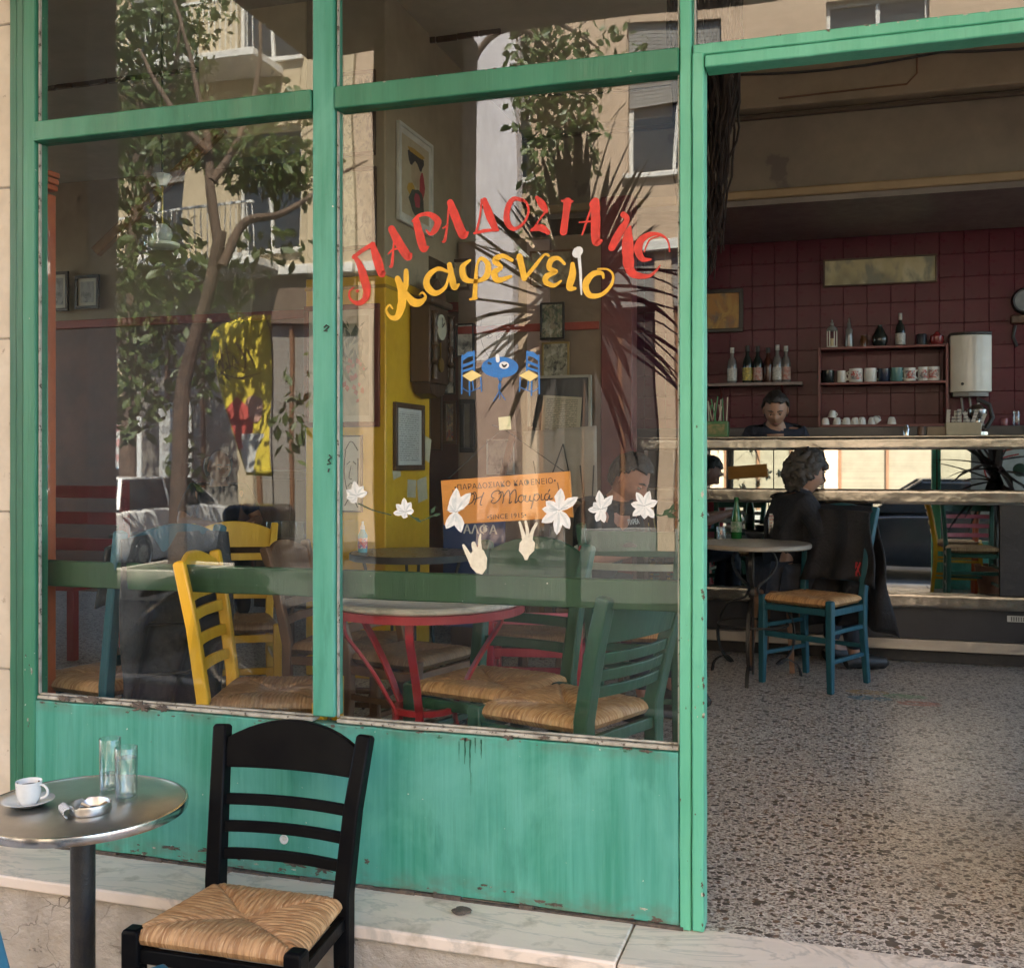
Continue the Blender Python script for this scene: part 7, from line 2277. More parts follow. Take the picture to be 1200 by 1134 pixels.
# reader at the right of the window
rz = R(68)
J = dict(pelvis=(0, 0.0, 0.55), spine=(0, -0.03, 0.70), chest=(0, -0.12, 0.88), neck=(0, -0.17, 1.01), head=(0, -0.245, 1.12))
loc, J = put((738, 560), 2.45, rz, J)
pm_ = person('dark haired man in a black T-shirt looking down, seated behind the green chair', loc, rz, J, dict(l=[(-0.25, -0.16, 0.72), (-0.10, -0.40, 0.79), (-0.02, -0.48, 0.78)], r=[(0.26, -0.13, 0.74), (0.12, -0.38, 0.80), (0.04, -0.46, 0.79)]), SKIN3, TSH, DJEAN, HBLK, head_rot=(R(36), 0, R(6)), sleeve=0.62, trim=CHALK, collar=0.10)
text('ΠΑΡΕΑ', 0.034, (0.03, J['chest'][1] - 0.128, J['chest'][2] + 0.02), pm_, M('pale_shirt_print', (0.5, 0.5, 0.48)), name='shirt_print', rot=(R(74), 0, R(4)), bold=0.001)
# stool carries the reader
def stool(label, loc):
    t = thing('stool', label, 'stool', loc)
    MB().lathe([(0, 0.43), (0.17, 0.43), (0.175, 0.445), (0.17, 0.462), (0, 0.465)], 24).build('seat', BROWNW, t)
    for k in range(4):
        a = k * PI / 2 + 0.5
        MB().bar((0.18 * math.cos(a), 0.18 * math.sin(a), 0), (0.13 * math.cos(a), 0.13 * math.sin(a), 0.43), 0.03, 0.03).build('leg', BROWNW, t, bevel=0.003)
    return t
stool('brown stool under the man in the black T-shirt', loc)
# bald man in the left pane
rz = R(38)
J = dict(pelvis=(0, 0.0, 0.55), spine=(0, -0.02, 0.72), chest=(0, -0.07, 0.92), neck=(0, -0.09, 1.06), head=(0, -0.13, 1.18))
loc, J = put((257, 547), 4.02, rz, J)
person('balding man in a dark shirt seated at the dark table in the left pane', loc, rz, J, dict(l=[(-0.27, -0.18, 0.76), (-0.10, -0.38, 0.76), (0.0, -0.40, 0.75)], r=[(0.27, -0.17, 0.76), (0.20, -0.42, 0.77), (0.16, -0.50, 0.76)]), SKIN1, NAVY, DJEAN, HWHT, head_rot=(R(8), 0, R(14)), hair='thin', sleeve=0.8)
stool('brown stool under the balding man', loc)
# barman
rz = R(6)
J = dict(pelvis=(0, 0.02, 0.92), spine=(0, 0.0, 1.08), chest=(0, -0.04, 1.335), neck=(0, -0.075, 1.475), head=(0, -0.145, 1.565))
loc, J = put((909, 480), 4.80, rz, J)
person('dark haired barman in a navy polo looking down behind the counter', loc, rz, J, dict(l=[(-0.26, -0.06, 1.02), (-0.14, -0.28, 1.02), (-0.08, -0.36, 1.0)], r=[(0.26, -0.06, 1.02), (0.14, -0.28, 1.02), (0.08, -0.36, 1.0)]), SKIN2, NAVY, DJEAN, HBLK, head_rot=(R(26), 0, R(-4)), sleeve=0.7, seated=False)
# curly haired customer
rz = R(118)
J = dict(pelvis=(0, 0.0, 0.56), spine=(0, -0.04, 0.72), chest=(0, -0.10, 0.90), neck=(0, -0.13, 1.03), head=(0, -0.17, 1.15))
loc, J = put((944, 556), 3.70, rz, J)
person('customer with curly grey hair in dark clothes in front of the bar mirror', loc, rz, J, dict(l=[(-0.26, -0.16, 0.74), (-0.14, -0.38, 0.80), (-0.08, -0.46, 0.82)], r=[(0.26, -0.18, 0.76), (0.10, -0.38, 0.86), (0.04, -0.42, 0.92)]), SKIN2, COATM, DJEAN, HGRY, head_rot=(R(12), 0, 0), hair='curly', sleeve=1.3, collar=0.42)
stool('brown stool under the curly haired customer', loc)

# ================================================================== the street behind the viewer (what the panes mirror)
PINK = M('pink_beige_render', (0.50, 0.37, 0.26), (0.42, 0.31, 0.215), scale=1.2, rough=0.85)
CREAMB = M('cream_render', (0.52, 0.42, 0.28), (0.43, 0.35, 0.23), scale=1.2, rough=0.85)
WTRIM = M('white_trim', (0.70, 0.68, 0.63), rough=0.7)
DGL = M('dark_window_glass', (0.03, 0.035, 0.04), rough=0.08, bmp=0)
SHUT = M('grey_shutter', (0.24, 0.23, 0.21), (0.18, 0.17, 0.16), scale=3)
FY = -16.0
SHUT2 = M('pale_roller_shutter', (0.26, 0.235, 0.20), (0.20, 0.18, 0.155), scale=2, stretch=(0.1, 1, 14))
def block(label, x0, x1, ztop, mat, winx, rows, seed, balc=(), shop=None):
    rnd = random.Random(seed)
    t = thing('apartment_building', label, 'building', (0, 0, 0))
    # wall built round the openings: piers and bands
    xs = sorted(winx)
    zcuts = [(ROAD + 0.12, 4.85)] + [(r0, r1) for r0, r1 in rows]
    mb = MB()
    zz = 4.85
    for r0, r1 in rows:
        mb.box(x0, x1, FY - 0.3, FY, zz, r0)
        px_ = x0
        for wx0, wx1 in xs:
            mb.box(px_, wx0, FY - 0.3, FY, r0 + 0.0005, r1 - 0.0005)
            px_ = wx1
        mb.box(px_, x1, FY - 0.3, FY, r0 + 0.0005, r1 - 0.0005)
        zz = r1
    mb.box(x0, x1, FY - 0.3, FY, zz, ztop)
    mb.box(x0, x1, FY - 9, FY - 0.31, ROAD, ztop)
    mb.build('wall', mat, t, smooth=False)
    MB().box(x0 - 0.05, x1 + 0.05, FY - 0.35, FY + 0.22, ztop + 0.001, ztop + 0.25).build('cornice', WTRIM, t, bevel=0.03)
    MB().box(x0, x1, FY + 0.001, FY + 0.12, 4.85, 5.05).build('string_course', WTRIM, t, bevel=0.02)
    for r0, r1 in rows:
        for wx0, wx1 in xs:
            w_ = MB().box(wx0 + 0.02, wx1 - 0.02, FY - 0.2, FY - 0.18, r0 + 0.02, r1 - 0.02).build('window', DGL, t, smooth=False)
            mb = MB()
            for a, b in ((wx0 + 0.005, wx0 + 0.07), (wx1 - 0.07, wx1 - 0.005), ((wx0 + wx1) / 2 - 0.03, (wx0 + wx1) / 2 + 0.03)):
                mb.box(a, b, FY - 0.178, FY - 0.12, r0 + 0.07, r1 - 0.07)
            mb.box(wx0 + 0.005, wx1 - 0.005, FY - 0.178, FY - 0.12, r0 + 0.005, r0 + 0.068)
            mb.box(wx0 + 0.005, wx1 - 0.005, FY - 0.178, FY - 0.12, r1 - 0.068, r1 - 0.005)
            mb.build('window_frame', WTRIM, w_, smooth=False)
            MB().box(wx0 - 0.08, wx1 + 0.08, FY + 0.001, FY + 0.10, r0 - 0.09, r0 - 0.002).build('sill', WTRIM, t, bevel=0.01)
            if rnd.random() < 0.6:
                h = rnd.uniform(0.25, 0.7) * (r1 - r0)
                mb = MB()
                k = 0
                z = r1 - 0.01
                while z > r1 - h:
                    mb.box(wx0 + 0.01, wx1 - 0.01, FY - 0.11, FY - 0.08, z - 0.055, z)
                    z -= 0.062
                mb.build('roller_blind', SHUT, t, smooth=False)
    for bx0, bx1, bz in balc:
        b = MB().box(bx0, bx1, FY + 0.002, FY + 1.1, bz - 0.16, bz).build('balcony', WTRIM, t, bevel=0.02)
        mb = MB()
        n = int((bx1 - bx0) / 0.12)
        for k in range(n + 1):
            x = bx0 + 0.03 + (bx1 - bx0 - 0.06) * k / n
            mb.tube([(x, FY + 1.05, bz), (x, FY + 1.05, bz + 0.92)], 0.010, 5)
        mb.box(bx0, bx1, FY + 1.02, FY + 1.08, bz + 0.92, bz + 0.96)
        mb.build('railing', CHALK, b, smooth=False)
    # ground floor
    x = x0
    while x < x1 - 0.5:
        wd = min(rnd.uniform(2.2, 3.9), x1 - x)
        MB().box(x, x + 0.32, FY - 0.3, FY - 0.001, ROAD + 0.1, 4.849).build('pier', mat, t, smooth=False)
        s_ = MB().box(x + 0.325, x + wd - 0.005, FY - 0.25, FY - 0.2, ROAD + 0.5, 3.9).build('shop_window', (shop if shop and not (-9.1 < x < -3.2) else M('dusty_shop_glass', (0.075, 0.062, 0.058), (0.045, 0.04, 0.038), scale=1.2, rough=0.3)), t, smooth=False)
        mb = MB()
        for q in (0.33, 0.33 + (wd - .33) * 0.33, 0.33 + (wd - .33) * 0.66):
            mb.box(x + q, x + q + 0.07, FY - 0.195, FY - 0.12, ROAD + 0.5, 3.9)
        mb.build('shop_frame', BROWNW, s_, smooth=False)
        MB().box(x + 0.325, x + wd - 0.005, FY - 0.28, FY - 0.05, 3.905, 4.845).build('fascia', rnd.choice((SHUT, M('dusty_red_fascia', (0.30, 0.08, 0.06)), M('dusty_pink_fascia', (0.36, 0.25, 0.20)), M('brown_fascia', (0.16, 0.11, 0.08)))), t, bevel=0.01)
        MB().box(x + 0.325, x + wd - 0.005, FY - 0.28, FY - 0.10, ROAD + 0.1, ROAD + 0.495).build('stall_riser', SHUT, t, bevel=0.01)
        x += wd
    return t
wA = []
x = -8.0
q0, q1 = at(737, 120, 16.0).x, at(800, 120, 16.0).x
for k in range(-1, 5):
    wA.append((q0 + k * 3.4, q0 + k * 3.4 + 1.6))
zA0 = at(770, 200, 16.0).z
block('pink beige apartment building mirrored in the right pane', -9.0, 12.0, 16.0, PINK, [w_ for w_ in wA if w_[0] > -8.8 and w_[1] < 11.9], [(zA0, zA0 + 2.6), (zA0 + 4.1, zA0 + 6.7)], 3, shop=M('cream_roller_shutter', (0.20, 0.17, 0.12), (0.16, 0.135, 0.095), scale=2, stretch=(0.1, 1, 14)))
wB = [(-19.4 + 2.6 * k, -18.0 + 2.6 * k) for k in range(4)]
block('cream apartment building with balconies mirrored behind the tree', -20.5, -9.05, 15.0, CREAMB, wB, [(5.4, 7.8), (9.2, 11.4)], 8, balc=((-17.4, -10.6, 5.1), (-17.4, -10.6, 9.0)), shop=SHUT2)
block('far cream building at the end of the street', -34.0, -20.6, 12.0, PINK, [(-33 + 2.6 * k, -31.6 + 2.6 * k) for k in range(4)], [(5.4, 7.8)], 5)

pc_ = (at(553, 300, 15.5).x + at(605, 300, 15.5).x) / 2
pw_ = (at(605, 300, 15.5) - at(553, 300, 15.5)).length / 2
wp = thing('white_pier', 'tall narrow white rendered pier across the street, mirrored behind the red lettering', 'pier', (pc_, -15.5, PAV))
MB().box(-pw_, pw_, -0.35, 0.0, 3.4, 12.5).build('shaft', M('lilac_white_render', (0.60, 0.56, 0.57), (0.48, 0.45, 0.455), scale=0.9), wp, bevel=0.02)
MB().box(-pw_ - 0.02, pw_ + 0.02, -0.37, 0.02, 0, 3.397).build('painted_base', M('dusty_pink_fascia', (0.36, 0.25, 0.20)), wp, bevel=0.02)
MB().box(-pw_ - 0.05, pw_ + 0.05, -0.37, 0.05, 12.503, 12.7).build('cap', WTRIM, wp, bevel=0.02)
# tree at the kerb
BARK = M('fig_bark', (0.125, 0.082, 0.055), (0.07, 0.048, 0.034), scale=14, stretch=(1, 1, 0.4), rough=0.9, bmp=0.7)
LEAFA = m_leaf('orange_tree_leaf', (0.06, 0.105, 0.026), (0.125, 0.16, 0.055), 0.38)
def leafcloud(mb, c, rad, n, rnd, size=0.135, hang=0.6):
    for k in range(n):
        while True:
            p = Vector((rnd.uniform(-1, 1), rnd.uniform(-1, 1), rnd.uniform(-1, 1)))
            if p.length < 1:
                break
        p = Vector(c) + Vector((p.x * rad[0], p.y * rad[1], p.z * rad[2]))
        d = Vector((rnd.uniform(-1, 1), rnd.uniform(-1, 1), rnd.uniform(-1.4, 0.6 - hang))).normalized()
        sd = d.cross(Vector((rnd.uniform(-1, 1), rnd.uniform(-1, 1), rnd.uniform(-1, 1))))
        if sd.length < 0.1:
            continue
        sd.normalize()
        up = sd.cross(d)
        L = size * rnd.uniform(0.7, 1.25)
        W = L * 0.24
        a, b, m_, t_ = p, p + d * L, p + d * L * 0.45, p + d * L * 0.8
        bend = up * (-L * 0.10)
        v = [mb.bm.verts.new(q) for q in (a, m_ + sd * W, t_ + sd * W * 0.6 + bend * 0.6, b + bend, t_ - sd * W * 0.6 + bend * 0.6, m_ - sd * W)]
        mid = mb.bm.verts.new(m_ + up * (-0.12 * W))
        mb.bm.faces.new((v[0], v[1], mid))
        mb.bm.faces.new((v[0], mid, v[5]))
        mb.bm.faces.new((v[1], v[2], v[3], mid))
        mb.bm.faces.new((mid, v[3], v[4], v[5]))
def tree(label, base, limbs, clouds, seed, r0=0.12, group='street trees', size=0.135):
    """limbs: list of point lists (world) ; clouds: (centre, radii, count)"""
    rnd = random.Random(seed)
    t = thing('street_tree', label, 'tree', base, 0, group)
    B = Vector(base)
    for i, pts in enumerate(limbs):
        q = smooth_stroke([Vector(p) - B for p in pts], 5)
        n = len(q)
        ra, rb_ = (r0, r0 * 0.62) if i == 0 else (r0 * 0.55, r0 * 0.12)
        for k in range(n):
            q[k] = q[k] + Vector((mnoise.noise(q[k] * 2.1), mnoise.noise(q[k] * 2.3 + Vector((4, 1, 3))), 0)) * 0.05 * (k / n)
        MB().tube(q, [ra + (rb_ - ra) * k / (n - 1) for k in range(n)], 10).build('trunk' if i == 0 else 'limb', BARK, t)
    # twigs
    tw = MB()
    for c, rad, n in clouds:
        for k in range(max(2, n // 30)):
            p = Vector(c) + Vector((rnd.uniform(-.9, .9) * rad[0], rnd.uniform(-.9, .9) * rad[1], rnd.uniform(-.9, .9) * rad[2])) - B
            s_ = p + Vector((rnd.uniform(-.4, .4), rnd.uniform(-.3, .3), rnd.uniform(0.1, .5)))
            m_ = (p + s_) / 2 + Vector((rnd.uniform(-.08, .08), rnd.uniform(-.08, .08), 0.05))
            tw.tube([s_, m_, p], [0.008, 0.006, 0.003], 4)
    tw.build('twigs', BARK, t)
    mb = MB()
    for c, rad, n in clouds:
        leafcloud(mb, Vector(c) - B, rad, n, rnd, size)
    tag(mb.build('crown', LEAFA, t, smooth=False), kind='stuff')
    return t
def refl(px_, py_, Y):
    """point of the street that the pane shows at that direction"""
    p = at(px_, py_, Y)
    return Vector((p.x, -p.y, p.z))
TY = 9.2
tb = refl(208, 560, TY)
tb.z = ROAD + 0.35
lm = [[tb, refl(212, 480, TY), refl(228, 400, TY), refl(250, 320, TY), refl(258, 270, TY)],
      [refl(258, 290, TY), refl(246, 220, TY), refl(240, 140, TY + .2), refl(215, 40, TY + .5), refl(190, -60, TY + .8)],
      [refl(262, 310, TY), refl(285, 262, TY + .2), refl(330, 250, TY + .4), refl(372, 225, TY + .9), refl(430, 190, TY + 1.6)],
      [refl(246, 215, TY), refl(275, 170, TY + .5), refl(300, 90, TY + .8), refl(310, 0, TY + 1.0)],
      [refl(243, 180, TY), refl(200, 130, TY - .2), refl(160, 60, TY + .3)]]
cl = []
for px_, py_, Yo, rx, rz_, n in ((135, 150, .3, .25, .20, 60), (215, 165, .5, .35, .20, 90), (140, 210, .2, .28, .45, 100), (185, 300, .5, .42, .40, 120), (150, 380, .3, .30, .55, 90), (150, 470, .1, .26, .35, 50), (205, 420, .6, .40, .5, 80), (300, 185, .9, .45, .25, 110), (340, 200, 1.2, .4, .25, 90), (280, 330, 1.0, .25, .3, 16), (310, 285, 1.0, .35, .16, 18), (215, 540, .4, .18, .28, 22), (345, 470, 1.2, .16, .5, 18),
                             (330, 120, 1.4, .3, .2, 40)):
    c = refl(px_, py_, TY + Yo)
    cl.append(((c.x, c.y, c.z), (rx * 1.75, rx * 1.9, rz_ * 1.75), int(n * 2.6)))
tree('street tree with hanging leaves mirrored in the left pane', tuple(tb), lm, cl, 5, size=0.20)
pb_ = thing('tree_planter', 'low square stone planter round the foot of the street tree', 'planter', (tb.x, tb.y, ROAD))
for sx_, sy_ in ((0, -1), (0, 1), (-1, 0), (1, 0)):
    MB().cbox((sx_ * 0.55, sy_ * 0.55, 0.19), (1.2 if sx_ == 0 else 0.1, 0.1 if sx_ == 0 else 0.999, 0.38)).build('side', PAVE, pb_, bevel=0.01)
MB().box(-0.499, 0.499, -0.499, 0.499, 0, 0.33).build('soil', M('dark_soil', (0.05, 0.04, 0.03)), pb_, smooth=False)
TY2 = 11.0
tb2 = refl(492, 560, TY2)
tb2.z = ROAD
lm = [[tb2, refl(494, 400, TY2), refl(500, 250, TY2), refl(520, 130, TY2)], [refl(508, 190, TY2), refl(560, 60, TY2), refl(620, 40, TY2), refl(660, 110, TY2), refl(668, 190, TY2)], [refl(600, 45, TY2), refl(650, 30, TY2 + .3), refl(700, 60, TY2 + .5)]]
cl = []
for px_, py_, Yo, rx, rz_, n in ((640, 130, 0, .35, .55, 170), (660, 90, .3, .4, .45, 170), (680, 150, .2, .25, .45, 100), (645, 215, 0, .28, .35, 80), (630, 60, .3, .3, .3, 90), (700, 60, .6, .5, .3, 60), (640, 290, 0, .25, .3, 40)):
    c = refl(px_, py_, TY2 + Yo)
    cl.append(((c.x, c.y, c.z), (rx * 1.5, rx * 1.5, rz_ * 1.5), int(n * 1.6)))
tree('thin street tree mirrored above the red lettering', tuple(tb2), lm, cl, 15, r0=0.11, size=0.17)

TY3 = 12.4
tb3 = refl(150, 560, TY3)
tb3.z = ROAD
lm = [[tb3, refl(152, 400, TY3), refl(158, 250, TY3), refl(165, 120, TY3)], [refl(160, 240, TY3), refl(190, 130, TY3), refl(210, 30, TY3)], [refl(158, 200, TY3), refl(135, 120, TY3), refl(125, 30, TY3)]]
cl = []
for px_, py_, Yo, rx, rz_, n in ((135, 90, 0, .7, .9, 420), (190, 60, .3, .9, .9, 600), (170, 150, .3, .8, .6, 380), (215, 130, .2, .6, .6, 240), (150, 10, .2, 1.0, .8, 420), (220, 0, .6, .9, .7, 300)):
    c = refl(px_, py_, TY3 + Yo)
    cl.append(((c.x, c.y, c.z), (rx, rx, rz_), n))
tree('sunlit street tree on the far side of the street, mirrored in the upper left', tuple(tb3), lm, cl, 25, r0=0.14, size=0.17)
# yellow feather banner
bn = refl(283, 560, 11.6)
bt_ = thing('feather_banner', 'yellow feather banner with handwriting and a face, mirrored in the left pane', 'banner', (bn.x, bn.y, ROAD))
z0, z1 = refl(283, 558, 11.6).z - ROAD, refl(283, 372, 11.6).z - ROAD
k_ = (at(316, 450, 11.6) - at(246, 450, 11.6)).length
MB().lathe([(0, 0), (0.32, 0), (0.32, 0.04), (0, 0.07)], 20).build('base', BLACKI, bt_)
def bpt(u, v):
    """u across 0..1 (0 at the pole, +x), v up 0..1"""
    w_ = k_ * (0.42 + 0.58 * min(1, v * 1.15)) * (1 if v < 0.88 else math.sqrt(max(0.0, 1 - ((v - 0.88) / 0.125) ** 2)) * 0.7 + 0.3)
    return Vector((k_ * 0.5 - u * w_, 0.05 * math.sin(u * 5 + v * 6), z0 + (z1 - z0) * v))
mb = MB()
mb.tube([(k_ * 0.5 + 0.01, 0, 0.03), (k_ * 0.5 + 0.01, 0, z0 + (z1 - z0) * 0.9), (k_ * 0.42, 0, z1 + 0.02), (k_ * 0.2, 0, z1 + 0.03)], 0.012, 8)
mb.build('pole', BLACKI, bt_)
mb = MB()
mb.grid([[bpt(u / 14, v / 26) for u in range(15)] for v in range(27)])
mb.build('cloth', M('banner_yellow', (0.80, 0.62, 0.06), (0.72, 0.55, 0.05), scale=3, rough=0.6), bt_, solid=0.004)
def onb(pts, mat, nm, lift=0.006):
    m2 = MB()
    m2.face([bpt(u, v) + Vector((0, lift, 0)) for u, v in pts])
    m2.build(nm, mat, bt_, smooth=False)
onb([(0.12, 0.02), (0.98, 0.02), (0.95, 0.14), (0.85, 0.26), (0.15, 0.26)], M('banner_white', (0.74, 0.73, 0.70)), 'printed_patch')
onb([(0.55, 0.2), (0.98, 0.16), (0.98, 0.42), (0.70, 0.50), (0.45, 0.40)], M('banner_red', (0.62, 0.10, 0.08)), 'printed_patch', 0.010)
onb([(0.40 + 0.20 * math.cos(a), 0.42 + 0.09 * math.sin(a)) for a in [k * PI / 8 for k in range(16)]], M('banner_pink', (0.62, 0.36, 0.28)), 'printed_face', 0.014)
mb = MB()
for s_ in ([(.80, .70), (.72, .80), (.66, .70), (.60, .66)], [(.70, .74), (.58, .84)], [(.56, .70), (.50, .76), (.46, .70), (.54, .68)], [(.40, .84), (.40, .68), (.34, .72)], [(.46, .78), (.34, .78)], [(.28, .82), (.28, .68), (.22, .74), (.18, .68)], [(.88, .66), (.5, .62), (.2, .66)]):
    q = smooth_stroke([(1.10 - u, v, 0) for u, v in s_], 5)
    mb.tube([bpt(p.x, p.y) + Vector((0, 0.012, 0)) for p in q], 0.010, 5)
mb.build('handwriting', BLACKI, bt_, smooth=False)

# cars
def car(label, loc, rz, paint_m, L=4.0, W=1.68, H=1.46, group='cars parked across the street'):
    t = thing('parked_car', label, 'car', loc, rz, group)
    st_ = [(-.5, .34, .60, .60), (-.485, .30, .74, .78), (-.42, .24, .86, .90), (-.30, .20, .93, .98), (-.17, .19, .96, 1.0), (.1, .19, .96, 1.0), (.3, .19, .96, 1.0), (.42, .22, .95, .97), (.48, .28, .90, .90), (.5, .36, .70, .80)]
    mb = MB()
    rings = []
    for x, zl, zh, wk in st_:
        hw = W / 2 * wk
        r_ = [(-hw * .93, zl), (-hw, zl + .14), (-hw, (zl + zh) / 2 + .06), (-hw * .95, zh - .05), (-hw * .82, zh), (hw * .82, zh), (hw * .95, zh - .05), (hw, (zl + zh) / 2 + .06), (hw, zl + .14), (hw * .93, zl)]
        rings.append([mb.bm.verts.new(Vector((x * L, y, z))) for y, z in r_])
    for a, b in zip(rings, rings[1:]):
        for j in range(10):
            mb.bm.faces.new((a[j], a[(j + 1) % 10], b[(j + 1) % 10], b[j]))
    mb.bm.faces.new(list(reversed(rings[0])))
    mb.bm.faces.new(rings[-1])
    mb.build('body', paint_m, t, ang=40, bevel=0.02)
    def cabin(k, z0, z1, nm, mat, dx=0.0):
        mb = MB()
        lo = [(-.28 * L + dx, -W / 2 * .90 * k), (.44 * L, -W / 2 * .90 * k), (.44 * L, W / 2 * .90 * k), (-.28 * L + dx, W / 2 * .90 * k)]
        hi = [(-.10 * L, -W / 2 * .72 * k), (.36 * L, -W / 2 * .72 * k), (.36 * L, W / 2 * .72 * k), (-.10 * L, W / 2 * .72 * k)]
        v = [mb.bm.verts.new((x, y, z0)) for x, y in lo] + [mb.bm.verts.new((x, y, z1)) for x, y in hi]
        for f in ((0, 3, 2, 1), (4, 5, 6, 7), (0, 1, 5, 4), (1, 2, 6, 5), (2, 3, 7, 6), (3, 0, 4, 7)):
            mb.bm.faces.new([v[i] for i in f])
        return mb.build(nm, mat, t, bevel=0.04, seg=3)
    cabin(1.0, 0.955, H - 0.03, 'glasshouse', DGL)
    MB().box(-.10 * L, .36 * L, -W / 2 * .70, W / 2 * .70, H - 0.05, H).build('roof', paint_m, t, bevel=0.02, seg=3)
    mb = MB()
    for s in (-1, 1):
        for x0, x1 in ((-.275, -.10), (.10, .11), (.43, .36)):
            mb.bar((x0 * L, s * W / 2 * .895, 0.95), (x1 * L if abs(x1) != .11 else .10 * L, s * W / 2 * .715, H - 0.02), 0.06, 0.03)
    mb.build('roof_pillar', paint_m, t, bevel=0.01)
    for sx_ in (-1, 1):
        for s in (-1, 1):
            m2 = MB().lathe([(0, -0.09), (0.24, -0.09), (0.30, -0.06), (0.31, 0), (0.30, 0.06), (0.24, 0.09), (0, 0.09)], 28)
            m2.xf(Matrix.Translation((sx_ * L * 0.31, s * (W / 2 - 0.07), 0.31)) @ Matrix.Rotation(R(90), 4, 'X'))
            wl = m2.build('wheel', BLACKI, t)
            m2 = MB().lathe([(0, 0.0), (0.06, 0.004), (0.19, -0.012), (0.21, 0.006), (0.21, -0.02), (0, -0.02)], 24)
            m2.xf(Matrix.Translation((sx_ * L * 0.31, s * (W / 2 + 0.024), 0.31)) @ Matrix.Rotation(R(-90 * s), 4, 'X'))
            m2.build('rim', M('alloy_rim', (0.55, 0.55, 0.55), metal=0.9, rough=0.3), wl)
    for s in (-1, 1):
        m2 = MB()
        m2.ball((-.475 * L, s * W * 0.36, 0.66), 0.12, sx=0.4, sy=1.2, sz=0.6, u=12, v=8)
        m2.build('headlight', M('lamp_lens', (0.6, 0.6, 0.6), rough=0.08), t)
        m2 = MB()
        m2.ball((.485 * L, s * W * 0.38, 0.76), 0.10, sx=0.35, sy=0.8, sz=1.2, u=12, v=8)
        m2.build('tail_light', M('red_lens', (0.4, 0.02, 0.02), rough=0.1), t)
    for x in (-.505, .505):
        MB().box(x * L - 0.01, x * L + 0.01, -0.26, 0.26, 0.42, 0.53).build('number_plate', CHALK, t)
    return t
CW = M('white_car_paint', (0.78, 0.78, 0.77), (0.74, 0.74, 0.73), scale=2, rough=0.2, bmp=0, coat=0.5)
CBL = M('pale_blue_car_paint', (0.18, 0.36, 0.58), (0.16, 0.33, 0.54), scale=2, rough=0.2, bmp=0, coat=0.5)
p = refl(168, 628, 12.4)
car('white hatchback parked nose out across the street behind the tree', (p.x, p.y, ROAD), R(88), CW)
p = refl(96, 600, 12.9)
car('pale blue car parked nose out beside the white hatchback', (p.x - 0.3, p.y - 0.2, ROAD), R(86), CBL, H=1.62)
car('dark grey car added to block the bright street in the bar mirror', (1.5, -6.4, ROAD), R(1), M('dark_grey_car_paint', (0.03, 0.032, 0.035), rough=0.2, bmp=0, coat=0.4), L=4.2)  # added to hide sunlit street low in the bar mirror

# scooter at the kerb, dark against the bright street
p = refl(168, 700, 3.45)
sc = thing('parked_scooter', 'dark scooter with a top box parked at the kerb, mirrored low in the left pane', 'scooter', (p.x, -3.45, PAV), R(168))
DKP = M('dark_scooter_paint', (0.02, 0.02, 0.022), rough=0.2, bmp=0)
def wheel(x):
    m2 = MB().lathe([(0.17, -0.05), (0.22, -0.05), (0.25, -0.02), (0.25, 0.02), (0.22, 0.05), (0.17, 0.05), (0.17, -0.05)], 32)
    m2.xf(Matrix.Translation((x, 0, 0.25)) @ Matrix.Rotation(R(90), 4, 'X'))
    tw = m2.build('wheel', BLACKI, sc)
    mb = MB()
    mb.lathe([(0.155, -0.03), (0.168, -0.03), (0.168, 0.03), (0.155, 0.03), (0.155, -0.03)], 32)
    mb.lathe([(0, -0.05), (0.04, -0.05), (0.04, 0.05), (0, 0.05)], 16)
    for k in range(5):
        a = k * 2 * PI / 5
        mb.bar((0.03 * math.cos(a), 0.03 * math.sin(a), 0), (0.16 * math.cos(a), 0.16 * math.sin(a), 0), 0.03, 0.02, side=(0, 0, 1))
    mb.xf(Matrix.Translation((x, 0, 0.25)) @ Matrix.Rotation(R(90), 4, 'X'))
    mb.build('rim', M('alloy_rim', (1, 1, 1)), tw)
wheel(-0.62)
wheel(0.62)
mb = MB()
def loft(mb, st_):
    rings = []
    for x, zl, zh, hw in st_:
        rings.append([mb.bm.verts.new(Vector((x, hw * math.cos(a), (zl + zh) / 2 + (zh - zl) / 2 * math.sin(a)))) for a in [2 * PI * k / 14 for k in range(14)]])
    for a, b in zip(rings, rings[1:]):
        for j in range(14):
            mb.bm.faces.new((a[j], a[(j + 1) % 14], b[(j + 1) % 14], b[j]))
    mb.bm.faces.new(list(reversed(rings[0])))
    mb.bm.faces.new(rings[-1])
loft(mb, [(-0.95, 0.62, 0.72, 0.04), (-0.85, 0.5, 0.76, 0.13), (-0.6, 0.40, 0.78, 0.19), (-0.3, 0.30, 0.76, 0.20), (-0.05, 0.22, 0.60, 0.17), (0.15, 0.20, 0.34, 0.16), (0.32, 0.20, 0.38, 0.16)])
mb.build('body', DKP, sc)
mb = MB()
loft(mb, [(0.30, 0.20, 0.40, 0.14), (0.38, 0.3, 0.85, 0.20), (0.46, 0.45, 1.02, 0.19), (0.56, 0.6, 1.0, 0.12), (0.66, 0.6, 0.8, 0.05)])
mb.build('front_shield', DKP, sc)
mb = MB()
loft(mb, [(-0.86, 0.76, 0.84, 0.08), (-0.7, 0.77, 0.88, 0.15), (-0.4, 0.76, 0.88, 0.17), (-0.1, 0.70, 0.80, 0.14), (0.0, 0.68, 0.72, 0.06)])
mb.build('saddle', BLACKI, sc)
mb = MB().box(-1.02, -0.62, -0.22, 0.22, 0.98, 1.30)
mb.build('top_box', DKP, sc, bevel=0.07, seg=4)
MB().box(-0.96, -0.68, -0.14, 0.14, 0.90, 0.975).build('rack', BLACKI, sc, bevel=0.01)
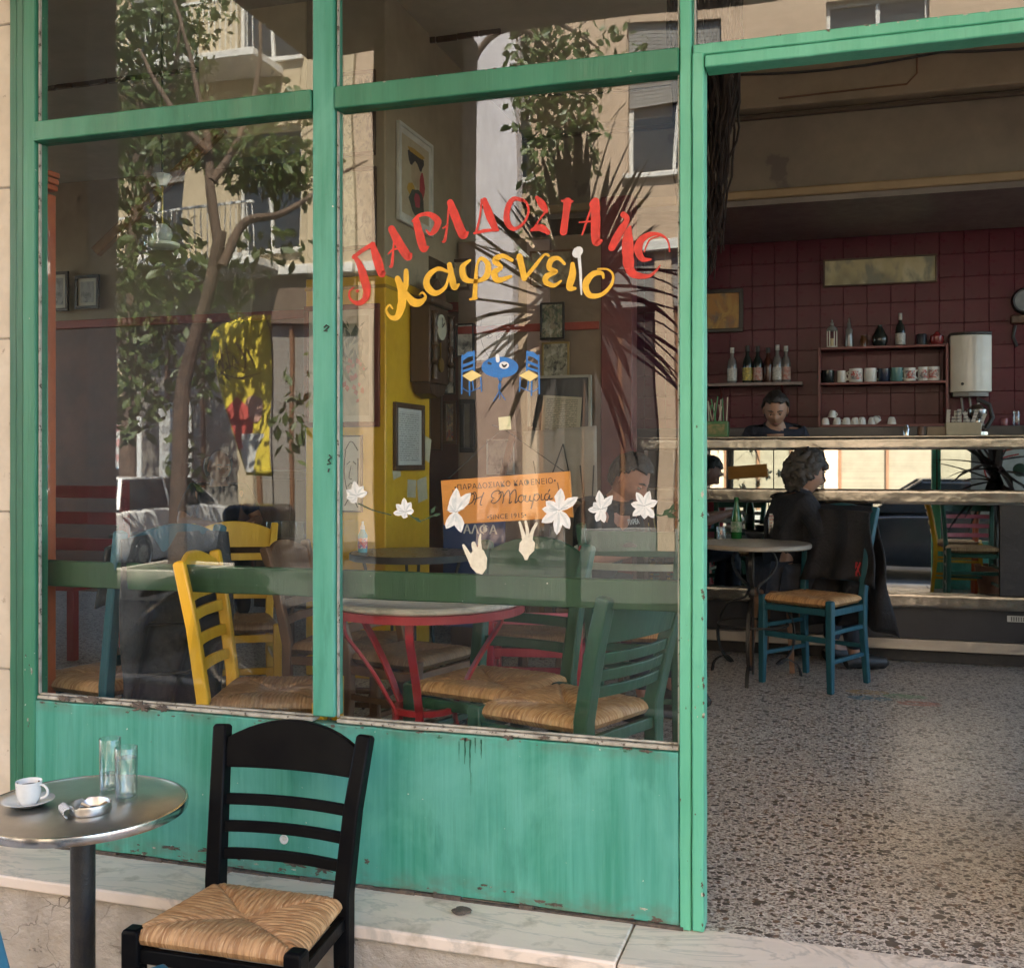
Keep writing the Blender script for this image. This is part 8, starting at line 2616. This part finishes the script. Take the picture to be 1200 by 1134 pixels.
MB().tube([(0.42, -0.34, 1.06), (0.44, -0.16, 1.08), (0.46, 0, 1.02), (0.44, 0.16, 1.08), (0.42, 0.34, 1.06)], 0.016, 8).build('handlebar', BLACKI, sc)
MB().tube([(0.62, 0, 0.25), (0.52, 0, 0.7), (0.46, 0, 1.0)], 0.03, 8).build('fork', BLACKI, sc)
for s in (-1, 1):
    MB().tube([(0.44, s * 0.2, 1.08), (0.5, s * 0.27, 1.22)], 0.006, 6).build('mirror_stalk', BLACKI, sc)
    MB().ball((0.5, s * 0.28, 1.26), 0.06, sx=0.3, sy=1, sz=0.7).build('mirror', BLACKI, sc)
MB().tube([(-0.1, 0.16, 0.22), (-0.2, 0.22, 0.0)], 0.012, 6).build('side_stand', BLACKI, sc)
# white notice boards across the street
for i, (px_, py_, w_, h_, Y, mt_) in enumerate(((134, 520, 1.25, 1.9, 14.9, 0), (205, 500, .75, 2.2, 14.9, 1))):
    p = refl(px_, py_, Y)
    t = thing('notice_board', ('white poster board with red headings across the street', 'narrow grey poster board across the street, right of the white one')[i], 'notice board', (p.x, p.y, PAV))
    MB().box(-w_ / 2, w_ / 2, -0.03, 0.03, 0.5, 0.5 + h_).build('panel', m_print('street_notice_%s' % 'ab'[i], ((0.72, 0.71, 0.67), (0.45, 0.44, 0.41))[i], ((0.5, 0.06, 0.05), (0.15, 0.15, 0.15))[i], 7), t, bevel=0.01)
    for s in (-1, 1):
        MB().box(s * w_ * .45 - 0.025, s * w_ * .45 + 0.025, -0.08, -0.032, 0.0, 0.5 + h_).build('post', BLACKI, t)
# poster board at the doorway, which the bar mirror shows
pb = thing('drawing_board', 'white board with a red and green line drawing, mirrored in the bar', 'poster', (1.35, 0.42, 0), R(180))
MB().box(-0.27, 0.27, -0.012, 0.012, 0.72, 1.42).build('panel', CHALK, pb, bevel=0.004)
mb = MB()
for st_ in ([(-.18, 1.34), (-.05, 1.30), (.10, 1.26), (.16, 1.12), (.10, .98)], [(-.12, 1.26), (.02, 1.22), (.08, 1.12)], [(-.15, .92), (0, .88), (.16, .9)]):
    mb.tube(smooth_stroke([(a, -0.014, b) for a, b in st_], 5), 0.007, 5)
mb.build('red_line', M('signwriter_red', (1, 1, 1)), pb)
mb = MB()
mb.ball((-0.13, -0.013, 1.12), 0.06, sy=0.05, u=18, v=8)
mb.build('green_dot', M('dark_leaf_green_paint', (1, 1, 1)), pb)
for s in (-1, 1):
    MB().bar((s * 0.22, 0.02, 1.40), (s * 0.24, 0.16, 0.0), 0.03, 0.03).build('leg', M('orange_red_paint', (1, 1, 1)), pb, bevel=0.003)
    MB().bar((s * 0.22, -0.02, 0.90), (s * 0.24, -0.10, 0.0), 0.03, 0.03).build('leg', M('orange_red_paint', (1, 1, 1)), pb, bevel=0.003)
